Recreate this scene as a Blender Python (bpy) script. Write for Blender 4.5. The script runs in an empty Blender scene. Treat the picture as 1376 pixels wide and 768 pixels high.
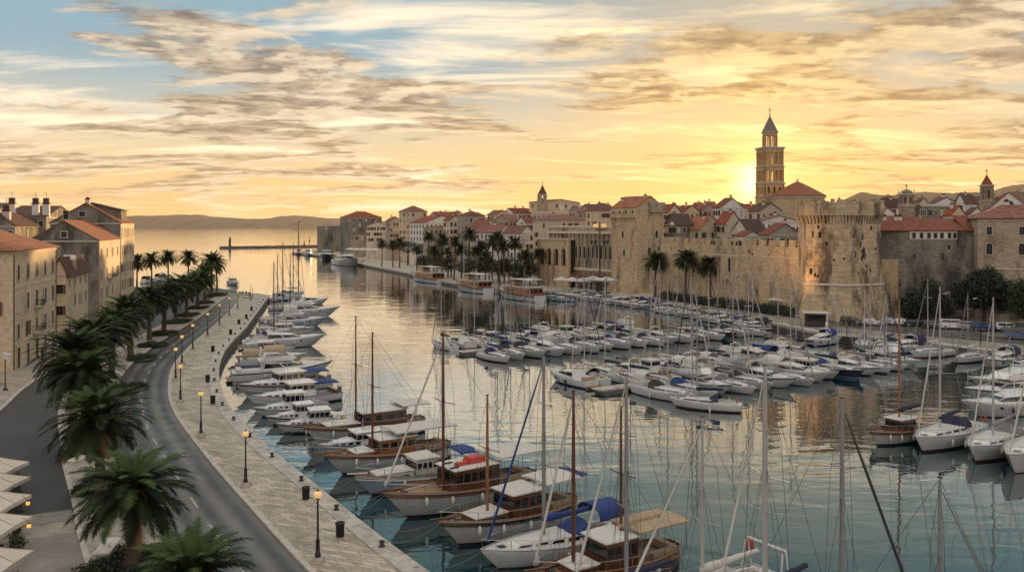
import bpy, bmesh, math, random
from mathutils import Vector, Matrix
from mathutils.geometry import tessellate_polygon
R = math.radians
S = bpy.context.scene
COL = S.collection
rnd = random.Random(7)

# ---------------------------------------------------------------- camera
CH, F, CX, HY = 21.5, 1150.0, 688.0, 302.0      # eye height (m), focal length / centre / horizon in photo pixels
cd = bpy.data.cameras.new('camera'); cam = bpy.data.objects.new('camera', cd); COL.objects.link(cam)
cam.location = (0, 0, CH); cam.rotation_euler = (R(90), 0, 0)
cd.sensor_width = 36; cd.lens = 36 * F / 1376; cd.shift_y = -(384 - HY) / 1376
cd.clip_start = 0.5; cd.clip_end = 60000
S.camera = cam
# ---------------------------------------------------------------- sky
SUN_AZ, SUN_EL = 15.9, 2.7                       # degrees to the right of the view, above the horizon
sd = Vector((math.sin(R(SUN_AZ)) * math.cos(R(SUN_EL)), math.cos(R(SUN_AZ)) * math.cos(R(SUN_EL)), math.sin(R(SUN_EL))))
S.view_settings.view_transform = 'Standard'; S.view_settings.look = 'None'
S.view_settings.gamma = 1; S.view_settings.exposure = 0.5; S.view_settings.use_curve_mapping = False
W = bpy.data.worlds.new('World'); S.world = W; W.use_nodes = True
def build_world():
    nt = W.node_tree; nt.nodes.clear(); L = nt.links
    def N(t, **k):
        n = nt.nodes.new(t)
        for a, b in k.items(): setattr(n, a, b)
        return n
    def inp(n, i, v):
        if isinstance(v, bpy.types.NodeSocket): L.new(v, n.inputs[i])
        else: n.inputs[i].default_value = v
    def math_(op, a, b=0.0, clamp=False):
        n = N('ShaderNodeMath', operation=op, use_clamp=clamp); inp(n, 0, a); inp(n, 1, b); return n.outputs[0]
    def mix(f, a, b):
        n = N('ShaderNodeMix', data_type='RGBA'); inp(n, 0, f); inp(n, 6, a); inp(n, 7, b); return n.outputs[2]
    def ramp(x, lo, hi, interp='SMOOTHSTEP'):
        n = N('ShaderNodeMapRange', interpolation_type=interp); inp(n, 0, x); n.inputs[1].default_value = lo; n.inputs[2].default_value = hi; return n.outputs[0]
    def noise(vec, sc, det, rough=.5, dist=0.0):
        n = N('ShaderNodeTexNoise'); L.new(vec, n.inputs['Vector']); n.inputs['Scale'].default_value = sc
        n.inputs['Detail'].default_value = det; n.inputs['Roughness'].default_value = rough; n.inputs['Distortion'].default_value = dist; return n.outputs['Fac']
    c = lambda r, g, b: (r, g, b, 1)
    tc = N('ShaderNodeTexCoord').outputs['Generated']
    sx = N('ShaderNodeSeparateXYZ'); L.new(tc, sx.inputs[0]); x, y, z0 = sx.outputs
    z = math_('ABSOLUTE', z0)
    sky = N('ShaderNodeTexSky', sky_type='NISHITA', sun_disc=False); sky.sun_elevation = R(SUN_EL); sky.sun_rotation = R(SUN_AZ)
    sky.altitude = 20; sky.air_density = 1.0; sky.dust_density = 2.2; sky.ozone_density = 1.5
    sk = N('ShaderNodeVectorMath', operation='SCALE'); L.new(sky.outputs[0], sk.inputs[0]); sk.inputs[3].default_value = SKY_K
    dp = N('ShaderNodeVectorMath', operation='DOT_PRODUCT'); L.new(tc, dp.inputs[0]); dp.inputs[1].default_value = sd
    dot = math_('MAXIMUM', dp.outputs['Value'], 0.0)
    near = math_('POWER', dot, 30.0); close = math_('POWER', dot, 350.0); core = math_('POWER', dot, 5000.0)
    front = ramp(dp.outputs['Value'], -.6, .9)
    # clear air between the clouds
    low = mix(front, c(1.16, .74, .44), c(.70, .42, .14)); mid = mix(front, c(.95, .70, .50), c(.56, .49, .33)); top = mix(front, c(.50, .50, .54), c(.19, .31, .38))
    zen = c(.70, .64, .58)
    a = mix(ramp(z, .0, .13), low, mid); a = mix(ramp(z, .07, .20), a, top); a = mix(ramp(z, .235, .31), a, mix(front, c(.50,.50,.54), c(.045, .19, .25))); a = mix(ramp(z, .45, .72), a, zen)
    a = mix(math_('MULTIPLY', near, .60), a, c(.68, .39, .09))
    # clouds on a flat layer seen from below
    h = math_('ADD', z, .105)
    cb = N('ShaderNodeCombineXYZ'); L.new(math_('DIVIDE', x, h), cb.inputs[0]); L.new(math_('DIVIDE', y, h), cb.inputs[1]); p = cb.outputs[0]
    mp = N('ShaderNodeMapping'); L.new(p, mp.inputs[0]); mp.inputs[1].default_value = (3.1, 7.7, 0); mp.inputs[3].default_value = (1.05, 1.42, 1)
    q = mp.outputs[0]
    n1 = noise(q, 1.2, 10, .58, .25); n2 = noise(q, .42, 4, .5, .2)
    mp2 = N('ShaderNodeMapping'); L.new(p, mp2.inputs[0]); mp2.inputs[1].default_value = (13.1, 2.7, 5); mp2.inputs[3].default_value = (.5, 1.15, 1)
    n3 = noise(mp2.outputs[0], 1.5, 8, .6, .6)
    # same cloud field sampled a little toward the sun: its difference gives bright rims
    mp3 = N('ShaderNodeMapping'); L.new(q, mp3.inputs[0]); mp3.inputs[1].default_value = (.04, .12, 0)
    n1b = noise(mp3.outputs[0], 1.2, 10, .58, .25)
    dens = math_('ADD', n1, math_('MULTIPLY', math_('SUBTRACT', n2, .5), .85))
    thick = ramp(dens, .458, .545); thin = ramp(n3, .475, .66)
    rim = ramp(math_('SUBTRACT', n1, n1b), -.02, .05)
    litc = mix(near, mix(front, c(.95, .74, .58), c(.98, .79, .56)), c(.98, .74, .31))
    drk = mix(near, mix(front, c(.20, .20, .23), c(.20, .148, .10)), c(.27, .145, .04))
    drk = mix(ramp(z, .04, .16), mix(.35, drk, mix(front, c(.3, .27, .25), c(.40, .25, .095))), drk)
    n4 = noise(q, 6.0, 6, .6, .3); drk = mix(ramp(n4, .35, .65), mix(.32, drk, c(.05,.04,.035)), mix(.30, drk, litc))
    tk = mix(math_('MULTIPLY', rim, .45), drk, litc)
    hi = math_('SUBTRACT', 1.0, ramp(z, .235, .30)); fade = math_('MULTIPLY', ramp(z, .012, .05), math_('ADD', math_('MULTIPLY', hi, .9), .1))
    a = mix(math_('MULTIPLY', math_('MULTIPLY', thin, .78), math_('ADD', math_('MULTIPLY', hi, .85), .15)), a, litc)
    a = mix(math_('MULTIPLY', math_('MULTIPLY', thick, .88), fade), a, tk)
    # glow round the sun
    g = N('ShaderNodeVectorMath', operation='SCALE'); g.inputs[0].default_value = (1.0, .56, .14); L.new(math_('ADD', math_('MULTIPLY', close, .22), math_('MULTIPLY', core, 4.0)), g.inputs[3])
    s1 = N('ShaderNodeVectorMath', operation='ADD'); L.new(a, s1.inputs[0]); L.new(g.outputs[0], s1.inputs[1])
    s2 = N('ShaderNodeVectorMath', operation='ADD'); L.new(s1.outputs[0], s2.inputs[0]); L.new(sk.outputs[0], s2.inputs[1])
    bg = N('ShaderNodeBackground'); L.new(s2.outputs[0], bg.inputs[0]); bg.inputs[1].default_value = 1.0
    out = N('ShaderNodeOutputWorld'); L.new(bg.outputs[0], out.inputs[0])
SKY_K = 0.006
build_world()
HAZE = 2.4e-5
S.cycles.volume_bounces = 0
# ---------------------------------------------------------------- sun
sl = bpy.data.lights.new('sun', 'SUN'); sun = bpy.data.objects.new('sun', sl); COL.objects.link(sun)
sl.energy = 5.0; sl.angle = R(0.6); sl.color = (1.0, .58, .24)
sun.rotation_euler = (-sd).to_track_quat('-Z', 'Y').to_euler(); sun.location = (200, 600, 60)
S.cycles.max_bounces = 6; S.cycles.glossy_bounces = 3; S.cycles.diffuse_bounces = 3; S.cycles.transparent_max_bounces = 8
S.cycles.caustics_reflective = False; S.cycles.caustics_refractive = False
# ---------------------------------------------------------------- helpers
def G(px, py, z=0.0):
    "photo pixel on a horizontal plane at height z -> world x, y"
    Y = F * (CH - z) / (py - HY); return Vector(((px - CX) / F * Y, Y, z))
def AT(px, py, Y):
    "photo pixel at distance Y -> world point"
    return Vector(((px - CX) / F * Y, Y, CH - (py - HY) / F * Y))
def lerp(a, b, t): return a + (b - a) * t
ORD = ['first','second','third','fourth','fifth','sixth','seventh','eighth','ninth','tenth','eleventh','twelfth','thirteenth','fourteenth','fifteenth','sixteenth','seventeenth','eighteenth','nineteenth','twentieth','twenty-first','twenty-second','twenty-third','twenty-fourth','twenty-fifth','twenty-sixth','twenty-seventh','twenty-eighth','twenty-ninth','thirtieth']

class MB:
    def __init__(s): s.v = []; s.f = []; s.m = []; s.mats = []; s.uv = {}; s.T = Matrix.Identity(4); s.smooth = set()
    def mi(s, m):
        if m not in s.mats: s.mats.append(m)
        return s.mats.index(m)
    def face(s, pts, m, uv=None, sm=False):
        b = len(s.v); s.v += [s.T @ Vector(p) for p in pts]; s.f.append(tuple(range(b, b + len(pts)))); s.m.append(s.mi(m))
        if uv: s.uv[len(s.f) - 1] = uv
        if sm: s.smooth.add(len(s.f) - 1)
    def grid(s, rows, m, closed=False, sm=True, flip=False):
        "rows: list of rings/rows of points with equal length; m may be a function (i, j) -> material"
        b = len(s.v); n = len(rows[0])
        for r in rows: s.v += [s.T @ Vector(p) for p in r]
        for i in range(len(rows) - 1):
            for j in range(n if closed else n - 1):
                k = (j + 1) % n
                q = (b + i*n + j, b + i*n + k, b + (i+1)*n + k, b + (i+1)*n + j)
                s.f.append(q[::-1] if flip else q); s.m.append(s.mi(m(i, j) if callable(m) and not isinstance(m, bpy.types.ID) else m))
                if sm: s.smooth.add(len(s.f) - 1)
    def box(s, x0, x1, y0, y1, z0, z1, m):
        s.hexa([(x0,y0,z0),(x1,y0,z0),(x1,y1,z0),(x0,y1,z0)], [(x0,y0,z1),(x1,y0,z1),(x1,y1,z1),(x0,y1,z1)], m)
    def hexa(s, lo, hi, m, bottom=True):
        n = len(lo); b = len(s.v); s.v += [s.T @ Vector(p) for p in lo] + [s.T @ Vector(p) for p in hi]; k = s.mi(m)
        for i in range(n): j = (i + 1) % n; s.f.append((b+i, b+j, b+n+j, b+n+i)); s.m.append(k)
        s.f.append(tuple(b+n+i for i in range(n))); s.m.append(k)
        if bottom: s.f.append(tuple(b+i for i in reversed(range(n)))); s.m.append(k)
    def prism(s, poly, z0, z1, m, mtop=None):
        lo = [(p[0], p[1], z0) for p in poly]; hi = [(p[0], p[1], z1) for p in poly]; n = len(poly)
        b = len(s.v); s.v += [s.T @ Vector(p) for p in lo + hi]; k = s.mi(m); kt = s.mi(mtop or m)
        for i in range(n): j = (i + 1) % n; s.f.append((b+i, b+j, b+n+j, b+n+i)); s.m.append(k)
        for t in tessellate_polygon([[Vector(p) for p in hi]]):
            s.f.append(tuple(b + n + i for i in t)); s.m.append(kt)
    def tube(s, pts, r, m, n=6, cap=True):
        pts = [Vector(p) for p in pts]; rs = r if isinstance(r, (list, tuple)) else [r] * len(pts)
        rows = []
        for i, p in enumerate(pts):
            d = (pts[min(i+1, len(pts)-1)] - pts[max(i-1, 0)]).normalized()
            u = d.cross(Vector((0,0,1)) if abs(d.z) < .95 else Vector((1,0,0))).normalized(); w = d.cross(u)
            rows.append([p + (u*math.cos(2*math.pi*k/n) + w*math.sin(2*math.pi*k/n)) * rs[i] for k in range(n)])
        s.grid(rows, m, closed=True, flip=True)
        if cap: s.face(rows[0], m); s.face(rows[-1][::-1], m)
    def cyl(s, x, y, z0, z1, r0, r1, m, n=12): s.tube([(x,y,z0),(x,y,z1)], [r0, r1], m, n)
    def lathe(s, prof, m, n=16, c=(0,0)):
        "prof: list of (radius, z)"
        s.grid([[(c[0]+r*math.cos(2*math.pi*k/n), c[1]+r*math.sin(2*math.pi*k/n), z) for k in range(n)] for r, z in prof], m, closed=True)
    def ball(s, c, r, m, n=8, sz=1.0):
        c = Vector(c); h = max(3, n//2 + 1)
        s.grid([[c + Vector((r*math.sin(math.pi*i/h)*math.cos(2*math.pi*k/n), r*math.sin(math.pi*i/h)*math.sin(2*math.pi*k/n), -r*sz*math.cos(math.pi*i/h))) for k in range(n)] for i in range(h+1)], m, closed=True)
    def patch(s, P, u0, u1, v0, v1, off, m, th=.03):
        "a thin slab lying on the quad P=(a,b,c,d) (counter-clockwise from outside), off metres proud"
        a, b, c, d = [Vector(p) for p in P]; nn = (b-a).cross(d-a).normalized()
        f = lambda u, v: lerp(lerp(a, b, u), lerp(d, c, u), v)
        o = [f(u0,v0), f(u1,v0), f(u1,v1), f(u0,v1)]
        s.hexa([p + nn*(off-th) for p in o], [p + nn*off for p in o], m, bottom=False)
    def build(s, name, parent=None, label=None, kind=None, loc=None):
        me = bpy.data.meshes.new(name)
        if loc is not None: me.from_pydata([v - Vector(loc) for v in s.v], [], s.f)
        else: me.from_pydata(s.v, [], s.f)
        for m in s.mats: me.materials.append(m)
        me.polygons.foreach_set('material_index', s.m)
        if s.smooth: me.polygons.foreach_set('use_smooth', [i in s.smooth for i in range(len(s.f))])
        if s.uv:
            ul = me.uv_layers.new(name='uv')
            for i, uv in s.uv.items():
                for li, c in zip(me.polygons[i].loop_indices, uv): ul.data[li].uv = c
        me.update(); 
        o = bpy.data.objects.new(name, me); COL.objects.link(o); o.parent = parent
        if loc is not None: o.location = loc
        if label: o['label'] = label
        if kind: o['kind'] = kind
        return o
def thing(name, label, cat, loc=(0,0,0), rz=0.0, group=None, kind=None):
    o = bpy.data.objects.new(name, None); COL.objects.link(o); o.location = loc; o.rotation_euler = (0, 0, rz); o.empty_display_size = .5
    o['label'] = label; o['category'] = cat
    if group: o['group'] = group
    return o
def tagm(o, label, cat, group=None, kind=None):
    o['label'] = label; o['category'] = cat
    if group: o['group'] = group
    if kind: o['kind'] = kind
    return o
def link(name, me, parent=None, loc=(0,0,0), rz=0.0, sc=None):
    o = bpy.data.objects.new(name, me); COL.objects.link(o); o.parent = parent; o.location = loc; o.rotation_euler = (0,0,rz)
    if sc: o.scale = sc
    return o
def spline(pts, n=6):
    "Catmull-Rom through the points"
    P = [Vector(p) for p in pts]; P = [P[0]*2 - P[1]] + P + [P[-1]*2 - P[-2]]; out = []
    for i in range(1, len(P)-2):
        a, b, c, d = P[i-1:i+3]
        for k in range(n):
            t = k/n; out.append(.5*((2*b) + (c-a)*t + (2*a-5*b+4*c-d)*t*t + (3*b-a-3*c+d)*t**3))
    return out + [P[-2]]
def offset(pts, d):
    out = []
    for i, p in enumerate(pts):
        t = (pts[min(i+1, len(pts)-1)] - pts[max(i-1, 0)]).normalized(); out.append(p + Vector((t.y, -t.x, 0)) * d)
    return out

# ---------------------------------------------------------------- materials
MATS = {}
def mat(name, col, rough=.6, metal=0.0, var=.12, vs=1.5, bump=0.0, bs=12.0, rnd_v=0.0, spec=.5, emis=None, es=0.0, stain=None, stain_s=.35, stain_lo=.52, stain_hi=.7, stretch=(1,1,1), brick=None, uv=False, wave=None, coat=0.0):
    if name in MATS: return MATS[name]
    m = bpy.data.materials.new(name); m.use_nodes = True; nt = m.node_tree; L = nt.links; b = nt.nodes['Principled BSDF']
    N = nt.nodes.new
    b.inputs['Roughness'].default_value = rough; b.inputs['Metallic'].default_value = metal; b.inputs['Specular IOR Level'].default_value = spec
    if coat: b.inputs['Coat Weight'].default_value = coat
    tc = N('ShaderNodeTexCoord'); vec = tc.outputs['UV'] if uv else tc.outputs['Object']
    mp = N('ShaderNodeMapping'); L.new(vec, mp.inputs[0]); mp.inputs[3].default_value = stretch; v = mp.outputs[0]
    no = N('ShaderNodeTexNoise'); L.new(v, no.inputs['Vector']); no.inputs['Scale'].default_value = vs; no.inputs['Detail'].default_value = 5; no.inputs['Roughness'].default_value = .6
    def mixc(f, a, c):
        n = N('ShaderNodeMix'); n.data_type = 'RGBA'
        for i, q in ((0, f), (6, a), (7, c)):
            if isinstance(q, bpy.types.NodeSocket): L.new(q, n.inputs[i])
            else: n.inputs[i].default_value = q if i == 0 else (*q[:3], 1)
        return n.outputs[2]
    def mr(x, lo, hi, a=0.0, c=1.0):
        n = N('ShaderNodeMapRange'); L.new(x, n.inputs[0])
        for i, q in ((1, lo), (2, hi), (3, a), (4, c)): n.inputs[i].default_value = q
        return n.outputs[0]
    lo = [c*(1-var) for c in col]; hi = [min(1, c*(1+var)) for c in col]
    c = mixc(mr(no.outputs['Fac'], .3, .7), lo, hi); hgt = None
    if rnd_v:
        oi = N('ShaderNodeObjectInfo'); r2 = mr(oi.outputs['Random'], 0, 1, 1-rnd_v, 1+rnd_v)
        hs = N('ShaderNodeHueSaturation'); L.new(c, hs.inputs['Color']); L.new(r2, hs.inputs['Value'])
        r3 = N('ShaderNodeMath'); r3.operation = 'FRACT'; r4 = N('ShaderNodeMath'); r4.operation = 'MULTIPLY'; r4.inputs[1].default_value = 7.3
        L.new(oi.outputs['Random'], r4.inputs[0]); L.new(r4.outputs[0], r3.inputs[0]); L.new(mr(r3.outputs[0], 0, 1, .65, 1.25), hs.inputs['Saturation']); c = hs.outputs[0]
    if brick:
        bw, bh, mort, dk = brick
        br = N('ShaderNodeTexBrick'); m2 = N('ShaderNodeMapping'); m2.inputs[3].default_value = (1,1,1)
        if uv: L.new(vec, m2.inputs[0])
        else:
            sp = N('ShaderNodeSeparateXYZ'); L.new(vec, sp.inputs[0]); ad = N('ShaderNodeMath'); ad.operation = 'ADD'; L.new(sp.outputs[0], ad.inputs[0]); L.new(sp.outputs[1], ad.inputs[1])
            cb = N('ShaderNodeCombineXYZ'); L.new(ad.outputs[0], cb.inputs[0]); L.new(sp.outputs[2], cb.inputs[1]); L.new(cb.outputs[0], m2.inputs[0])
        L.new(m2.outputs[0], br.inputs['Vector']); br.inputs['Scale'].default_value = 1; br.inputs['Brick Width'].default_value = bw; br.inputs['Row Height'].default_value = bh
        br.inputs['Mortar Size'].default_value = mort; br.inputs['Mortar Smooth'].default_value = .3; br.inputs['Color1'].default_value = (1,1,1,1); br.inputs['Color2'].default_value = (dk,dk,dk*.98,1); br.inputs['Mortar'].default_value = (dk*.72,dk*.7,dk*.66,1)
        mu = N('ShaderNodeMix'); mu.data_type = 'RGBA'; mu.blend_type = 'MULTIPLY'; mu.inputs[0].default_value = 1; L.new(c, mu.inputs[6]); L.new(br.outputs['Color'], mu.inputs[7]); c = mu.outputs[2]; hgt = br.outputs['Fac']
    if stain:
        n2 = N('ShaderNodeTexNoise'); m3 = N('ShaderNodeMapping'); L.new(vec, m3.inputs[0]); m3.inputs[3].default_value = stretch if stretch != (1,1,1) and stretch[2] <= 1 else (1,1,.35)
        L.new(m3.outputs[0], n2.inputs['Vector']); n2.inputs['Scale'].default_value = stain_s; n2.inputs['Detail'].default_value = 8; n2.inputs['Roughness'].default_value = .68
        c = mixc(mr(n2.outputs['Fac'], stain_lo, stain_hi, 0, .85), c, stain)
    if wave:
        wv = N('ShaderNodeTexWave'); wv.wave_type = 'BANDS'; wv.bands_direction = 'X'; L.new(vec, wv.inputs['Vector']); wv.inputs['Scale'].default_value = wave; wv.inputs['Distortion'].default_value = .5
        c = mixc(mr(wv.outputs['Fac'], 0, 1, .4, 0), c, [q*.45 for q in col]); hgt = wv.outputs['Fac']
    L.new(c, b.inputs['Base Color'])
    if bump:
        n3 = N('ShaderNodeTexNoise'); L.new(vec, n3.inputs['Vector']); n3.inputs['Scale'].default_value = bs; n3.inputs['Detail'].default_value = 4
        bp = N('ShaderNodeBump'); bp.inputs['Strength'].default_value = bump; bp.inputs['Distance'].default_value = .05
        if hgt:
            mm = N('ShaderNodeMath'); mm.operation = 'SUBTRACT'; L.new(n3.outputs['Fac'], mm.inputs[0]); L.new(hgt, mm.inputs[1]); L.new(mm.outputs[0], bp.inputs['Height'])
        else: L.new(n3.outputs['Fac'], bp.inputs['Height'])
        L.new(bp.outputs[0], b.inputs['Normal'])
    if emis: b.inputs['Emission Color'].default_value = (*emis, 1); b.inputs['Emission Strength'].default_value = es
    MATS[name] = m; return m
STAIN = (.045, .042, .035)
M_ash = mat('asphalt', (.036,.037,.040), .55, var=.35, vs=.25, bump=.3, bs=30, stain=(.025,.025,.027), stain_s=.12, stain_lo=.5, stain_hi=.72)
M_pave = mat('promenade stone', (.52,.45,.35), .5, var=.26, vs=.7, brick=(1.3,.66,.045,.58), bump=.35, bs=8, stain=(.10,.085,.068), stain_s=.3, stain_lo=.5, stain_hi=.72, stretch=(.999,.999,1), uv=True)
M_slab = mat('street slabs', (.26,.245,.22), .5, var=.2, vs=.8, brick=(2.4,1.2,.02,.8), bump=.3, bs=8, stain=(.08,.075,.065), stain_s=.2, uv=True)
M_walk = mat('worn pavement', (.36,.32,.27), .6, var=.25, vs=.6, brick=(1.0,.7,.02,.85), bump=.3, bs=8, stain=(.10,.085,.07), stain_s=.25, uv=True)
M_kerb = mat('kerb stone', (.44,.40,.34), .6, var=.25, vs=2, bump=.2)
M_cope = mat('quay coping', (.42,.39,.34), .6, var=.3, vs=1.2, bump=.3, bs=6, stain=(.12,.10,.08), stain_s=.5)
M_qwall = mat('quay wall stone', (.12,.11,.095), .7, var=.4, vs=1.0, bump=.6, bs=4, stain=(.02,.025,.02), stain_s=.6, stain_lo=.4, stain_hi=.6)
M_paint = mat('road paint', (.40,.39,.37), .6, var=.45, vs=3)
M_soil = mat('planting soil', (.035,.045,.02), .9, var=.4, vs=2, bump=.5)
M_town = mat('town ground', (.22,.20,.17), .8, var=.3, vs=.1)
M_hill = mat('hill scrub', (.055,.05,.035), .9, var=.35, vs=.004)
M_rock = mat('breakwater rock', (.12,.10,.08), .8, var=.4, vs=1, bump=.5)
# walls
M_stA = mat('tan limestone', (.56,.42,.26), .75, var=.30, vs=1.1, stretch=(.8,.8,2.6), brick=(.85,.36,.014,.84), bump=.5, bs=5, stain=(.07,.055,.04), stain_s=.34, stain_lo=.50, stain_hi=.68)  # the stone's own tan base colour, broken by random stains
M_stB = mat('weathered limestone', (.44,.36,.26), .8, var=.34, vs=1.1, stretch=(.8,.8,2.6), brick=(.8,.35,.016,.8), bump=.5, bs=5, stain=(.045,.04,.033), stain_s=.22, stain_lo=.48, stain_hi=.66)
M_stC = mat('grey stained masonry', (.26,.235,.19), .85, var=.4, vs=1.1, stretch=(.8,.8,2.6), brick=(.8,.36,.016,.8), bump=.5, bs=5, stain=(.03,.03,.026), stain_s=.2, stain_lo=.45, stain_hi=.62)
M_plas = mat('town plaster', (.48,.40,.30), .8, var=.28, vs=1.2, rnd_v=.36, stain=(.16,.13,.10), stain_s=.22, stain_lo=.52, stain_hi=.76)
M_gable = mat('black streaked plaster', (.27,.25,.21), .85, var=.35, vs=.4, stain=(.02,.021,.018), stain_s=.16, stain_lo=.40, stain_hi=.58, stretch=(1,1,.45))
M_facade = mat('pale stone facade', (.60,.48,.33), .75, var=.26, vs=1.5, bump=.25, bs=6, brick=(.9,.4,.01,.92), stain=(.17,.13,.09), stain_s=.25, stain_lo=.54, stain_hi=.8)
M_trim = mat('stone trim', (.52,.46,.37), .7, var=.2, vs=2, rnd_v=.1)
M_white = mat('white render', (.66,.63,.58), .7, var=.12, vs=.7, stain=(.22,.2,.17), stain_s=.4, stain_lo=.55, stain_hi=.8)
M_tile = mat('red roof tiles', (.20,.043,.013), .75, var=.6, vs=1.1, uv=True, wave=1.1, bump=.5, bs=3, stain=(.05,.03,.02), stain_s=.25, stain_lo=.5, stain_hi=.75, rnd_v=.28)
M_tileB = mat('orange roof tiles', (.30,.105,.04), .75, var=.4, vs=.4, uv=True, wave=1.1, bump=.5, bs=3, stain=(.07,.035,.02), stain_s=.3, stain_lo=.52, stain_hi=.75)
M_tileD = mat('dark roof tiles', (.085,.038,.025), .8, var=.4, vs=.4, uv=True, wave=1.1, bump=.5, bs=3, rnd_v=.25)
M_glass = mat('window glass', (.010,.011,.012), .3, var=.0, spec=.25)
M_void = mat('dark opening', (.012,.011,.010), .8, var=.3)
M_shut = mat('pale shutters', (.50,.47,.42), .6, var=.15, vs=6)
M_shutb = mat('brown shutters', (.13,.07,.04), .6, var=.25, vs=6)
M_iron = mat('black iron', (.014,.014,.015), .45, var=.2)
M_door = mat('dark timber door', (.05,.035,.025), .6, var=.3, vs=5)
M_cloth = mat('cream canvas', (.60,.55,.46), .8, var=.08, vs=3)
M_brass = mat('brass', (.4,.28,.1), .4, metal=.8)
# boats
M_gel = mat('white gelcoat', (.68,.68,.66), .22, var=.05, vs=1.0, coat=.3)
M_gelw = mat('worn white paint', (.58,.57,.53), .4, var=.12, vs=1.4, stain=(.30,.27,.22), stain_s=1.0, stain_lo=.55, stain_hi=.8)
M_gelb = mat('pale blue hull paint', (.36,.46,.55), .3, var=.06)
M_navy = mat('navy hull paint', (.010,.018,.045), .25, var=.1)
M_anti = mat('antifouling paint', (.02,.035,.06), .7, var=.3)
M_antir = mat('red antifouling paint', (.14,.025,.018), .7, var=.3)
M_deck = mat('non-slip deck', (.56,.56,.53), .6, var=.1, vs=3)
M_teak = mat('teak deck', (.28,.18,.10), .6, var=.3, vs=4, stretch=(.3,6,1))
M_wood = mat('varnished mahogany', (.105,.042,.02), .3, var=.4, vs=3, stretch=(.6,3,3), coat=.4)
M_woodo = mat('orange varnished wood', (.27,.11,.035), .3, var=.35, vs=3, stretch=(.6,3,3), coat=.4)
M_mastw = mat('varnished mast', (.12,.045,.022), .35, var=.3, vs=4, stretch=(4,4,.4))
M_mast = mat('aluminium mast', (.30,.30,.30), .38, metal=.4, var=.08)
M_mastl = mat('white painted mast', (.42,.41,.39), .4, var=.08)
M_steel = mat('stainless rail', (.5,.5,.5), .25, metal=.9, var=.05)
M_wire = mat('rigging wire', (.03,.03,.03), .5, var=.1)
M_rope = mat('mooring rope', (.20,.17,.13), .9, var=.3, vs=8)
M_bglass = mat('tinted boat glass', (.008,.010,.013), .06, var=0, spec=.7)
M_blue = mat('royal blue canvas', (.012,.038,.17), .75, var=.25, vs=3, bump=.3, bs=5)
M_navyc = mat('navy canvas', (.012,.018,.05), .8, var=.25, vs=3, bump=.3, bs=5)
M_greyc = mat('grey canvas', (.20,.20,.20), .8, var=.2, vs=3, bump=.3, bs=5)
M_whitec = mat('white canvas', (.52,.50,.46), .75, var=.1, vs=3, bump=.3, bs=5)
M_tan = mat('tan canvas', (.36,.27,.17), .8, var=.2, vs=3, bump=.3, bs=5)
M_fend = mat('white fender rubber', (.62,.60,.56), .5, var=.1)
M_red = mat('red plastic', (.42,.035,.018), .4, var=.12)
M_orange = mat('orange life ring', (.50,.10,.02), .5, var=.1)
M_black = mat('black rubber', (.015,.015,.015), .6, var=.2)
M_skin = mat('skin', (.35,.2,.13), .6, var=.1)
M_globe = mat('lit lamp globe', (.75,.52,.2), .4, var=0, emis=(1.0,.62,.2), es=.30)
M_lant = mat('lit lantern', (.7,.4,.1), .4, var=0, emis=(1.0,.45,.1), es=.7)
M_palm = mat('palm frond green', (.012,.022,.006), .75, var=.5, vs=.8, spec=.2)
M_palmy = mat('young palm frond green', (.038,.066,.014), .7, var=.4, vs=.8, spec=.25)
M_palmd = mat('dry palm frond', (.17,.10,.04), .7, var=.4, vs=2)
M_fruit = mat('orange date stalks', (.34,.14,.02), .7, var=.3)
M_trunk = mat('palm trunk fibre', (.085,.058,.038), .9, var=.5, vs=3, bump=1.0, bs=4)
M_bark = mat('bark', (.07,.05,.035), .9, var=.4, vs=3)
M_leaf = mat('dark pine foliage', (.018,.030,.012), .6, var=.6, vs=.7)
M_leaf2 = mat('shrub foliage', (.028,.045,.014), .6, var=.6, vs=.9)
M_leaf3 = mat('olive foliage', (.07,.085,.035), .6, var=.5, vs=.9)
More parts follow.
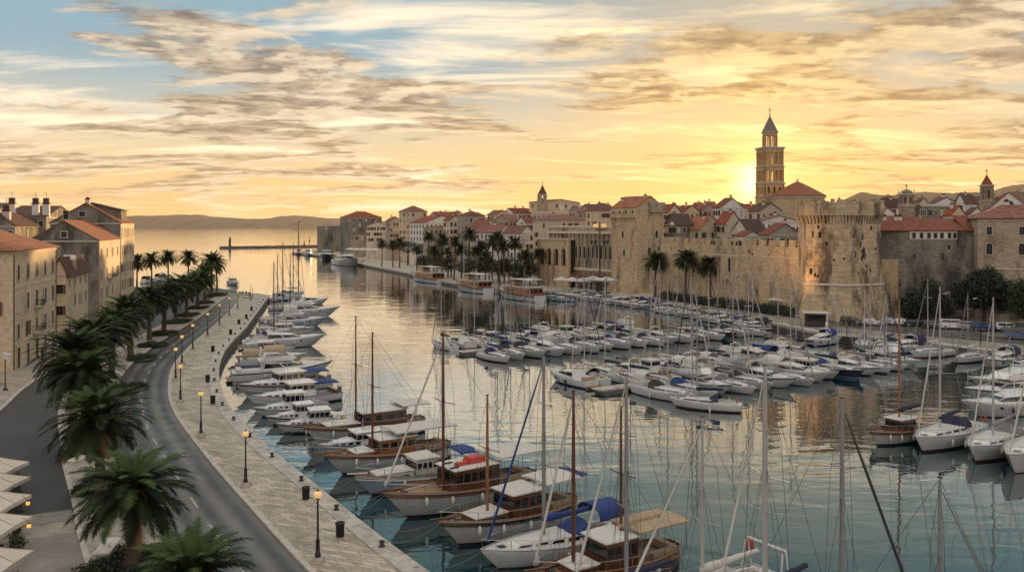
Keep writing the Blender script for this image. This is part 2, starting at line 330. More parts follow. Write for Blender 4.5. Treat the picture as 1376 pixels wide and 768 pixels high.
def water_mat():
    m = bpy.data.materials.new('harbour water'); m.use_nodes = True; nt = m.node_tree; L = nt.links; b = nt.nodes['Principled BSDF']; N = nt.nodes.new
    b.inputs['Base Color'].default_value = (.002,.035,.044,1); b.inputs['Roughness'].default_value = .03; b.inputs['IOR'].default_value = 2.6
    tc = N('ShaderNodeTexCoord'); geo = tc.outputs['Object']
    def ns(sc, st, det, rot=0.0, w=.5):
        mp = N('ShaderNodeMapping'); L.new(geo, mp.inputs[0]); mp.inputs[3].default_value = st; mp.inputs[2].default_value = (0,0,rot)
        n = N('ShaderNodeTexNoise'); L.new(mp.outputs[0], n.inputs['Vector']); n.inputs['Scale'].default_value = sc; n.inputs['Detail'].default_value = det; n.inputs['Roughness'].default_value = w; n.inputs['Distortion'].default_value = .4; return n.outputs['Fac']
    def mt(op, a, c):
        n = N('ShaderNodeMath'); n.operation = op
        for i, q in enumerate((a, c)):
            if isinstance(q, bpy.types.NodeSocket): L.new(q, n.inputs[i])
            else: n.inputs[i].default_value = q
        return n.outputs[0]
    big = ns(.03, (1,1,1), 3)              # calm and ruffled patches
    mrn = N('ShaderNodeMapRange'); L.new(big, mrn.inputs[0]); mrn.inputs[1].default_value = .35; mrn.inputs[2].default_value = .65; mrn.inputs[3].default_value = .45; mrn.inputs[4].default_value = 1.25
    a = mt('MULTIPLY', ns(.42, (.55,1.25,1), 2, .15), .10)
    c = mt('MULTIPLY', ns(1.5, (.7,1.2,1), 2, -.25), .012)
    d = mt('MULTIPLY', ns(.11, (.6,1,1), 2, .5), .16)
    h = mt('ADD', mt('ADD', mt('MULTIPLY', mt('ADD', a, c), mrn.outputs[0]), 0.0), d)
    bp = N('ShaderNodeBump'); bp.inputs['Strength'].default_value = 1.0; bp.inputs['Distance'].default_value = WAVE; L.new(h, bp.inputs['Height']); L.new(bp.outputs[0], b.inputs['Normal'])
    b.inputs['Specular IOR Level'].default_value = 0.0; b.inputs['Roughness'].default_value = 1.0
    gl_ = N('ShaderNodeBsdfGlossy'); gl_.inputs['Color'].default_value = (1,.985,.96,1); gl_.inputs['Roughness'].default_value = .02; L.new(bp.outputs[0], gl_.inputs['Normal'])
    lw = N('ShaderNodeLayerWeight'); lw.inputs['Blend'].default_value = .5; L.new(bp.outputs[0], lw.inputs['Normal'])
    fm = N('ShaderNodeMapRange'); L.new(lw.outputs['Facing'], fm.inputs[0]); fm.inputs[1].default_value = .60; fm.inputs[2].default_value = .92; fm.inputs[3].default_value = .17; fm.inputs[4].default_value = .96
    mx = N('ShaderNodeMixShader'); L.new(fm.outputs[0], mx.inputs[0]); L.new(b.outputs[0], mx.inputs[1]); L.new(gl_.outputs[0], mx.inputs[2]); L.new(mx.outputs[0], nt.nodes['Material Output'].inputs['Surface'])
    return m
WAVE = .5
M_water = water_mat()
# ---------------------------------------------------------------- ground, water, quays, roads
QZ, RZ = 1.30, 1.16                       # top of quay and pavements, road surface
mb = MB(); mb.face([(-14000,-1200,0),(14000,-1200,0),(14000,14000,0),(-14000,14000,0)], M_water); mb.build('harbour_water', kind='structure')
gl = lambda pts, z=QZ, n=6: spline([G(x, y, z) for x, y in pts], n)
# left quay edge (from behind the camera to the far corner)
Qpx = [(900,1130),(700,868),(575,768),(526,732),(472,690),(420,648),(360,600),(322,563),(302,535),(294.5,507),(295,490),(302,471),(315,455),(330,440),(347,417),(362,397)]
QL = gl(Qpx)
Qtip = G(362,397,QZ)
farL = [G(338,393,QZ), G(318,390,QZ), G(290,386,QZ), G(240,385,QZ), G(180,385,QZ), G(100,384,QZ)]
poly = [(-2.0+15*0, -30)] and [Vector((24,-40,0))] + QL + farL + [Vector((-420, 292, 0)), Vector((-420,-40,0))]
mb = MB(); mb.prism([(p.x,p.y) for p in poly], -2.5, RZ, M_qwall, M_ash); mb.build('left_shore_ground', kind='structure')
def ribbon(name, A, B, z, m, skirt=0.0, mskirt=None, kind='structure', su=None):
    "flat strip between two polylines of equal length, UV in metres (u across, v along)"
    mb = MB(); acc = 0.0
    for i in range(len(A)-1):
        a0, a1, b0, b1 = [Vector((p.x, p.y, z)) for p in (A[i], A[i+1], B[i], B[i+1])]
        st = ((a1-a0).length + (b1-b0).length)/2; w0 = (b0-a0).length; w1 = (b1-b0).length and (b1-a1).length
        if su: w0 = w1 = su
        mb.face([a0, b0, b1, a1], m, uv=[(0,acc),(w0,acc),(w1,acc+st),(0,acc+st)]); acc += st
        if skirt:
            for p, q in ((a1, a0), (b0, b1)):
                mb.face([p + Vector((0,0,-skirt)), q + Vector((0,0,-skirt)), q, p], mskirt or m, uv=[(0,0),(1,0),(1,1),(0,1)])
    return mb.build(name, kind=kind)
def resample(P, n):
    d = [0.0]
    for i in range(1, len(P)): d.append(d[-1] + (P[i]-P[i-1]).length)
    out = []; j = 0
    for k in range(n):
        t = d[-1]*k/(n-1)
        while j < len(P)-2 and d[j+1] < t: j += 1
        out.append(lerp(P[j], P[j+1], (t-d[j])/max(1e-6, d[j+1]-d[j])))
    return out
# promenade: between road kerb and quay edge
Kpx = [(700,1010),(560,880),(470,815),(415,765),(344,688),(295,633),(262,592),(240,562),(229,537),(228,512),(234,492),(250,472),(268,455),(285,441),(308,420),(326,398),(330,394)]
KR = gl(Kpx, RZ)
n = 90
A = resample(KR, n); B = resample(QL + [G(350,394,QZ)], n)
B2 = offset(B, -0.0)
ribbon('promenade', A, B2, QZ, M_pave, skirt=.3, mskirt=M_kerb)
Qr = resample(QL, 120)
ribbon('quay_coping', offset(Qr, -1.3), offset(Qr, .04), QZ + .06, M_cope, skirt=.35)
Kr = resample(KR, 120)
ribbon('promenade_kerb', offset(Kr, -.18), offset(Kr, .18), QZ + .012, M_kerb, skirt=.3)
# main road and median
MRpx = [(330,890),(262,815),(225,746),(195,693),(172,640),(155,590),(150,548),(156,518),(170,495),(190,477),(225,452),(262,430),(285,413),(302,400),(310,394)]
MR = gl(MRpx, RZ)
def road_mat():
    m = bpy.data.materials.new('worn asphalt with painted sheen'); m.use_nodes = True; nt = m.node_tree; L = nt.links; b = nt.nodes['Principled BSDF']; N = nt.nodes.new
    tc = N('ShaderNodeTexCoord'); sp = N('ShaderNodeSeparateXYZ'); L.new(tc.outputs['UV'], sp.inputs[0])
    no = N('ShaderNodeTexNoise'); L.new(tc.outputs['Object'], no.inputs['Vector']); no.inputs['Scale'].default_value = .35; no.inputs['Detail'].default_value = 6
    mu = N('ShaderNodeMath'); mu.operation = 'MULTIPLY'; L.new(sp.outputs[0], mu.inputs[0]); mu.inputs[1].default_value = 2*math.pi*4/7.0
    ad = N('ShaderNodeMath'); ad.operation = 'MULTIPLY_ADD'; L.new(no.outputs['Fac'], ad.inputs[0]); ad.inputs[1].default_value = 1.6; L.new(mu.outputs[0], ad.inputs[2])
    si = N('ShaderNodeMath'); si.operation = 'COSINE'; L.new(ad.outputs[0], si.inputs[0])
    mr = N('ShaderNodeMapRange'); L.new(si.outputs[0], mr.inputs[0]); mr.inputs[1].default_value = -1; mr.inputs[2].default_value = 1
    mx = N('ShaderNodeMix'); mx.data_type = 'RGBA'; L.new(mr.outputs[0], mx.inputs[0]); mx.inputs[6].default_value = (.032,.033,.036,1); mx.inputs[7].default_value = (.13,.118,.10,1)  # pale bands: tyre tracks, with a warm sheen painted into their colour
    n2 = N('ShaderNodeTexNoise'); L.new(tc.outputs['Object'], n2.inputs['Vector']); n2.inputs['Scale'].default_value = .16; n2.inputs['Detail'].default_value = 7; n2.inputs['Roughness'].default_value = .65
    m2 = N('ShaderNodeMapRange'); L.new(n2.outputs['Fac'], m2.inputs[0]); m2.inputs[1].default_value = .5; m2.inputs[2].default_value = .72; m2.inputs[4].default_value = .7
    m4 = N('ShaderNodeMix'); m4.data_type = 'RGBA'; L.new(m2.outputs[0], m4.inputs[0]); L.new(mx.outputs[2], m4.inputs[6]); m4.inputs[7].default_value = (.032,.031,.031,1)
    L.new(m4.outputs[2], b.inputs['Base Color'])
    r = N('ShaderNodeMapRange'); L.new(no.outputs['Fac'], r.inputs[0]); r.inputs[1].default_value = .35; r.inputs[2].default_value = .65; r.inputs[3].default_value = .28; r.inputs[4].default_value = .5; L.new(r.outputs[0], b.inputs['Roughness'])
    n3 = N('ShaderNodeTexNoise'); L.new(tc.outputs['Object'], n3.inputs['Vector']); n3.inputs['Scale'].default_value = 14; bp = N('ShaderNodeBump'); bp.inputs['Strength'].default_value = .25; bp.inputs['Distance'].default_value = .03; L.new(n3.outputs['Fac'], bp.inputs['Height']); L.new(bp.outputs[0], b.inputs['Normal'])
    return m
M_road = road_mat()
A = resample(MR, 90); B = resample(KR, 90)
ribbon('main_road', A, B, RZ + .004, M_road, su=7.0)
# centre dashes
CLpx = [(330,770),(277,698),(237,638),(215,603),(202,582),(196,567),(190,540),(192,517),(207,490),(225,472),(250,450),(275,430),(300,408)]
CL = gl(CLpx, RZ, 8)
CLr = resample(CL, 400); tot = sum((CLr[i+1]-CLr[i]).length for i in range(399)); seg = tot/399
mb = MB(); k = 0; st = int(3.0/seg); gp = int(4.2/seg)
while k + st < 400:
    P = CLr[k:k+st+1]; a = offset(P, -.07); b = offset(P, .07)
    for i in range(len(P)-1): mb.face([(a[i].x,a[i].y,RZ+.009),(b[i].x,b[i].y,RZ+.009),(b[i+1].x,b[i+1].y,RZ+.009),(a[i+1].x,a[i+1].y,RZ+.009)], M_paint)
    k += st + gp
mb.build('lane_dashes', kind='structure')
MLpx = [(165,870),(138,810),(122,768),(107,716),(100,676),(87,626),(84,598),(80,562),(86,528),(108,500),(150,474),(200,446),(245,423),(285,402),(296,394)]
ML = gl(MLpx, RZ)
A = resample(ML, 90); B = resample(MR, 90)
ribbon('median', A, B, QZ - .01, M_walk, skirt=.3, mskirt=M_kerb)
for nm, P in (('median_kerb_street_side', ML), ('median_kerb_road_side', MR)):
    Pr = resample(P, 110); ribbon('median_kerb', offset(Pr, -.17), offset(Pr, .17), QZ + .01, M_kerb, skirt=.3)
# planting soil between the paved cross strips of the median (openings for the palms)
def bed(f0, f1, inset=.9):
    A0 = resample(ML, 200); B0 = resample(MR, 200); i0, i1 = int(f0*199), int(f1*199)
    a = [lerp(A0[i], B0[i], .5) + (A0[i]-B0[i])*.5*.72 for i in range(i0, i1+1)]; b = [lerp(A0[i], B0[i], .5) - (A0[i]-B0[i])*.5*.72 for i in range(i0, i1+1)]
    ribbon('planting_soil', a, b, QZ + .004, M_soil)
# pavement along the houses on the left
SLpx = [(-330,900),(-150,700),(-60,600),(0,551),(30,523),(66,499),(110,471),(160,440),(215,412),(255,396)]
SL = gl(SLpx, RZ)
A = [Vector((p.x - 26 - .0*p.y, p.y, 0)) for p in SL]
ribbon('house_pavement', resample(A,60), resample(SL,60), QZ, M_walk, skirt=.3, mskirt=M_kerb)
Pr = resample(SL, 80); ribbon('pavement_kerb', offset(Pr, -.2), offset(Pr, .2), QZ + .012, M_kerb, skirt=.3)
# slab paved end of the street with a pale stone band
def quadpx(name, pts, z, m, sc=1.0, zc=RZ):
    P = [G(x, y, zc) for x, y in pts]; mb = MB(); a = P[0]; u = (P[1]-P[0]).normalized(); w = Vector((-u.y,u.x,0))
    mb.face([(p.x,p.y,z) for p in P], m, uv=[((p-a).dot(u)*sc, (p-a).dot(w)*sc) for p in P]); return mb.build(name, kind='structure')
quadpx('slab_paved_square', [(-260,850),(150,850),(107,712),(-60,736)], RZ + .004, M_slab)
quadpx('stone_band', [(-60,738),(107,714),(101,698),(-60,719)], RZ + .008, M_walk)
quadpx('dark_stone_band', [(-60,718.5),(101,697.5),(96,684),(-60,704)], RZ + .006, M_slab)
mbm = MB()
for px, py in ((28,517),(24,524)):
    c = G(px, py, RZ); mbm.prism([(c.x+.5*math.cos(t*math.pi/8)*1.3, c.y+.5*math.sin(t*math.pi/8)) for t in range(16)], RZ, RZ+.012, M_iron)
tagm(mbm.build('manhole_covers'), 'dark round manhole covers in the grey street by the left pavement', 'manhole cover')['kind'] = 'structure'
# right (town) shore
RQpx = [(392,338.5),(440,344),(485,354),(552,367),(600,378),(650,385.5),(700,389),(775,392),(825,398),(885,406),(944,415.5),(1010,428),(1075,441),(1125,450),(1215,456),(1298,467),(1376,476),(1500,492),(1700,520),(2100,600)]
RQ = [G(x, y, QZ) for x, y in RQpx]
RQs = spline(RQ, 4)
poly = [(p.x, p.y) for p in RQs] + [(900, 80), (1600, 900), (300, 1500), (-160, 760)]
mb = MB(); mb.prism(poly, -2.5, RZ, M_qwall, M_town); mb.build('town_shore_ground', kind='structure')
Qr = resample(RQs, 160)
ribbon('town_quay_coping', offset(Qr, .05), offset(Qr, -2.2), QZ, M_cope, skirt=.5)
# quayside road below the walls, promenade under the palms
i0 = 0
TR = spline([G(x, y, QZ) for x, y in [(880,399),(944,407),(1010,417),(1075,427),(1125,437),(1215,447),(1298,455),(1376,462),(1500,476),(1700,500)]], 6)
TRn = spline([G(x, y, QZ) for x, y in [(885,394),(944,400),(1010,408),(1075,420),(1125,431),(1215,434),(1298,440),(1376,445),(1500,455),(1700,474)]], 6)
ribbon('quayside_road', TR, TRn, RZ + .01, M_road, su=7.0)
mb = MB()
PR = [G(x, y, QZ) for x, y in [(485,353.4),(552,366.3),(600,377),(650,384.5),(700,388),(775,391),(825,397),(880,405)]]
PRb = [G(x, y, QZ) for x, y in [(500,347),(575,357),(625,364),(680,370),(730,374),(800,378),(860,386),(905,396)]]
A = resample(PR, 60); B = resample(PRb, 60)
M_riva = mat('pale waterfront paving', (.46,.42,.35), .5, var=.15, vs=.6, brick=(2.5,2.5,.03,.88), uv=True, bump=.1)
ribbon('waterfront_promenade', A, B, QZ + .01, M_riva, skirt=.3)
# rising ground under the old town
mb = MB(); rows = []
for i in range(9):
    rows.append([(lerp(-60, 420, j/10) + i*14, 345 + i*52 + max(0, -lerp(-60,420,j/10))*2.8 - max(0, lerp(-60,420,j/10))*.28, 1.0 + 9*(i/8)**.8) for j in range(11)])
mb.grid(rows, M_town); mb.build('old_town_hill', kind='structure')
# far hills and islands across the sea
def hills(name, pts, Y, base=0, depth=1500, m=M_hill, step=6):
    rw = random.Random(name); top = []; pp = [AT(x, y, Y) for x, y in pts]; sp = spline(pp, step)
    rows = [[(p.x, p.y - depth*.5, -5) for p in sp], [(p.x + rw.uniform(-60,60), p.y - depth*.25, max(0, p.z)*.45 + rw.uniform(-8,8)) for p in sp], [(p.x, p.y, p.z + rw.uniform(-4,4)*Y/9000) for p in sp], [(p.x, p.y + depth, -5) for p in sp]]
    mb = MB(); mb.grid(rows, m); return mb.build(name, kind='structure')
hills('far_island', [(-140,303),(-60,296),(0,281),(30,280),(70,284),(110,290),(150,292),(175,290),(220,289),(262,288.5),(300,292),(335,294),(360,293),(388,289.5),(410,290),(430,292),(470,294),(540,298),(640,300),(700,303)], 8500)
hills('inland_mountains', [(1080,300),(1145,264),(1158,258),(1175,261),(1200,262),(1240,257.5),(1262,259),(1300,258.5),(1335,256),(1355,250),(1376,247),(1450,236),(1560,228),(1700,240),(1900,262),(2200,290)], 5200)
hills('distant_ridge', [(560,303),(700,297),(850,292),(1000,290),(1150,292),(1300,285),(1500,280),(1900,300)], 9000)
# mole with a beacon
mb = MB(); rw = random.Random(5)
for i in range(150):
    t = i/149; c = lerp(G(298,333.5,0), G(425,331.5,0), t); c = c + Vector((0, rw.uniform(-5,5), 0)); s = rw.uniform(1.2,2.6)
    mb.T = Matrix.Translation(c) @ Matrix.Rotation(rw.uniform(0,3), 4, 'Z'); mb.hexa([(-s,-s*.8,-1),(s,-s,-1),(s*1.1,s,-1),(-s,s,-1)], [(-s*.7,-s*.6,rw.uniform(.8,2)),(s*.6,-s*.7,rw.uniform(.8,2.2)),(s*.8,s*.6,rw.uniform(.8,2)),(-s*.6,s*.7,rw.uniform(.8,2))], M_rock)
mb.T = Matrix.Identity(4)
tagm(mb.build('breakwater'), 'low dark rock breakwater running across the far harbour mouth', 'breakwater')
c = G(309,332.5,0)
t = thing('harbour_beacon', 'small dark beacon tower on the left end of the rock breakwater', 'beacon', (c.x, c.y, 0.8))
mb = MB(); mb.lathe([(1.9,0),(1.7,.8),(1.25,1),(1.05,6.0),(1.5,6.2),(1.5,6.5),(0,6.5)], M_iron, 12); mb.build('tower', t)
mb = MB(); mb.lathe([(.8,6.5),(.8,8.2),(1.1,8.3),(0.1,9.3),(0,9.3)], M_iron, 12); mb.build('lantern_room', t)
for px, py, h in ((416,322,5.0),(409,326,3.4)):
    c = G(px, py+2, 0); t = thing('channel_marker', ('taller' if h > 4 else 'shorter') + ' dark channel marker standing in the sea behind the breakwater', 'channel marker', (c.x, c.y, 0))
    mb = MB(); mb.lathe([(1.1,-.5),(1.0,h*.35),(.35,h*.4),(.3,h*.8),(0,h*.8)], M_iron, 8); mb.build('body', t); mb = MB(); mb.ball((0,0,h*.9), .7, M_iron); mb.build('top_mark', t)
# ---------------------------------------------------------------- palms
def palm_crown(seed, nf, nl, Lf=3.6, fruit=True):
    rw = random.Random(seed); mb = MB()
    for k in range(nf):
        u = (k + .5)/nf; az = k*2.39996 + rw.uniform(-.2,.2)
        el = R(lerp(82, -38, u**.85)) + rw.uniform(-.12,.12); L = Lf*rw.uniform(.86,1.1)*(0.72 + .28*math.sin(min(1,u*1.6)*math.pi/2+.3))
        drop = rw.uniform(.75,1.05)*(1.15 if u < .7 else .8); ns = 9; h = Vector((math.cos(az), math.sin(az), 0)); side = Vector((-h.y, h.x, 0)); roll = rw.uniform(-.35,.35)
        p = h*.22 + Vector((0,0,.15*(1-u))); P = [p.copy()]; D = []
        for i in range(ns):
            a = el - drop*1.25*(i/ns)**1.35; d = h*math.cos(a) + Vector((0,0,math.sin(a))) + side*roll*.25*(i/ns); D.append(d.normalized()); p = p + D[-1]*L/ns; P.append(p.copy())
        D.append(D[-1]); m = M_palmd if (u > .93 and rw.random() < .6) else (M_palmy if (u < .22 or rw.random() < .13) else M_palm)
        mb.tube(P[::2] + ([P[-1]] if ns % 2 else []), [.055,.045,.035,.025,.018,.008][:len(P[::2]) + (1 if ns % 2 else 0)], m, 3, cap=False)
        for j in range(nl):
            t = .10 + .9*(j/(nl-1)); x = t*ns; i = min(int(x), ns-1); c = lerp(P[i], P[i+1], x-i); d = lerp(D[i], D[i+1], x-i).normalized()
            up = d.cross(side).normalized() * -1
            if up.z < 0 and abs(up.z) > .05 and el < 1.2: up = -up
            ll = .62*(math.sin(math.pi*min(1, t*.93 + .10))**.55)*rw.uniform(.85,1.1) + .05; wd = .078 if nl > 20 else .17
            for s in (-1, 1):
                tip = c + (side*s*.80 + d*.62 + up*rw.uniform(.0,.32) + Vector((0,0,-.22)))*ll
                mb.face([c - d*wd*.6, c + d*wd*.9, tip], m)
    # cut frond stubs under the crown
    for k in range(26):
        az = k*2.4; z = -.15 - .5*rw.random(); r = .34
        mb.tube([(r*.6*math.cos(az), r*.6*math.sin(az), z), (r*1.55*math.cos(az), r*1.55*math.sin(az), z+.32)], [.09,.03], M_palmd, 4)
    if fruit:
        for k in range(7):
            az = k*.9 + rw.random(); h = Vector((math.cos(az), math.sin(az), 0)); P = [h*.2, h*.8 + Vector((0,0,.25)), h*1.25 + Vector((0,0,-.1)), h*1.4 + Vector((0,0,-.55))]
            mb.tube(P, [.03,.03,.05,.12], M_fruit, 5)
            for q in range(10): mb.ball(P[-1] + Vector((rw.uniform(-.2,.2), rw.uniform(-.2,.2), rw.uniform(-.25,.15))), .07, M_fruit, 4)
    o = mb.build('crown'); me = o.data; bpy.data.objects.remove(o); return me
def palm_trunk(seed, r0=.42, r1=.33):
    rw = random.Random(seed); mb = MB(); rows = []; n = 14; N_ = 34     # unit height 1 scaled by object: rings keep a rough scarred outline
    for i in range(N_+1):
        t = i/N_; r = lerp(r0*1.15, r1, min(1, t*2.2)) if t < .45 else lerp(r1, r1*1.25, max(0, (t-.8)/.2)); r *= 1.06 if i % 2 else .95
        rows.append([(r*math.cos(2*math.pi*k/n)*rw.uniform(.95,1.05), r*math.sin(2*math.pi*k/n)*rw.uniform(.95,1.05), t) for k in range(n)])
    mb.grid(rows, M_trunk, closed=True, sm=False); o = mb.build('trunk'); me = o.data; bpy.data.objects.remove(o); return me
CROWN_HI = [palm_crown(s, 92, 34) for s in (1,2,3)]
CROWN_LO = [palm_crown(s, 70, 17, fruit=False) for s in (11,12,13)]
TRUNKS = [palm_trunk(s) for s in (1,2)]; TRUNK_T = palm_trunk(5, .30, .22)
def palm(px, by, crown_y, Y=None, scale=1.0, label='', group='', hi=True, thin=False, cpx=None, idx=[0]):
    idx[0] += 1; i = idx[0]
    g = G(px, by, QZ) if Y is None else Vector(((px-CX)/F*Y, Y, QZ))
    top = CH - (crown_y-HY)/F*g.y; h = top - QZ - .1
    t = thing('palm_tree', label, 'palm tree', (g.x, g.y, QZ), (i*1.9) % 6.28, group)
    link('trunk', TRUNK_T if thin else TRUNKS[i % 2], t, (0,0,-.05), 0, (1,1,h))
    c = link('crown', (CROWN_HI if hi else CROWN_LO)[i % 3], t, (0,0,h), 0, (scale,)*3)
    rw_ = random.Random(i*7); t.rotation_euler = (rw_.uniform(-.05,.05), rw_.uniform(-.05,.05), (i*1.9) % 6.28); c.scale = [scale*rw_.uniform(.92,1.08) for _ in range(3)]
    if cpx is not None: t.rotation_euler = (0, math.atan2((cpx-px)/F*g.y, h), 0)
    return t
MG = 'palms planted along the road median'
for k, (px, by, cy, sc, y, cpx) in enumerate([(262,0,772,.95,41.5,None),(179,768,655,1.0,None,None),(137,667,562,1.0,None,130),(115,600,500,1.0,None,112),(128,540,452,1.0,None,124),(176,478,418,1.0,None,170),(201,456,402,1.0,None,None),(220,446,396,1.0,None,None),(236,434,387,1.0,None,None),(251,425,383,1.0,None,None),(265,415,376,1.0,None,None),(276,408,370,1.0,None,None),(284,398,352,1.05,None,None),(98,588,476,1.0,None,None),(150,508,436,.9,None,None)]):
    lab = {13:'palm crown bulging toward the left street below the white box lamp', 14:'extra palm tucked behind the fourth and fifth median palms'}.get(k) or ['big low palm whose fronds rise from the bottom edge beside the road', 'large palm in the bottom left with a thick trunk in a hedge bed', 'dark green palm behind the large bottom left palm on the median', 'dense palm crown second in line above the bright green young fronds'][k] if k < 4 else f'{ORD[k]} palm from the camera in the median line beside the curving road'
    palm(px, by, cy, y, sc*(1.0 if k < 2 else 1.12 if k < 4 else 1.25), lab, MG, hi=k < 10 or k > 12, cpx=cpx)
SG = 'tall palms at the left seafront'
for k, (px, cy, Y) in enumerate([(184,351,268),(204,348,272),(226,345,268),(253,345,270),(292,352,262)]):
    palm(px, 0, cy, Y, 1.05, f'{ORD[k]} from the left of the tall slim palms against the bright sea', SG, hi=False, thin=True)
RG = 'palms along the old town waterfront'
rp = [(513,351,327),(528,353,328),(537,354,325),(560,357,335),(574,357,317),(583,359,336),(594,359,321),(602,360,337),(610,361,324),(620,362,335),(628,362,314),(636,364,338),(644,365,330),(652,366,345),(661,368,325),(672,370,318),(678,371,330),(692,372,326),(705,375,344),(724,377,340),(771,382,341),(880,399,350),(920,404,347),(956,407,355)]
RQX = spline([G(x, y, QZ) for x, y in [(392,338.5),(440,344),(485,354),(552,367),(600,378),(650,385.5),(700,389),(775,392),(825,398),(885,406)]], 8)
for k, (px, by, cy) in enumerate(rp):
    if k < 20: qv = min(RQX, key=lambda q: abs(CX+F*q.x/q.y-px)); by = HY + F*(CH-QZ)/(qv.y*1.03 + 6 + (k*7 % 5)*2.2)
    lab = {20:'palm standing alone beside the ornate lamp column before the stone palace', 21:'leftmost of three palms before the crenellated wall', 22:'middle palm of three before the crenellated wall', 23:'rightmost palm of three before the crenellated wall'}.get(k, f'{ORD[k]} palm from the left in the row on the old town waterfront')
    palm(px, by, cy, None, [.95,1.05,1.12,.9][k % 4] if k < 20 else 1.22, lab, RG, hi=k > 19, thin=k < 20)

# ---------------------------------------------------------------- other trees, shrubs
def crown_mb(blobs, n, size, m, seed=1, mb=None):
    "leaf clumps spread through several ellipsoids, denser toward their skins"
    rw = random.Random(seed); mb = mb or MB()
    for (cx, cy, cz, rx, ry, rz) in blobs:
        nc = max(6, int(n*rx*rz*.30))
        for _ in range(nc):
            a = rw.uniform(0, 6.283); b = math.acos(rw.uniform(-1,1)); q = rw.uniform(.45,1.0)**.5*rw.uniform(.9,1.12)
            c = Vector((cx + rx*q*math.sin(b)*math.cos(a), cy + ry*q*math.sin(b)*math.sin(a), cz + rz*q*math.cos(b)))
            for _ in range(9):
                o = c + Vector((rw.gauss(0,1), rw.gauss(0,1), rw.gauss(0,.7)))*size*1.3
                d1 = Vector((rw.uniform(-1,1), rw.uniform(-1,1), rw.uniform(-.6,.6))).normalized()*size; d2 = Vector((rw.uniform(-1,1), rw.uniform(-1,1), rw.uniform(-1,1))).normalized()*size*.8
                mb.face([o, o+d1, o+d1*.6+d2, o-d1*.3+d2*.8], m)
    return mb
def tree(label, loc, blobs, m, size, n, trunk_r, seed, group=None, name='dark_tree', cat='tree'):
    t = thing(name, label, cat, loc, 0, group); mb = MB()
    zt = min(b[2]-b[5]*.4 for b in blobs)
    mb.tube([(0,0,-.3),(.1,0,zt*.6),(0,.1,zt+.5)], [trunk_r*1.3, trunk_r, trunk_r*.7], M_bark, 8)
    for b in blobs: mb.tube([(0,0,zt*.8), (b[0]*.6,b[1]*.6,lerp(zt,b[2],.6)), (b[0],b[1],b[2])], [trunk_r*.6, trunk_r*.4, .06], M_bark, 6)
    mb.build('trunk', t); crown_mb(blobs, n, size, m, seed).build('crown', t); return t
g = G(548,356,QZ); tree('broad umbrella pine with a flat dark crown among the waterfront palms', (g.x,g.y,QZ), [(0,0,9,6,5,2.6),(-6,1,9.4,4,4,2.0),(6,0,8.6,4.5,4,2.4),(0,0,10.5,4,4,1.6)], M_leaf, .42, 22, .4, 1, name='umbrella_pine', cat='pine tree')
g = G(745,379,QZ); tree('dark leafy tree between palms in front of the palace arches', (g.x,g.y,QZ), [(0,0,5,3.4,3,2.8),(2.8,0,6,2.6,2.5,2.2),(-2.5,0,4.4,2.4,2.4,2.0)], M_leaf2, .32, 50, .25, 2)
g = G(735,378,QZ); tree('lower dark tree left of the leafy tree below the palace', (g.x-1,g.y+2,QZ), [(0,0,4,3,3,2.4),(-2.5,0,3.6,2,2,1.6)], M_leaf2, .32, 50, .2, 3)
g = G(1243,435,QZ); tree('dark round pine with a spiky top beside the round white sign', (g.x,g.y,QZ), [(0,0,4.0,4.6,3,3.0),(1.0,0,6.8,1.8,1.6,2.2),(-2.8,0,3.4,2.6,2.2,2.2),(3.2,0,3.6,2.6,2,2.4)], M_leaf, .34, 120, .3, 4)
g = G(1322,434,QZ); tree('broad dark pine in front of the big stone house on the right', (g.x,g.y,QZ), [(0,0,6.5,5.0,3.5,3.8),(-3.8,0,6.0,2.8,2.4,3.0),(4.0,0,5.4,2.8,2.6,3.4),(.5,0,9.4,2.4,2,2.2)], M_leaf, .36, 110, .35, 5)
g = G(1372,441,QZ); tree('dark olive green tree at the right edge behind the parked cars', (g.x+2,g.y,QZ), [(0,0,4.6,3.6,3,3.0),(-2,0,7,2,2,2.4),(3,0,6,3,3,3)], M_leaf2, .36, 110, .3, 6)
g = G(1385,452,QZ); tree('low grey green bush by the kerb near the right edge', (g.x-1.5,g.y,QZ), [(0,0,1.5,2.2,1.2,1.1),(-2,0,1.3,1.6,1.2,.9)], M_leaf3, .2, 130, .1, 7, name='bush', cat='bush')
# clipped hedge along the foot of the wall
rw = random.Random(3); mb = MB()
bl = []
for k in range(34):
    t = k/33; p = lerp(G(893,401,QZ), G(1062,424,QZ), t); bl.append((p.x, p.y, QZ + .8, 2.2, 1.3, rw.uniform(.8,1.5)))
crown_mb(bl, 90, .22, M_leaf, 5, mb); tagm(mb.build('hedge'), 'long dark clipped hedge at the foot of the crenellated wall', 'hedge')
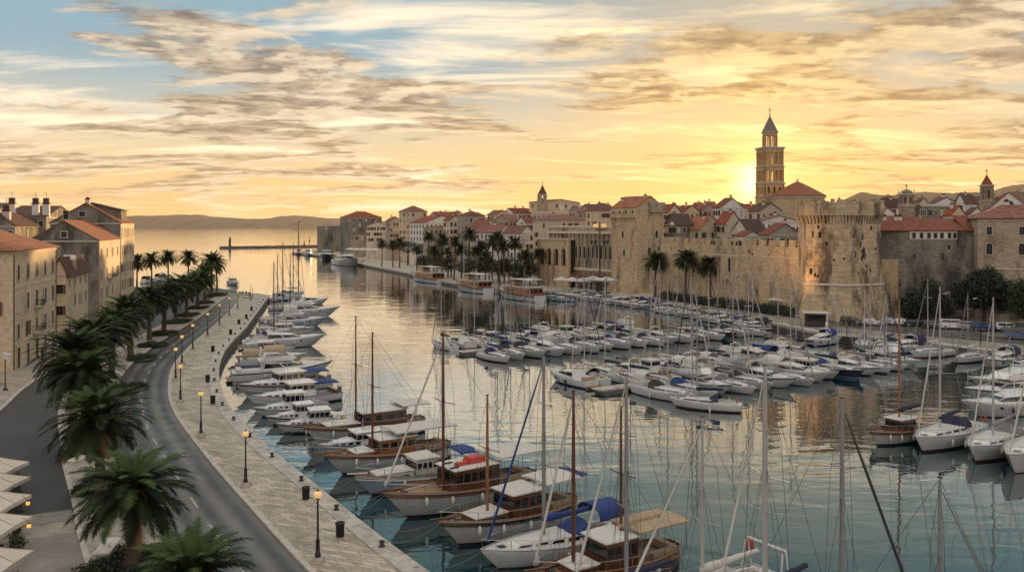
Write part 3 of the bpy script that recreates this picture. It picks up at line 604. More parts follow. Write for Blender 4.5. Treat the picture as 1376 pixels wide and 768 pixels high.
# planting beds under the median palms
for k, (px, py, rx, ry) in enumerate([(179,760,2.6,2.4),(137,655,1.9,2.4),(172,522,2.2,3.4),(190,482,2.0,2.6),(206,464,1.9,2.6),(222,449,2.2,3.0),(238,433,2.4,3.4),(252,424,2.0,3.2),(266,414,2.0,3.2),(277,407,2.0,3.4),(289,397,3.0,4.0),(116,612,2.0,2.4)]):
    c = G(px, py, QZ); rw = random.Random(k+40)
    bl = [(rw.uniform(-.65,.65)*rx, rw.uniform(-.75,.75)*ry, .22, rx*.42, ry*.36, .32) for _ in range(12)]
    t = thing('planting_bed', (f'{ORD[[0,1,4,5,6,7,8,9,10,11,12,3][k]]} low dark planting bed from the camera round a median palm trunk' if k < 10 or k > 10 else 'low round hedge at the far end of the median by the sea'), 'planting bed', (c.x, c.y, QZ), 0, 'planting beds under the median palms')
    crown_mb(bl, 900 if k > 1 else 1100, .13, [M_leaf2, M_leaf, M_leaf][k % 3], k, MB()).build('shrubs', t)
    mb = MB(); mb.lathe([(1.0,.0),(1.0,.07),(0,.12)], M_soil, 18); o = mb.build('soil', t); o.scale = (rx, ry, 1)

# ---------------------------------------------------------------- street furniture on the left quay
def lamp_mesh():
    mb = MB(); mb.box(-.34,.34,-.34,.34,0,.28,M_kerb); mb.box(-.26,.26,-.26,.26,.28,.34,M_kerb); b = mb
    mb = MB(); mb.lathe([(.19,.34),(.19,.5),(.13,.6),(.12,1.25),(.14,1.3),(.075,1.42),(.055,3.5),(.05,3.72),(.11,3.76),(.12,3.84),(.0,3.86)], M_iron, 10); p = mb
    mb = MB(); mb.ball((0,0,4.06), .25, M_globe, 14); mb.lathe([(.09,3.8),(.12,3.86)], M_iron, 8); g_ = mb
    mb = MB(); mb.lathe([(.0,4.40),(.03,4.38),(.05,4.32),(.14,4.29),(.0,4.3)], M_iron, 8)
    return [('plinth', b), ('post', p), ('globe', g_), ('finial', mb)]
lp = thing('street_lamp', 'x', 'street lamp'); LPARTS = [x[1].build(x[0], lp) for x in lamp_mesh()]
lampspx = [(427,755),(330,653),(270,586),(242.5,540),(236,511),(244.5,490),(259,471),(279,452),(295,437),(308,425),(319.5,415),(337,404)]
for k, (px, py) in enumerate(lampspx):
    c = G(px, py, QZ)
    if k == 0: o = lp
    else:
        o = lp.copy(); COL.objects.link(o)
        for ch in LPARTS: q = ch.copy(); COL.objects.link(q); q.parent = o
    o.location = (c.x, c.y, QZ + .01); o['group'] = 'globe lamps along the promenade'
    o['label'] = ['black street lamp with a yellow globe nearest the camera on the promenade', 'second nearest globe lamp, left of a black bin on the promenade'][k] if k < 2 else f'{ORD[k]} globe street lamp from the camera along the promenade kerb'
bin_mb = MB(); bin_mb.lathe([(.0,.0),(.25,.0),(.27,.05),(.29,.82),(.32,.84),(.32,.9),(.27,.9),(.25,.80),(.0,.78)], M_black, 16)
bn = thing('litter_bin', 'x', 'litter bin'); bb = bin_mb.build('body', bn); mb = MB(); mb.lathe([(.26,.74),(.26,.79),(.12,.8),(.12,.74)], M_iron, 16); bl_ = mb.build('liner', bn)
for k, (px, py) in enumerate([(457,720),(411,670),(286,542),(279,513),(286,472),(310,449),(321,435),(331,428),(338,417)]):
    c = G(px, py, QZ); o = bn if k == 0 else bn.copy()
    if k:
        COL.objects.link(o)
        for ch in (bb, bl_): q = ch.copy(); COL.objects.link(q); q.parent = o
    o.location = (c.x, c.y, QZ+.005); o['group'] = 'black bins on the promenade'
    o['label'] = ['black cylindrical bin right of the nearest street lamp', 'black cylindrical bin near the wooden boats, second from the camera'][k] if k < 2 else f'{ORD[k]} small black bin from the camera on the stone promenade'
# mooring bollards on the coping
bm = MB(); bm.lathe([(.22,0),(.2,.06),(.12,.1),(.11,.24),(.19,.3),(.19,.36),(0,.4)], M_iron, 12); bo = bm.build('mooring_bollard'); me = bo.data; bpy.data.objects.remove(bo)
Qb = resample(offset(QL[18:], -.65), 26)
for k, p in enumerate(Qb[:24]):
    o = link('mooring_bollard', me, None, (p.x, p.y, QZ + .06)); tagm(o, f'{ORD[k]} iron mooring bollard from the camera on the left quay edge', 'bollard', 'mooring bollards along the left quay')
# square lamp by the left pavement
c = G(7,524,QZ); t = thing('pavement_lantern', 'street lamp with a big pale box shaped head at the left pavement', 'street lamp', (c.x, c.y, QZ))
mb = MB(); mb.lathe([(.3,0),(.3,.15),(.12,.3),(.07,.6),(.06,3.8),(0,3.8)], M_iron, 10); mb.build('post', t)
mb = MB(); mb.hexa([(-.3,-.35,3.9),(.75,-.35,3.7),(.75,.35,3.7),(-.3,.35,3.9)], [(-.2,-.3,4.6),(.6,-.3,4.35),(.6,.3,4.35),(-.2,.3,4.6)], M_whitec); mb.build('lamp_head', t)
mb = MB(); mb.tube([(0,0,3.7),(.2,0,3.9)], .05, M_iron, 6); mb.build('bracket', t)
# stone blocks and benches in the median
for k, (px, py, sx, sy, sz, rz, lab, nm) in enumerate([(106,629,.45,.9,.75,-.15,'pale stone block at the kerb left of the big palm','stone_block'),(144,748,.42,1.3,.6,.18,'long pale stone bench beside the dark hedge bed at the bottom','stone_bench'),(128,640,.35,.7,.5,.3,'small white stone block behind the large palm trunk','stone_block')]):
    c = G(px, py, QZ); mb = MB(); z = sz; mb.hexa([(-sx,-sy,0),(sx,-sy,0),(sx,sy,0),(-sx,sy,0)],[(-sx*.96,-sy*.97,z),(sx*.96,-sy*.97,z),(sx*.96,sy*.97,z),(-sx*.96,sy*.97,z)], M_white); mb.box(-sx-.06,sx+.06,-sy-.06,sy+.06,z+.002,z+.12,M_trim)
    o = mb.build(nm); o.location = (c.x, c.y, QZ+.005); o.rotation_euler = (0,0,rz); tagm(o, lab, 'stone block' if nm == 'stone_block' else 'bench')
# a low frame (bike stand) near the far promenade end
c = G(333,401,QZ); mb = MB()
mb.tube([(-1.3,0,0),(-1.3,0,2.6)], .06, M_iron); mb.tube([(1.3,0,0),(1.3,0,2.6)], .06, M_iron); mb.tube([(-1.3,0,1.0),(1.3,0,1.0)], .05, M_iron); mb.tube([(-1.3,0,.25),(1.3,0,.25)], .06, M_iron)
o = mb.build('iron_gate_frame'); o.location = (c.x, c.y, QZ); tagm(o, 'black iron frame with a low bar at the far end of the promenade', 'gate frame')
# parasols of the terrace at the bottom left
for k, (py, w) in enumerate([(621,4.1),(642,4.1),(667,4.1),(697,4.1),(745,4.1)]):
    zc = 3.5; Y = F*(CH-zc)/(py-HY); X = (20-CX)/F*Y - 1.95
    t = thing('square_parasol', f'{ORD[k]} cream square parasol from the top in the bottom left corner row', 'parasol', (X, Y, QZ), 0.0, 'cream parasols at the left street edge')
    mb = MB(); a = 1.95; zr = 1.75; zt = 2.75; n = 6; rows = []
    for j in range(n+1):
        s = 1-j/n; z = zr + (zt-zr)*(j/n)**1.15
        rows.append([(-a*s,-a*s,z),(0,-a*s*.985,z+.0+.05*s),(a*s,-a*s,z),(a*s*.985,0,z+.05*s),(a*s,a*s,z),(0,a*s*.985,z+.05*s),(-a*s,a*s,z),(-a*s*.985,0,z+.05*s)])
    mb.grid(rows, M_cloth, closed=True, sm=False); mb.build('canopy', t)
    for j in range(0, 8): mb = MB(); mb.tube([Vector(rows[q][j]) + Vector((0,0,.015)) for q in range(n)] + [Vector((0,0,zt+.02))], .022, M_tan, 4); mb.build('rib', t)
    mb = MB(); ring = rows[0]
    for j in range(8):
        p, q = Vector(ring[j]), Vector(ring[(j+1) % 8]); mb.face([p+Vector((0,0,-.28)), q+Vector((0,0,-.26)), q, p], M_cloth)
    mb.build('valance', t)
    mb = MB(); mb.tube([(0,0,0),(0,0,zt+.12)], .045, M_mastw, 8); mb.box(-.35,.35,-.35,.35,0,.1,M_iron); mb.build('pole', t)
    # table with two chairs and a plant below each parasol
    q = thing('cafe_table', f'dark cafe table under the {ORD[k]} cream parasol from the top', 'table', (X+1.2, Y-.6, QZ), .3*k, 'tables under the cream parasols')
    mb = MB(); mb.lathe([(0,.72),(.4,.72),(.4,.76),(0,.76)], M_door, 14); mb.build('tabletop', q); mb = MB(); mb.tube([(0,0,0),(0,0,.72)], .04, M_iron); mb.box(-.22,.22,-.22,.22,0,.03,M_iron); mb.build('base', q)
    q = thing('potted_shrub', f'dark potted shrub at the street side of the {ORD[k]} cream parasol from the top', 'potted plant', (X+2.35, Y-.5, QZ), 0, 'potted shrubs along the terrace')
    mb = MB(); mb.lathe([(0,0),(.24,0),(.32,.5),(.28,.5),(.24,.44),(0,.44)], M_door, 12); mb.build('pot', q)
    crown_mb([(0,0,.95,.38,.38,.55)], 1500, .09, M_leaf2, k, MB()).build('foliage', q)
    if k in (2,3):
        q = thing('table_lantern', f'small glowing orange lantern hung at the edge of the {ORD[k]} parasol', 'lantern', (X+2.3, Y+.9, QZ+1.35)); mb = MB(); mb.lathe([(0,0),(.11,.03),(.13,.15),(.09,.28),(0,.3)], M_lant, 10); mb.build('glass', q)
        mb = MB(); mb.tube([(0,0,.3),(-.15,0,.5),(-.4,0,.62)], .015, M_iron, 5); mb.lathe([(.12,.27),(.06,.34),(0,.34)], M_iron, 10); mb.build('hanger', q)
# ---------------------------------------------------------------- people
def person_mesh(seed, cl, tr):
    rw = random.Random(seed); st = rw.uniform(.08,.25)
    V = [(0,0,.95),(0,0,1.2),(0,0,1.42),(0,0,1.52),(0,-.01,1.64),(0,-.01,1.74),
         (-.1,0,.88),(-.11,-st*.5,.48),(-.11,-st*.3,.08),(-.11,-st*.3-.15,.04),(.1,0,.88),(.11,st*.3,.48),(.11,st*.8,.08),(.11,st*.8-.15,.04),
         (-.2,0,1.4),(-.26,.05,1.12),(-.25,-.1,.86),(.2,0,1.4),(.26,.05,1.12),(.25,-.12,.88)]
    E = [(0,1),(1,2),(2,3),(3,4),(4,5),(0,6),(6,7),(7,8),(8,9),(0,10),(10,11),(11,12),(12,13),(2,14),(14,15),(15,16),(2,17),(17,18),(18,19)]
    RD = [.14,.14,.12,.055,.1,.07,.1,.07,.05,.04,.1,.07,.05,.04,.07,.05,.04,.07,.05,.04]
    me = bpy.data.meshes.new('body'); bm = bmesh.new(); lay = bm.verts.layers.skin.verify(); vs = [bm.verts.new(v) for v in V]
    for v, r in zip(vs, RD): v[lay].radius = (r, r*.8)
    vs[0][lay].use_root = True
    for a, b in E: bm.edges.new((vs[a], vs[b]))
    bm.to_mesh(me); bm.free()
    m = bpy.data.materials.new(f'person clothing {seed}'); m.use_nodes = True; nt = m.node_tree; b = nt.nodes['Principled BSDF']; b.inputs['Roughness'].default_value = .85
    tc = nt.nodes.new('ShaderNodeTexCoord'); sp = nt.nodes.new('ShaderNodeSeparateXYZ'); nt.links.new(tc.outputs['Object'], sp.inputs[0])
    cr = nt.nodes.new('ShaderNodeValToRGB'); cr.color_ramp.interpolation = 'CONSTANT'; mr = nt.nodes.new('ShaderNodeMath'); mr.operation = 'DIVIDE'; nt.links.new(sp.outputs[2], mr.inputs[0]); mr.inputs[1].default_value = 1.85; nt.links.new(mr.outputs[0], cr.inputs[0])
    e = cr.color_ramp.elements; e[0].color = (.01,.01,.01,1); e[1].position = .05; e[1].color = (*tr,1)
    for pos, c in ((.50, cl), (.805, (.32,.19,.12)), (.93, (.03,.02,.015))): x = e.new(pos); x.color = (*c,1)
    nt.links.new(cr.outputs[0], b.inputs['Base Color']); me.materials.append(m); return me
PM = [person_mesh(1,(.02,.02,.025),(.02,.02,.03)), person_mesh(2,(.40,.03,.02),(.03,.03,.05)), person_mesh(3,(.45,.43,.4),(.06,.07,.12)), person_mesh(4,(.05,.08,.16),(.25,.21,.15))]
def person(px, py, k, label, rz=0.0, group=None, z=QZ, xy=None):
    c = G(px, py, z) if xy is None else Vector((*xy, z)); o = link('person', PM[k], None, (c.x, c.y, z), rz)
    sk = o.modifiers.new('skin', 'SKIN'); sk.use_smooth_shade = True; sb = o.modifiers.new('sub', 'SUBSURF'); sb.levels = 1; sb.render_levels = 1
    tagm(o, label, 'person', group); return o
person(331,398,0,'person in dark clothes standing left at the far promenade end',.5)
person(335,399,0,'person in dark clothes standing right at the far promenade end',2.6)
person(57,483,0,'person in black standing on the left pavement by the doorway',1.2)
person(849,404,1,'person in a red top on the quay right of the square tower',-.4)
person(776,388,2,'person in a white top before the waterfront awnings',.2,'people before the awnings')
person(781,388,0,'person in black beside the white clad one before the waterfront awnings',.9,'people before the awnings')
person(787,389,3,'person in a blue top at the right end of the awning group',2.0,'people before the awnings')
person(768,387,0,'person in dark clothes left of the group at the waterfront awnings',2.0,'people before the awnings')

# darker bushy trees between and under the waterfront palms
rw = random.Random(66)
for k, px in enumerate([569,587,606,626,642,657,669,684,697,712]):
    qv = min(RQX, key=lambda q: abs(CX+F*q.x/q.y-px)); Y = qv.y*1.03 + 13 + (k*5 % 4)*3; X = (px-CX)/F*Y; hh_ = rw.uniform(4.5,6.5)
    tree(f'{ORD[k]} dark bushy tree from the left under the waterfront palms', (X, Y, QZ), [(0,0,hh_,rw.uniform(3,4.2),2.6,rw.uniform(2,2.8)),(rw.uniform(-2.5,2.5),0,hh_-1,2.6,2.2,1.8),(rw.uniform(-2,2),0,hh_+1.4,2.0,2,1.5)], [M_leaf,M_leaf2][k%2], .42, 34, .25, 70+k, 'dark bushy trees under the waterfront palms', 'bushy_tree')
# ---------------------------------------------------------------- windows and roofs
WM = {}
def window_mesh(w, h, style):
    key = (round(w,2), round(h,2), style)
    if key in WM: return WM[key]
    fr = MB(); pn = MB(); sh = MB(); sh_l = MB(); t = .14 if w > .7 else .09
    arch = 'arch' in style; dark = M_void if 'void' in style else M_glass
    if arch:
        seg = [(math.cos(math.pi*(1-k/8))*w/2, h - w/2 + math.sin(math.pi*k/8)*w/2) for k in range(9)]
        pts = [(-w/2,0)] + seg + [(w/2,0)]; pn.face([(x,-.02,z) for x, z in [(-w/2,0),(w/2,0)] + seg[::-1]], dark)
        out = [(-w/2-t,0)] + [((x)*(1+2*t/w), h-w/2+(z-h+w/2)*(1+2*t/w)) for x, z in seg] + [(w/2+t,0)]
        for i in range(len(pts)-1):
            a, b, c, d = pts[i], pts[i+1], out[i+1], out[i]
            fr.hexa([(a[0],0,a[1]),(b[0],0,b[1]),(c[0],0,c[1]),(d[0],0,d[1])], [(a[0],-.09,a[1]),(b[0],-.09,b[1]),(c[0],-.09,c[1]),(d[0],-.09,d[1])], M_trim)
    else:
        pn.box(-w/2, w/2, -.02, .0, 0, h, dark)
        if style != 'slit':
            fr.box(-w/2-t,-w/2,-.09,0,0,h,M_trim); fr.box(w/2,w/2+t,-.09,0,0,h,M_trim); fr.box(-w/2-t-.04,w/2+t+.04,-.13,0,h,h+t*1.1,M_trim)
    if 'void' not in style and style != 'slit' and w > .7:
        pn.box(-.03,.03,-.05,-.021,.02,h-.02-(w/2 if arch else 0),M_shutb); pn.box(-w/2+.01,w/2-.01,-.048,-.022,h*.6,h*.6+.05,M_shutb)
    if style != 'slit': fr.box(-w/2-t-.06, w/2+t+.06, -.18, 0, -.12, 0, M_trim)
    if 'shut' in style:
        c = M_shut if 'pale' in style else M_shutb
        for s in (-1,1):
            x0 = s*(w/2+.02); x1 = s*(w*.98); sh.box(min(x0,x1), max(x0,x1), -.15, -.10, .02, h-.02, c)
            for j in range(int(h/.16)): sh.box(min(x0,x1)+.05, max(x0,x1)-.05, -.165, -.15, .08+j*.16, .15+j*.16, c)
            if s < 0: sh_l, sh = sh, MB()
    if 'closed' in style:
        pn.box(-w/2+.02, w/2-.02, -.07, -.051, .02, h-.02, M_shut)
        for j in range(int(h/.16)-1): pn.box(-w/2+.06, w/2-.06, -.085, -.07, .08+j*.16, .15+j*.16, M_shut)
    r = []
    for nm, m in (('window', pn), ('frame', fr), ('shutter', sh_l), ('shutter', sh)):
        if m.f: o = m.build(nm); r.append((nm, o.data)); bpy.data.objects.remove(o)
    WM[key] = r; return r
def window(par, x, y, z, rz, w, h, style='plain', label=None):
    r = window_mesh(w, h, style); o = link('window', r[0][1], par, (x,y,z), rz)
    for nm, me in r[1:]: link(nm, me, o)
    return o
def door(par, x, y, rz, w, h, m=None, name='door', z=0):
    mb = MB(); mb.box(-w/2,w/2,-.05,0,0,h,m or M_door); mb.box(-.02,.02,-.07,-.05,.05,h-.05,M_void); o = mb.build(name, par); o.location = (x,y,z); o.rotation_euler = (0,0,rz)
    mb = MB(); t = .16; mb.box(-w/2-t,-w/2,-.12,0,0,h,M_trim); mb.box(w/2,w/2+t,-.12,0,0,h,M_trim); mb.box(-w/2-t-.05,w/2+t+.05,-.15,0,h,h+.2,M_trim); mb.build('frame', o); return o
def roofq(mb, e0, e1, r1, r0, m, th=.16):
    e0, e1, r0, r1 = map(Vector, (e0, e1, r0, r1)); u = (e1-e0).normalized(); n = (e1-e0).cross(r0-e0).normalized(); v = n.cross(u)
    pts = [e0, e1, r1, r0]; uv = [((p-e0).dot(u), (p-e0).dot(v)) for p in pts]
    if (r1-r0).length < .01: pts = pts[:3]; uv = uv[:3]
    mb.face([p + n*th for p in pts], m, uv=uv)
    q = [p + n*th for p in pts]
    for i in range(len(pts)): j = (i+1) % len(pts); mb.face([pts[i], pts[j], q[j], q[i]], m, uv=[(0,0),(.3,0),(.3,.1),(0,.1)])
    mb.face(pts[::-1], m, uv=uv[::-1])
def shell(par, w, d, h, rise, kind, mw, mr, ov=.35, h0=0.0, cornice=True):
    "walls and roof; local x in [-w,0], y in [0,d]"
    mb = MB()
    if kind == 'x': # ridge along x: gables on the x ends
        mb.face([(-w,0,h0),(0,0,h0),(0,0,h),(-w,0,h)], mw); mb.face([(0,d,h0),(-w,d,h0),(-w,d,h),(0,d,h)], mw)
        mb.face([(0,0,h0),(0,d,h0),(0,d,h),(0,d/2,h+rise),(0,0,h)], mw); mb.face([(-w,d,h0),(-w,0,h0),(-w,0,h),(-w,d/2,h+rise),(-w,d,h)], mw)
    elif kind == 'y':
        mb.face([(-w,0,h0),(0,0,h0),(0,0,h),(-w/2,0,h+rise),(-w,0,h)], mw); mb.face([(0,d,h0),(-w,d,h0),(-w,d,h),(-w/2,d,h+rise),(0,d,h)], mw)
        mb.face([(0,0,h0),(0,d,h0),(0,d,h),(0,0,h)], mw); mb.face([(-w,d,h0),(-w,0,h0),(-w,0,h),(-w,d,h)], mw)
    else: mb.hexa([(-w,0,h0),(0,0,h0),(0,d,h0),(-w,d,h0)], [(-w,0,h),(0,0,h),(0,d,h),(-w,d,h)], mw)
    if cornice and kind != 'flat':
        c = .14
        mb.box(-w-c,c,-c,0,h-.35,h-.08,M_trim); mb.box(0,c,0,d,h-.35,h-.08,M_trim)
    mb.build('wall', par)
    mb = MB(); k = rise/(d/2 if kind == 'x' else w/2) if kind in 'xy' else 0; o = ov; z = h - o*k
    if kind == 'x':
        roofq(mb, (-w-.25,-o,z), (.25,-o,z), (.25,d/2,h+rise), (-w-.25,d/2,h+rise), mr); roofq(mb, (.25,d+o,z), (-w-.25,d+o,z), (-w-.25,d/2,h+rise), (.25,d/2,h+rise), mr)
        mb.tube([(-w-.25,d/2,h+rise+.13),(.25,d/2,h+rise+.13)], .14, mr, 6)
    elif kind == 'y':
        roofq(mb, (o,-.25,z), (o,d+.25,z), (-w/2,d+.25,h+rise), (-w/2,-.25,h+rise), mr); roofq(mb, (-w-o,d+.25,z), (-w-o,-.25,z), (-w/2,-.25,h+rise), (-w/2,d+.25,h+rise), mr)
        mb.tube([(-w/2,-.25,h+rise+.13),(-w/2,d+.25,h+rise+.13)], .14, mr, 6)
    elif kind == 'hip':
        if w > d: r0, r1 = (-w+d/2,d/2,h+rise), (-d/2,d/2,h+rise)
        else: r0, r1 = (-w/2,w/2,h+rise), (-w/2,d-w/2,h+rise)
        a, b, c, e = (-w-o,-o,h), (o,-o,h), (o,d+o,h), (-w-o,d+o,h)
        if w > d: roofq(mb,a,b,r1,r0,mr); roofq(mb,c,e,r0,r1,mr); roofq(mb,b,c,r1,r1,mr); roofq(mb,e,a,r0,r0,mr)
        else: roofq(mb,a,b,r0,r0,mr); roofq(mb,c,e,r1,r1,mr); roofq(mb,b,c,r1,r0,mr); roofq(mb,e,a,r0,r1,mr)
    elif kind == 'flat':
        for x0,x1,y0,y1 in ((-w-.1,.1,-.1,.3),(-w-.1,.1,d-.3,d+.1),(-w-.1,-w+.3,.3,d-.3),(-.3,.1,.3,d-.3)): mb.box(x0,x1,y0,y1,h+.002,h+.7,M_trim)
        mb.face([(-w,0,h+.05),(0,0,h+.05),(0,d,h+.05),(-w,d,h+.05)], M_town)
    return mb.build('roof', par)
def chimney(par, x, y, z, h=1.6, s=.5, m=None, cap=True):
    mb = MB(); mb.box(x-s,x+s,y-s*.7,y+s*.7,z-1.2,z+h,m or M_white)
    if cap: mb.box(x-s*1.25,x+s*1.25,y-s,y+s,z+h+.002,z+h+.18,M_tileD); mb.box(x-s*.7,x+s*.7,y-s*.4,y+s*.4,z+h+.182,z+h+.55,M_tileD)
    return mb.build('chimney', par)
def frame_dims(pl, pc, pr, Y, th):
    X = (pc-CX)/F*Y; c, s = math.cos(th), math.sin(th); kl = (pl-CX)/F; kr = (pr-CX)/F
    w = (X-kl*Y)/(c-kl*s); d = (kr*Y-X)/(-s-kr*c); return X, w, d
TH = R(-55)
def house(name, label, pl, pc, pr, ye, Y, kind='x', rise=2.2, mw=None, mr=None, th=TH, z0=None, fw=None, sw=None, wsz=(.9,1.5), cat='house', group=None, style='plain', chim=0, w=None, d=None, top=1.2, step=3.2, ov=.35):
    X, w_, d_ = frame_dims(pl, pc, pr, Y, th); w = w or w_; d = d or d_; z0 = RZ if z0 is None else z0; h = CH-(ye-HY)/F*Y - z0
    t = thing(name, label, cat, (X, Y, z0), th, group); t['wdh'] = (w, d, h)
    rf = shell(t, w, d, h, rise, kind, mw or M_plas, mr or M_tile, ov)
    rw = random.Random(label)
    for face, spec, L in (('f', fw, w), ('s', sw, d)):
        if not spec: continue
        nc, nr = spec
        for r in range(nr):
            for c in range(nc):
                if rw.random() < .06 and nr > 1: continue
                u = (c+.5)/nc*L; z = h - top - wsz[1] - r*step
                st = style if not isinstance(style, (list, tuple)) else rw.choice(style)
                if face == 'f': window(t, -L+u, 0, z, 0, wsz[0], wsz[1], st)
                else: window(t, 0, u, z, math.pi/2, wsz[0], wsz[1], st)
    for c in range(chim):
        u = rw.uniform(.2,.8); v = rw.uniform(.35,.6); chimney(rf, -w*u, d*v, h + rise*.8, rw.uniform(.8,1.5), .38)
    return t, w, d, h
# ---------------------------------------------------------------- left bank houses
def balcony(par, x, y, z, L, rz):
    mb = MB(); mb.box(-L/2,L/2,-.9,0,-.16,0,M_trim)
    for s in (-1,1): mb.box(s*L*.35-.08,s*L*.35+.08,-.7,0,-.5,-.162,M_trim)
    o = mb.build('balcony', par); o.location = (x,y,z); o.rotation_euler = (0,0,rz)
    mb = MB()
    mb.tube([(-L/2+.03,0,.95),(-L/2+.03,-.86,.95),(L/2-.03,-.86,.95),(L/2-.03,0,.95)], .03, M_iron, 4)
    n = int(L/.16)
    for i in range(n+1): xx = -L/2+.03 + (L-.06)*i/n; mb.tube([(xx,-.86,0),(xx,-.86,.95)], .014, M_iron, 3, cap=False)
    for i in range(5): yy = -.86*i/5; [mb.tube([(s*(L/2-.03),yy,0),(s*(L/2-.03),yy,.95)], .014, M_iron, 3, cap=False) for s in (-1,1)]
    mb.build('railing', o)
thA = R(15.5)
t, w, d, h = house('stone_house', 'large pale stone house at the left edge with a tiled hip roof and skylights', -60, 17, 75, 338, 118.5, 'hip', 3.6, M_facade, M_tileB, thA, QZ, None, None, cat='house', ov=.55, w=17)
for c in range(5):
    u = (c+.55)/5*d
    window(t, 0, u, h-4.1, math.pi/2, 1.2, 2.2, ['arch','arch','arch','arch','arch'][c])
    window(t, 0, u, h-8.6, math.pi/2, 1.2, 2.4, ['closed','plain','plain','pale shut','plain'][c])
    window(t, 0, u, h-12.4, math.pi/2, 1.05, 2.1, ['plain','brown shut','plain','pale shut','plain'][c])
    door(t, 0, u, math.pi/2, 1.4, 2.9, M_door if c != 2 else M_void)
for c in range(3): window(t, -2.2-c*3.4, 0, h-4.4, 0, .95, 1.9, 'plain'); window(t, -2.2-c*3.4, 0, h-8.8, 0, .95, 1.9, 'brown shut')
mb = MB(); mb.box(0,.08,.2,d-.2,h-5.2,h-5.0,M_trim); mb.box(0,.08,.2,d-.2,3.5,3.7,M_trim); mb.build('string_course', t)
for yy in (.3, d-.25): mb = MB(); mb.tube([(.12,yy,.1),(.12,yy,h-.4)], .07, M_shutb, 6); mb.build('downpipe', t)
balcony(t, 0, d*.51, h-8.62, 2.6, math.pi/2); balcony(t, 0, d*.51, h-12.42, 4.6, math.pi/2)
mb = MB(); k = 3.6/8.5
for x in (-6.6,-5.0,-3.4): mb.face([(x-.35, 3.2, h+3.2*k+.22),(x+.35,3.2,h+3.2*k+.22),(x+.35,5.0,h+5.0*k+.22),(x-.35,5.0,h+5.0*k+.22)], M_shut)
for y in (6.,8.6,11.2): mb.face([(-2.4, y-.35, h+2.4*k+.22),(-2.4,y+.35,h+2.4*k+.22),(-3.9,y+.35,h+3.9*k+.22),(-3.9,y-.35,h+3.9*k+.22)][::-1], M_shut)
mb.build('skylight', t)
t, w, d, h = house('stone_house', 'small narrow stone house with a single dormer between two taller left bank houses', 71, 89, 118, 367, 152, 'y', 2.6, M_facade, M_tileD, R(15.4), QZ, None, None)
for c in range(4):
    u = (c+.5)/4*d; window(t, 0, u, h-2.6, math.pi/2, .9, 1.4, 'plain'); window(t, 0, u, h-6.2, math.pi/2, 1.0, 2.0, ['closed','plain','pale shut','plain'][c]); door(t, 0, u, math.pi/2, 1.3, 2.6)
window(t, -w*.5, 0, h-3.6, 0, 1.0, 1.6, 'brown shut'); window(t, -w*.5, 0, h-7.4, 0, 1.0, 1.6, 'brown shut')
q = MB(); yy = d*.42
q.box(-1.6,-.12,yy-.75,yy+.75,h-.2,h+2.1,M_facade); q.hexa([(-2.0,yy-.9,h+2.102),(0,yy-.9,h+2.102),(0,yy+.9,h+2.102),(-2.0,yy+.9,h+2.102)], [(-2.0,yy-.05,h+3.0),(0,yy-.05,h+3.0),(0,yy+.05,h+3.0),(-2.0,yy+.05,h+3.0)], M_trim)
dm = q.build('dormer', t); window(dm, -.12, yy, h+.4, math.pi/2, .8, 1.2, 'arch')
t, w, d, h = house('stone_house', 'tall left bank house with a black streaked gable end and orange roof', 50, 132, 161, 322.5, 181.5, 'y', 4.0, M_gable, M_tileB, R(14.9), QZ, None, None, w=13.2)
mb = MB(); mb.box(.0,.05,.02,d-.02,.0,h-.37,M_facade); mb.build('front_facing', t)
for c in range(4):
    u = (c+.5)/4*d; window(t, .05, u, h-3.8, math.pi/2, 1.0, 1.8, 'plain'); window(t, .05, u, h-8.6, math.pi/2, 1.05, 2.2, ['pale shut','plain','plain','brown shut'][c]); window(t, .05, u, h-12.6, math.pi/2, 1.05, 2.2, ['plain','pale shut','plain','closed'][c])
    door(t, .05, u, math.pi/2, 1.3, 2.7)
balcony(t, .05, d*.5, h-8.62, 5.5, math.pi/2); window(t, -w*.5, 0, h+.6, 0, 1.1, 1.2, 'plain'); window(t, -w*.25, 0, h-4.4, 0, .8, 1.3, 'plain')
mb = MB(); mb.tube([(.12,.25,.1),(.12,.25,h-.4)], .08, M_shutb, 6); mb.build('downpipe', t)
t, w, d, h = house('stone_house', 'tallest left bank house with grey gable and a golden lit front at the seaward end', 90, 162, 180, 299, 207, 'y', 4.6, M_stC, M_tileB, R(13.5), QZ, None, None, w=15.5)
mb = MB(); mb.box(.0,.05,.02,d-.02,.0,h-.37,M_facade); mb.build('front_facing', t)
for c in range(5):
    u = (c+.5)/5*d
    for r in range(4): window(t, .05, u, h-3.6-r*4.2, math.pi/2, 1.15, 2.2, ['plain','plain','brown shut','plain'][(r+c) % 4])
    door(t, .05, u, math.pi/2, 1.3, 2.7)
window(t, -w*.55, 0, h+1.4, 0, 1.3, 1.3, 'plain'); window(t, -w*.78, 0, h+.8, 0, 1.1, 2.0, 'void')
mb = MB(); mb.hexa([(-w*.55,d*.3,h+1),(-.6,d*.3,h-.2),(-.6,d*.7,h-.2),(-w*.55,d*.7,h+1)],[(-w*.55,d*.3,h+4.9),(-.9,d*.3,h+3.0),(-.9,d*.7,h+3.0),(-w*.55,d*.7,h+4.9)], M_stC)
at = mb.build('attic', t); mb = MB(); roofq(mb,(-.4,d*.27,h+2.95),(-.4,d*.73,h+2.95),(-w*.56,d*.73,h+5.0),(-w*.56,d*.27,h+5.0),M_tileD); mb.build('roof', at)
chimney(t, -w*.5, 2.0, h+4.6, 1.0)
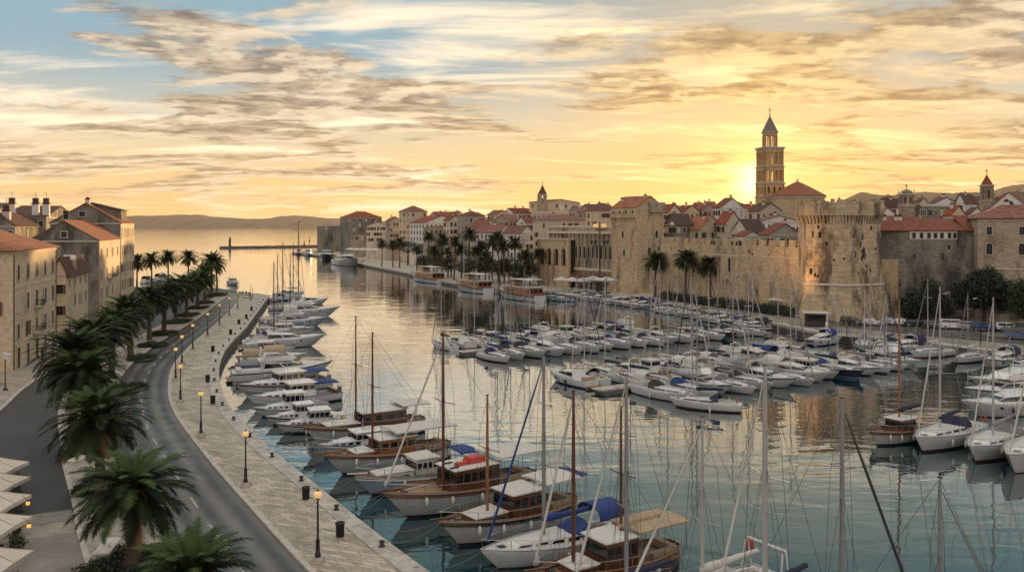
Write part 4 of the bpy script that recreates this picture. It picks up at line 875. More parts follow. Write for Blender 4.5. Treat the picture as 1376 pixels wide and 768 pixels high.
# darker blocks behind
for (pl,pc,pr,ye,Y,kd,ri,lab,ch) in [(5,62,100,291,228,'x',3.0,'dark roofed house with three tall chimneys behind the left bank houses',[(.85,-.3),(.30,.2),(.05,.3)]),(-30,20,52,303,205,'y',3.0,'low dark roofed house between the left edge house and the chimneys',[(.3,.2)]),(-80,-5,30,283,260,'x',2.5,'dark house at the far left edge showing only its roof',[])]:
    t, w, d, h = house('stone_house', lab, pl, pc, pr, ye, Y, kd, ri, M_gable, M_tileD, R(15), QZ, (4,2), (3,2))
    for u, v in ch:
        mb = MB(); x = -w*u; y = 2+v; z = h+1.2; mb.box(x-.8,x+.8,y-.6,y+.6,z-1.6,z+2.2,M_white); mb.box(x-1.0,x+1.0,y-.8,y+.8,z+2.202,z+2.5,M_tileD); mb.box(x-.7,x+.7,y-.5,y+.5,z+2.502,z+3.8,M_tileD); mb.tube([(x,y,z+3.8),(x,y,z+5.4)], .07, M_iron, 4); mb.build('chimney', t)
# ---------------------------------------------------------------- old town houses: left extent, corner, right extent (px), eave y, distance ...
PW = ['plain','brown shut','plain','closed']
H = [
 ('fortress', 'square dark stone bastion at the seaward end of the old town', 426,432,458,303.5,640,'flat',0,M_stC,None,(1,1),(2,1),'bastion',0),
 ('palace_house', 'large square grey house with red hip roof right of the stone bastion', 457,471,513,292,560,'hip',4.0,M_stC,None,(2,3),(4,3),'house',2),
 ('annex', 'low pale annex with a sloping roof below the large square grey house', 471,476,490,316,540,'x',1.0,M_plas,None,(1,1),(2,1),'house',0),
 ('long_house', 'long low pale building with small square windows left of the tower house', 492,494,522,303,500,'x',2.0,M_plas,None,(1,2),(6,2),'house',1),
 ('stone_house', 'pale house with a red roof between the long low building and the tower house', 518,524,540,297,490,'x',2.4,M_plas,None,(1,3),(3,3),'house',1),
 ('tower_house', 'tall tower house with a flat hip roof and an antenna above the waterfront palms', 536,551,574,284,470,'hip',3.2,M_plas,None,(2,5),(2,3),'tower house',0),
 ('palace_house', 'cream house with rows of arched windows right of the tower house', 551,571,617,299,430,'x',3.4,M_white,None,(4,4),(7,2),'house',2),
 ('stone_house', 'dark roofed house behind the cream arched window house', 575,590,622,293,455,'y',3.4,M_plas,None,(2,2),(3,2),'house',1),
 ('long_house', 'long blank stone building low behind the waterfront palms', 569,577,618,306,400,'x',.8,M_stB,None,(1,1),(7,1),'house',0),
 ('stone_house', 'white fronted house with a grey side and red hip roof above the palms', 615,629,652,290,370,'hip',2.2,M_plas,None,(2,5),(2,3),'house',1),
 ('stone_house', 'small red roofed house left of the white fronted grey sided one', 596,604,620,296,385,'x',2.2,M_plas,None,(1,2),(2,2),'house',1),
 ('stone_house', 'low house with a steep red roof right of the white fronted grey sided house', 632,650,668,305,350,'x',3.0,M_plas,None,(3,2),(2,2),'house',1),
 ('stone_house', 'broad low house with small white dormers in its red roof', 640,672,688,312,330,'x',2.8,M_white,None,(5,2),(2,2),'house',2),
 ('stone_house', 'orange roofed house below the church and left of the palazzo', 676,700,717,313,318,'x',2.6,M_white,None,(4,2),(2,2),'house',1),
 ('stone_house', 'house with a dark flat gable far left of the church', 655,668,684,288,420,'x',2.0,M_plas,None,(2,2),(2,2),'house',0),
 ('stone_house', 'long pale gabled house directly left of the church', 677,690,713,286,400,'y',2.2,M_white,None,(2,2),(3,2),'house',1),
 ('stone_house', 'grey house with a white gable below the long gabled house left of the church', 664,684,700,296,365,'y',2.4,M_plas,None,(2,2),(2,2),'house',1),
 ('stone_house', 'narrow house with a brown roof touching the left side of the palazzo', 694,706,722,299,350,'y',2.2,M_white,None,(2,3),(2,2),'house',1),
 ('church', 'long cream church with a low red roof and a round window under the small spire', 711,730,778,271,400,'x',1.2,M_facade,None,(2,1),(4,1),'church',0),
 ('stone_house', 'flat roofed house with a dark attic and windows in front of the church', 716,738,762,286,345,'flat',1.4,M_plas,None,(3,2),(3,1),'house',0),
 ('palazzo', 'tall pale palazzo with paired windows left of the ruined palace front', 716,736,787,296,300,'hip',2.0,M_facade,None,(2,4),(6,1),'palazzo',1),
 ('palazzo', 'arcaded tan palazzo with a red hip roof behind the square tower', 787,803,830,283,330,'hip',3.0,M_facade,None,(2,2),(5,1),'palazzo',1),
 ('stone_house', 'small dark roofed house between the church and the arcaded palazzo', 765,776,792,284,370,'y',2.4,M_plas,None,(2,1),(1,1),'house',1),
 ('stone_house', 'dark gabled house with a round window right of the square tower', 893,908,931,301,262,'y',3.0,M_stC,M_tileD,(2,1),(2,1),'house',1),
 ('stone_house', 'brown roofed house with a sunlit gable behind the left end of the battlements', 917,940,974,308,262,'x',4.0,M_plas,M_tileB,(2,1),(2,1),'house',1),
 ('stone_house', 'white gabled house with a brown roof left of the bell tower', 958,968,1000,279,300,'x',3.4,M_white,None,(2,3),(3,2),'house',1),
 ('stone_house', 'low red house at the skyline right of the square tower', 906,920,940,284,340,'x',2.4,M_plas,None,(2,1),(2,1),'house',1),
 ('stone_house', 'pale gabled house at the skyline between two red roofs', 936,945,962,281,345,'x',2.4,M_plas,None,(2,1),(2,1),'house',1),
 ('stone_house', 'dark red roofed house right behind the square tower gable', 886,898,915,285,310,'x',2.8,M_plas,None,(2,1),(2,1),'house',1),
 ('stone_house', 'low brown roofed house at the skyline directly left of the bell tower', 992,1004,1022,280,330,'y',1.6,M_plas,None,(1,1),(2,1),'house',1),
 ('stone_house', 'dark roofed house at the foot of the bell tower', 1006,1022,1050,283,290,'x',2.6,M_plas,M_tileD,(2,1),(2,1),'house',1),
 ('stone_house', 'house with a white loggia under a thin red roof below the cathedral', 1008,1022,1074,297,262,'x',1.6,M_white,None,(2,1),(6,1),'house',1),
 ('stone_house', 'house with a dark rounded roof above the middle battlements', 984,1004,1030,310,245,'y',3.2,M_plas,M_tileD,(2,1),(2,1),'house',0),
 ('stone_house', 'white house with dark arches peeping over the battlements', 986,1000,1024,317,232,'x',1.2,M_white,None,(2,1),(4,1),'house',0),
 ('stone_house', 'red roofed house touching the left side of the round fortress tower', 1020,1034,1076,315,225,'x',2.8,M_plas,None,(2,1),(5,1),'house',1),
 ('stone_house', 'tall white house with a small arch between loggia and round fortress tower', 1048,1058,1074,300,240,'flat',1.2,M_white,None,(1,2),(2,2),'house',0),
 ('stone_house', 'brown roofed house left of the rounded roof over the battlements', 962,975,996,300,262,'x',3.6,M_plas,None,(1,1),(2,1),'house',1),
 ('stone_house', 'small red roofed house right behind the round fortress tower', 1176,1182,1204,288,235,'x',1.8,M_white,None,(1,1),(2,1),'house',0),
 ('stone_house', 'white house with a black roof left of the domed campanile', 1180,1190,1212,277,270,'y',2.4,M_white,M_tileD,(2,1),(2,1),'house',1),
 ('stone_house', 'white gabled house right below the domed campanile', 1224,1232,1246,284,262,'y',1.8,M_white,M_tileD,(1,1),(1,1),'house',0),
 ('stone_house', 'dark stone house with a flat top between campanile and right spire', 1238,1246,1276,277,250,'flat',1.0,M_stC,None,(2,2),(3,1),'house',0),
 ('stone_house', 'house with a long dark red roof at the skyline right of the campanile', 1246,1254,1290,274,300,'x',2.4,M_white,M_tileD,(1,1),(4,1),'house',1),
 ('stone_house', 'white gabled house at the skyline left of the right spire', 1284,1296,1312,272,305,'y',3.0,M_white,M_tileD,(2,1),(2,1),'house',1),
 ('stone_house', 'low white house with a dark roof at the foot of the right spire', 1296,1304,1322,287,255,'x',1.8,M_white,M_tileD,(1,1),(2,1),'house',0),
 ('stone_house', 'broad gabled house with a round attic window right of the right spire', 1330,1382,1410,279,250,'y',4.6,M_white,None,(3,1),(2,1),'house',1),
 ('stone_house', 'dark roofed house at the skyline just left of the broad gabled house', 1326,1336,1352,276,310,'x',2.4,M_plas,M_tileD,(1,1),(2,1),'house',1),
 ('stone_house', 'narrow red roofed house between flat stone house and the right spire', 1268,1278,1298,289,240,'x',2.6,M_plas,None,(1,1),(2,1),'house',1),
]
for (nm, lab, pl, pc, pr, ye, Y, kd, ri, mw, mr, fw, sw, cat, ch) in H:
    if fw and nm not in ('fortress','church','palazzo','annex') and 'blank' not in lab: fw = (fw[0]+1, max(fw[1],3)); sw = (sw[0]+1, max(sw[1],3))
    t, w, d, h = house(nm, lab, pl, pc, pr, ye, Y, kd, ri, mw, mr, TH, None, fw, sw, (1.05,1.7), cat, None, 'arch' if 'arch' in lab or 'loggia' in lab else PW, ch, top=1.0)
    if nm == 'tower_house':
        mb = MB(); mb.tube([(-w*.2,d*.6,h+3),(-w*.2,d*.6,h+8)], .18, M_iron, 4); mb.tube([(-w*.2-.8,d*.6,h+6.6),(-w*.2+.8,d*.6,h+6.6)], .12, M_iron, 4); mb.build('antenna', t)
    if nm == 'church':
        mb = MB(); mb.tube([(0,d*.5,h-2.6),(.25,d*.5,h-2.6)], 1.6, M_white, 16); mb.build('round_window', t)
    if 'round attic window' in lab: window(t, -w*.45, 0, h+.4, 0, 1.6, 1.6, 'arch void')
# skyline fill of more distant roofs
rw = random.Random(21)
names = ['brick','ochre','grey','cream','rust','brown','pink','tan']
fill = [(590,288,470),(612,289,450),(700,283,440),(690,290,430),(768,279,430),(790,277,420),(812,279,430),(862,276,420),(905,279,400),(935,277,420),(952,276,400),(975,281,380),(990,276,400),(1006,280,370),(1040,279,400),(1126,275,330),(1150,277,340),(1190,271,360),(1236,270,350),(1262,267,380),(1292,266,380),(1312,270,370),(1346,268,380),(1366,266,370),(640,292,430)]
for k, (px, ye, Y) in enumerate(fill):
    hw = rw.uniform(9,15); lab = f'{ORD[k]} small roof from the left in the far skyline row of the old town'
    house('distant_house', lab, px-hw*.6, px, px+hw, ye+2, Y, rw.choice('xxy'), rw.uniform(1.6,2.8), M_plas, rw.choice([M_tile, M_tile, M_tileD]), TH, None, (2,1), (2,1), (1.0,1.4), 'house', 'far skyline roofs of the old town', 'plain', 1, top=.8)
# ---------------------------------------------------------------- towers, walls, palace
def arcade(mb, W_, H_, nb, bw, z0, zs, y0, y1, m, seg=6):
    "wall panel x in [0,W_], z in [0,H_] with nb round arched openings (sill z0, spring zs) right through from y0 to y1"
    p = (W_ - nb*bw)/(nb+1); x = 0.0; tz = zs + bw/2
    for k in range(nb+1):
        mb.box(x, x+p, y0, y1, 0, H_, m)
        if k < nb:
            a = x+p; c = a+bw/2
            if z0 > 0: mb.box(a, a+bw, y0, y1, 0, z0, m)
            for i in range(seg):
                t0, t1 = math.pi*(1-i/seg), math.pi*(1-(i+1)/seg); xa, za = c+bw/2*math.cos(t0), zs+bw/2*math.sin(t0); xb, zb = c+bw/2*math.cos(t1), zs+bw/2*math.sin(t1)
                mb.hexa([(xa,y0,za),(xb,y0,zb),(xb,y1,zb),(xa,y1,za)], [(xa,y0,H_),(xb,y0,H_),(xb,y1,H_),(xa,y1,H_)], m)
        x += p+bw
# bell tower
Yb = 320.0; Xb = (1034.5-CX)/F*Yb; zz = lambda y: CH-(y-HY)/F*Yb
t = thing('bell_tower', 'tall ornate stone bell tower with open arcades in front of the low sun', 'bell tower', (Xb, Yb, RZ), R(8)); t.scale = (.80,.80,1)
M_bt = mat('bell tower limestone', (.60,.41,.20), .75, var=.2, vs=.6, brick=(.9,.45,.014,.82), bump=.4, bs=4)
def stage(name, zlo, zhi, half, nb, bw, sill, twin=True, th=.7, n=4):
    zlo -= RZ; zhi -= RZ; mb = MB(); Hh = zhi-zlo
    for k in range(n):
        mb.T = Matrix.Rotation(2*math.pi*k/n, 4, 'Z') @ Matrix.Translation((-half*math.tan(math.pi/n), -half, zlo)); Wf = 2*half*math.tan(math.pi/n)
        arcade(mb, Wf, Hh, nb, bw, sill, Hh-bw/2-.9, 0, th, M_bt)
        for j in range(nb):                                   # slim colonnettes
            p = (Wf-nb*bw)/(nb+1); cx = p + j*(bw+p) + bw/2
            if twin: mb.cyl(cx, th*.5, sill, Hh-bw/2-.6, .13, .13, M_bt, 6)
        for j in range(nb+1):
            p = (Wf-nb*bw)/(nb+1); cx = j*(bw+p) + p/2; mb.cyl(cx, -.12, 0, Hh-.9, .17, .15, M_bt, 6)
    mb.T = Matrix.Identity(4); return mb.build(name, t)
def slab(name, z, half, hgt=.5, n=4, par=None):
    z -= RZ; mb = MB(); r = half/math.cos(math.pi/n)
    for k, (dz, e) in enumerate(((0,.15),(hgt*.4,.4),(hgt*.75,.6))):
        rr = (half+e)/math.cos(math.pi/n); pts = [(rr*math.cos(math.pi/n + 2*math.pi*i/n + math.pi/2*0), rr*math.sin(math.pi/n + 2*math.pi*i/n)) for i in range(n)]
        mb.prism(pts, z+dz, z+dz+hgt*.33, M_trim)
    return mb.build(name, t)
mb = MB(); zb = zz(266)-RZ; hb = 5.3; mb.hexa([(-hb,-hb,0),(hb,-hb,0),(hb,hb,0),(-hb,hb,0)], [(-5.0,-5.0,zb),(5.0,-5.0,zb),(5.0,5.0,zb),(-5.0,5.0,zb)], M_bt); mb.build('base', t)
slab('cornice', zz(266), 5.0, .6)
stage('lower_arcade', zz(264), zz(248), 4.95, 3, 1.1, .9, twin=False)
slab('cornice', zz(248), 4.9, .6); stage('middle_arcade', zz(246), zz(226), 4.75, 4, 1.15, .7, twin=True)
slab('cornice', zz(226), 4.7, .6); stage('upper_arcade', zz(224), zz(201.5), 4.6, 4, 1.15, .7, twin=True)
slab('cornice', zz(201.5), 4.7, .8)
stage('octagonal_belfry', zz(199), zz(179), 3.05, 1, 1.35, .5, twin=True, n=8, th=.5)
slab('cornice', zz(179.5), 3.15, .5, n=8)
mb = MB(); za, zt_ = zz(177.5)-RZ, zz(155)-RZ; n = 8; rr = 3.75
mb.grid([[(rr*(1-i/4)*math.cos(math.pi/8+k*math.pi/4), rr*(1-i/4)*math.sin(math.pi/8+k*math.pi/4), lerp(za, zt_, i/4)) for k in range(8)] for i in range(5)], mat('lead grey spire', (.16,.135,.11), .6, var=.2, vs=1), closed=True, sm=False); sp_ = mb.build('spire', t)
mb = MB(); mb.ball((0,0,zt_+.25), .38, M_brass, 8); mb.tube([(0,0,zt_),(0,0,zt_+2.9)], .12, M_iron, 5); mb.tube([(-.75,0,zt_+2.1),(.75,0,zt_+2.1)], .10, M_iron, 5); mb.tube([(-.4,0,zt_+1.5),(.4,0,zt_+1.5)], .08, M_iron, 5); mb.build('cross', sp_)
mb = MB()
for z in (zz(248), zz(226), zz(201.5)): mb.box(-3.9,3.9,-3.9,3.9,z-RZ-.3,z-RZ+.05,M_bt)
mb.build('floor', t)
mb = MB()
for z in (zz(232), zz(208)): mb.lathe([(0,z-RZ+.9),(.3,z-RZ+.85),(.45,z-RZ+.2),(.8,z-RZ-.3),(0,z-RZ-.3)], M_brass, 12, (.0,.0))
mb.build('bell', t)
# cathedral drum with octagonal roof
Yd = 300.0; Xd = (1083-CX)/F*Yd; z2 = lambda y: CH-(y-HY)/F*Yd - RZ
t = thing('cathedral', 'round cathedral with a wide brown octagonal roof right of the bell tower', 'cathedral', (Xd, Yd+9, RZ), R(22.5))
mb = MB(); ring = lambda r, z, n=8: [(r*math.cos(2*math.pi*k/n), r*math.sin(2*math.pi*k/n), z) for k in range(n)]
mb.grid([ring(9.2,0), ring(9.2,z2(266))], M_stA, closed=True, sm=False); mb.build('drum', t)
mb = MB(); mb.grid([ring(9.2,z2(266.4)), ring(9.7,z2(265)), ring(9.7,z2(263)), ring(0.1,z2(263))], M_trim, closed=True, sm=False); mb.build('cornice', t)
mb = MB(); mb.grid([ring(10.0,z2(263)), ring(10.0,z2(262)), ring(5.2,z2(251.5)), ring(2.0,z2(245)), ring(.2,z2(242)), ring(.05,z2(242))], M_tileB, closed=True, sm=False); rf = mb.build('roof', t)
mb = MB(); mb.ball((0,0,z2(241)), .4, M_trim); mb.tube([(0,0,z2(241)),(0,0,z2(238))], .12, M_iron, 5); mb.build('finial', rf)
# small campaniles
def campanile(label, px, wpx, Y, ybase, yrf, ytop, style, mw, mr):
    X = (px-CX)/F*Y; hw = wpx/F*Y/2; zf = lambda y: CH-(y-HY)/F*Y - RZ
    t = thing('campanile', label, 'church tower', (X, Y, RZ), R(-12)); mb = MB(); zs = zf(yrf); bh = (zs - zf(ybase))*.5
    mb.hexa([(-hw*1.12,-hw*1.12,0),(hw*1.12,-hw*1.12,0),(hw*1.12,hw*1.12,0),(-hw*1.12,hw*1.12,0)],[(-hw,-hw,zs-bh),(hw,-hw,zs-bh),(hw,hw,zs-bh),(-hw,hw,zs-bh)],mw)
    mb.build('shaft', t); mb = MB()
    for k in range(4):
        mb.T = Matrix.Rotation(math.pi/2*k, 4, 'Z') @ Matrix.Translation((-hw*.95,-hw*.95,zs-bh)); arcade(mb, hw*1.9, bh, 1 if style == 'cone' else 2, hw*.62 if style == 'cone' else hw*.5, bh*.15, bh*.62, 0, hw*.25, mw)
    mb.T = Matrix.Identity(4); mb.build('belfry', t)
    mb = MB(); mb.box(-hw*1.15,hw*1.15,-hw*1.15,hw*1.15,zs-bh-.25,zs-bh+.0,M_trim); mb.box(-hw*1.15,hw*1.15,-hw*1.15,hw*1.15,zs+.002,zs+.35,M_trim); mb.build('cornice', t)
    mb = MB(); zt = zf(ytop)
    if style == 'cone': mb.grid([[(hw*1.1*(1-i/3)*math.cos(math.pi/8+k*math.pi/4), hw*1.1*(1-i/3)*math.sin(math.pi/8+k*math.pi/4), lerp(zs+.35, zt, i/3)) for k in range(8)] for i in range(4)], mr, closed=True, sm=False)
    else:
        mb.lathe([(hw*1.0,zs+.35),(hw*.98,zs+.8),(hw*.8,lerp(zs,zt,.55)),(hw*.45,lerp(zs,zt,.85)),(0,zt)], mr, 12)
        for sx in (-1,1):
            for sy in (-1,1): mb.lathe([(.3,zs+.35),(.15,zs+1.2),(0,zs+2.0)], M_trim, 6, (sx*hw*.95, sy*hw*.95))
    rf = mb.build('roof', t); mb = MB(); mb.tube([(0,0,zt-.1),(0,0,zt+1.6)], .1, M_iron, 4); mb.tube([(-.45,0,zt+1.0),(.45,0,zt+1.0)], .09, M_iron, 4); mb.build('cross', rf)
campanile('small bell turret with a dark pointed roof above the long cream church', 729, 12, 395, 272, 262, 248, 'cone', M_stB, M_tileD)
campanile('stone campanile with a domed and pinnacled top right of the round fortress tower', 1218, 17, 262, 290, 262, 254, 'dome', M_stB, M_stC)
campanile('slim clock tower with a red cone spire near the right edge', 1326, 14, 262, 290, 250, 234, 'cone', M_stB, M_tile)
# square defence tower with gable roof
t, w, d, h = house('defence_tower', 'tall square medieval tower with a red gable roof at the start of the wall', 822,856,892,278.5,252,'x',3.3,M_stA,M_tileB,TH,None,None,None,cat='tower',ov=.3)
for zc, u, hw_ in ((h*.60,.55,.75),(h*.46,.5,.75),):
    window(t, -w*u, 0, h-9.0 if zc > h*.5 else h-14.5, 0, .9, 2.0, 'arch void'); 
window(t, 0, d*.72, h-9, math.pi/2, 1.1, 2.2, 'arch void'); window(t, 0, d*.45, h-14, math.pi/2, 1.1, 2.2, 'arch void'); window(t, 0, d*.8, h-13, math.pi/2, .8, 1.6, 'arch void')
for c in range(4): window(t, -w*(c+.5)/4, -.5, h-1.9, 0, .7, 1.0, 'void')
mb = MB(); mb.box(-w-.1,.1,-.5,0,h-3.0,h-.36,M_stA)
nc = 9
for c in range(nc): x = -w+.2+(w-.4)*c/(nc-1); mb.hexa([(x-.25,-.05,h-4.4),(x+.25,-.05,h-4.4),(x+.25,0,h-4.4),(x-.25,0,h-4.4)],[(x-.25,-.5,h-3.002),(x+.25,-.5,h-3.002),(x+.25,0,h-3.002),(x-.25,0,h-3.002)],M_stA)
mb.build('machicolation', t)
mb = MB(); mb.hexa([(-w-1.1,-1.1,0),(1.1,-1.1,0),(1.1,d+.5,0),(-w-1.1,d+.5,0)],[(-w-.02,-.02,6.5),(.02,-.02,6.5),(.02,d,6.5),(-w-.02,d,6.5)],M_stA,bottom=False); mb.build('battered_foot', t)
mb = MB(); mb.box(.02,.9,d*.45,d*.98,h-1.4,h+1.6,M_stB); mb.build('side_turret', t)
chimney(t, -w*.9, d*.3, h+1.6, 1.2, .4); chimney(t, -w*.15, d*.45, h+2.6, 1.0, .35)
# crenellated curtain wall
def wall_run(name, label, P0, P1, h, th=2.0, mw=M_stA, merlon=(1.7,1.1,1.5), bat=.6, z0=RZ):
    P0, P1 = Vector((*P0[:2],z0)), Vector((*P1[:2],z0)); L = (P1-P0).length; a = math.atan2(P1.y-P0.y, P1.x-P0.x)
    t = thing(name, label, 'wall', P0, a); mb = MB()
    mb.hexa([(0,-bat,0),(L,-bat,0),(L,th,0),(0,th,0)],[(0,0,h),(L,0,h),(L,th,h),(0,th,h)],mw); mb.build('masonry', t)
    if merlon:
        mb = MB(); x = .4; mw_, g_, mh = merlon; rw = random.Random(label)
        while x+mw_ < L: mb.box(x,x+mw_,.0,.7,h+.002,h+mh*rw.uniform(.85,1.08),mw); x += mw_+g_*rw.uniform(.85,1.2)
        mb.build('battlement', t)
    return t, L
p0 = AT(888,0,241); p1 = AT(1074,0,194.5)
wt, L = wall_run('curtain_wall', 'long crenellated limestone wall between the square tower and the round fortress tower', p0, p1, 15.2, merlon=(1.9,1.25,1.75))
for u in (.42,.44,.57,.60,.63): window(wt, L*u, -.02, 15.2, 0, .6, 1.0, 'slit')
rw = random.Random(8)
for k in range(16): x = rw.uniform(2,L-2); z = rw.uniform(3,14); window(wt, x, -.6*(1-z/15.2)-.03, z, 0, rw.choice([.25,.35,.5]), rw.choice([.3,.6,.9]), 'slit')
window(wt, L*.555, -.25, 8.6, 0, .9, 3.4, 'void'); window(wt, L*.54, -.4, 5.2, 0, .8, 1.6, 'void')
mb = MB(); mb.box(0,L,-.16,.0,12.6,12.85,M_trim); mb.build('string_course', wt)
# round (many sided) fortress tower
Yt = 181.0; c0 = AT(1126.5,0,Yt+9.2); 
t = thing('fortress_tower', 'massive polygonal stone fortress tower with a corbelled crown above the quayside road', 'fortress tower', (c0.x,c0.y,RZ), 0)
viewang = math.atan2(c0.x, c0.y)
def hexring(r, z, n=6, off=R(9)): return [(r*math.sin(off - viewang*0 + 2*math.pi*k/n - viewang + math.pi)*-1*-1, r*-math.cos(off + 2*math.pi*k/n - viewang)*1, z) for k in range(n)]
def hexring(r, z, n=6, off=R(14)):
    out = []
    for k in range(n):
        a = -math.pi/2 - viewang + off + 2*math.pi*k/n       # direction toward the camera is -pi/2 - viewang
        out.append((r*math.cos(a), r*math.sin(a), z))
    return out
hT = CH-(268-HY)/F*(Yt+3) - RZ
M_fort = mat('fortress limestone', (.54,.42,.27), .8, var=.34, vs=1.1, stretch=(.8,.8,2.6), brick=(.85,.38,.014,.8), bump=.55, bs=4, stain=(.035,.03,.024), stain_s=.26, stain_lo=.49, stain_hi=.62)
mb = MB(); mb.grid([hexring(11.0,0), hexring(9.35,7.3), hexring(9.2,7.4), hexring(8.9,hT-5.2)], M_fort, closed=True, sm=False); mb.build('shaft', t)
mb = MB(); mb.grid([hexring(9.25,7.2), hexring(9.6,7.35), hexring(9.6,7.6), hexring(9.2,7.75)], M_trim, closed=True, sm=False); mb.build('string_course', t)
mb = MB(); ctop = 9.6; mb.grid([hexring(ctop,hT-3.4), hexring(ctop,hT-.9), hexring(ctop-1.0,hT-.9), hexring(ctop-1.0,hT-2.2), hexring(.1,hT-2.2)], M_fort, closed=True, sm=False)
mb.face(hexring(ctop,hT-3.4)[::-1], M_fort)
rw = random.Random(4); out = hexring(ctop,0); inn = hexring(ctop-.95,0)
for k in range(6):
    a, b = Vector(out[k]), Vector(out[(k+1)%6]); c, d_ = Vector(inn[k]), Vector(inn[(k+1)%6]); u = 0.0
    while u < .97:
        du = rw.uniform(.07,.16); u1 = min(1,u+du)
        if rw.random() < .78: z = hT - .9 + rw.uniform(.45,1.2); mb.hexa([(*lerp(a,b,u).xy,hT-.898),(*lerp(a,b,u1).xy,hT-.898),(*lerp(c,d_,u1).xy,hT-.898),(*lerp(c,d_,u).xy,hT-.898)],[(*lerp(a,b,u).xy,z),(*lerp(a,b,u1).xy,z+rw.uniform(-.1,.1)),(*lerp(c,d_,u1).xy,z),(*lerp(c,d_,u).xy,z)],M_fort)
        u = u1 + (rw.uniform(.02,.05) if rw.random() < .3 else 0)
mb.build('parapet', t)
mb = MB(); o2 = hexring(ctop-.02,0); i2 = hexring(8.85,0)
for k in range(6):
    a, b, c, d_ = Vector(o2[k]), Vector(o2[(k+1)%6]), Vector(i2[k]), Vector(i2[(k+1)%6]); nC = 12
    for j in range(nC+1):
        u = j/nC; w_ = .022; lo = [(*lerp(c,d_,max(0,u-w_)).xy,hT-5.3),(*lerp(c,d_,min(1,u+w_)).xy,hT-5.3)]
        mb.hexa(lo + [(*lerp(c,d_,min(1,u+w_)).xy*.995,hT-5.3),(*lerp(c,d_,max(0,u-w_)).xy*.995,hT-5.3)], [(*lerp(a,b,max(0,u-w_)).xy,hT-3.402),(*lerp(a,b,min(1,u+w_)).xy,hT-3.402),(*lerp(c,d_,min(1,u+w_)).xy*.99,hT-3.402),(*lerp(c,d_,max(0,u-w_)).xy*.99,hT-3.402)], M_fort)
mb.build('corbels', t)
i3 = hexring(9.0,0); rr_ = random.Random(12)
for k, holes in ((5,9),(0,14)):
    a, b = Vector(i3[k]), Vector(i3[(k+1)%6]); n_ = Vector(((b-a).y, -(b-a).x, 0)).normalized(); rz = math.atan2(b.y-a.y, b.x-a.x)
    for j in range(holes):
        u = rr_.uniform(.1,.9); z = rr_.uniform(9, hT-6.2); p = lerp(a,b,u)*(lerp(9.2,8.9,(z-7.4)/(hT-12.6))/9.0) + n_*.02; window(t, p.x, p.y, z, rz, rr_.choice([.3,.45,.6]), rr_.choice([.5,.8,1.2]), 'slit')
# floodlight washing the corner of wall and fortress tower (the one warm patch on the stone)
fp = G(1036,434,QZ); t = thing('floodlight', 'small ground floodlight at the foot of the wall left of the fortress tower', 'floodlight', (fp.x, fp.y, QZ))
mb = MB(); mb.box(-.3,.3,-.15,.15,.25,.65,M_iron); mb.box(-.05,.05,-.05,.05,0,.25,M_iron); mb.build('housing', t)
sl_ = bpy.data.lights.new('flood', 'SPOT'); so = bpy.data.objects.new('flood_lamp', sl_); COL.objects.link(so); so.parent = t; so.location = (0,0,.75)
tgt = Vector((*AT(1071,350,192).xy, 17.0)) - Vector((fp.x,fp.y,QZ+.7)); so.rotation_euler = tgt.to_track_quat('-Z','Y').to_euler(); sl_.energy = 17000; sl_.color = (1,.50,.16); sl_.spot_size = R(60); sl_.spot_blend = 1; sl_.shadow_soft_size = .3
# right hand wall with houses built on it
q0 = AT(1172,0,193); q1 = AT(1316,0,187)
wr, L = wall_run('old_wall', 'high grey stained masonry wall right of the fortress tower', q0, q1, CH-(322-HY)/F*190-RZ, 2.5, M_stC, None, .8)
hh = CH-(322-HY)/F*190-RZ
rw = random.Random(9)
for k in range(14): x = rw.uniform(2,L-2); z = rw.uniform(4,hh-1); window(wr, x, -.8*(1-z/hh)-.03, z, 0, rw.choice([.3,.5,.7]), rw.choice([.4,.9,1.3]), 'slit')
for u in (.32,.60): window(wr, L*u, -.78, 1.2, 0, 1.6, 2.6, 'arch void')
mb = MB(); mb.box(.0,L*.24,-1.3,-.001,0,hh*.72,M_stA); mb.box(-.1,L*.245,-1.4,-.001,hh*.72+.002,hh*.72+.3,M_trim); mb.build('lower_buttress', wr)
a = math.atan2(q1.y-q0.y, q1.x-q0.x)
t = thing('rampart_house', 'long red roofed house with a white window band above the grey wall', 'house', (q0.x, q0.y, RZ), a)
mb = MB(); mb.box(0,L*1.02,.5,9.5,hh-.5,hh+1.9,M_stC); mb.box(L*.36,L*.80,.30,.499,hh+.05,hh+1.88,M_white); mb.build('wall', t)
mb = MB(); zt = CH-(291-HY)/F*198-RZ
roofq(mb,(-.6,.0,hh+1.95),(L*.50,.0,hh+1.95),(L*.50,7,zt),(-.6,7,zt),M_tile); roofq(mb,(L*.503,.0,hh+1.95),(L*.88,.0,hh+1.95),(L*.88,6,zt-.6),(L*.503,6,zt-.6),M_tile); roofq(mb,(L*.883,-.1,hh+1.95),(L*1.04,-.1,hh+1.95),(L*.95,6,zt+.2),(L*.80,6,zt+.2),M_tile)
roofq(mb,(L*.50,14,hh+1.95),(-.6,14,hh+1.95),(-.6,7,zt),(L*.50,7,zt),M_tile)
mb.build('roof', t)
for u in (.40,.47,.54,.60,.66,.73,.78): window(t, L*u, .30, hh+.35, 0, .7, 1.2, 'plain')
for u in (.15,.26,.3): chimney(t, L*u, 5, zt-1, 1.0, .4)
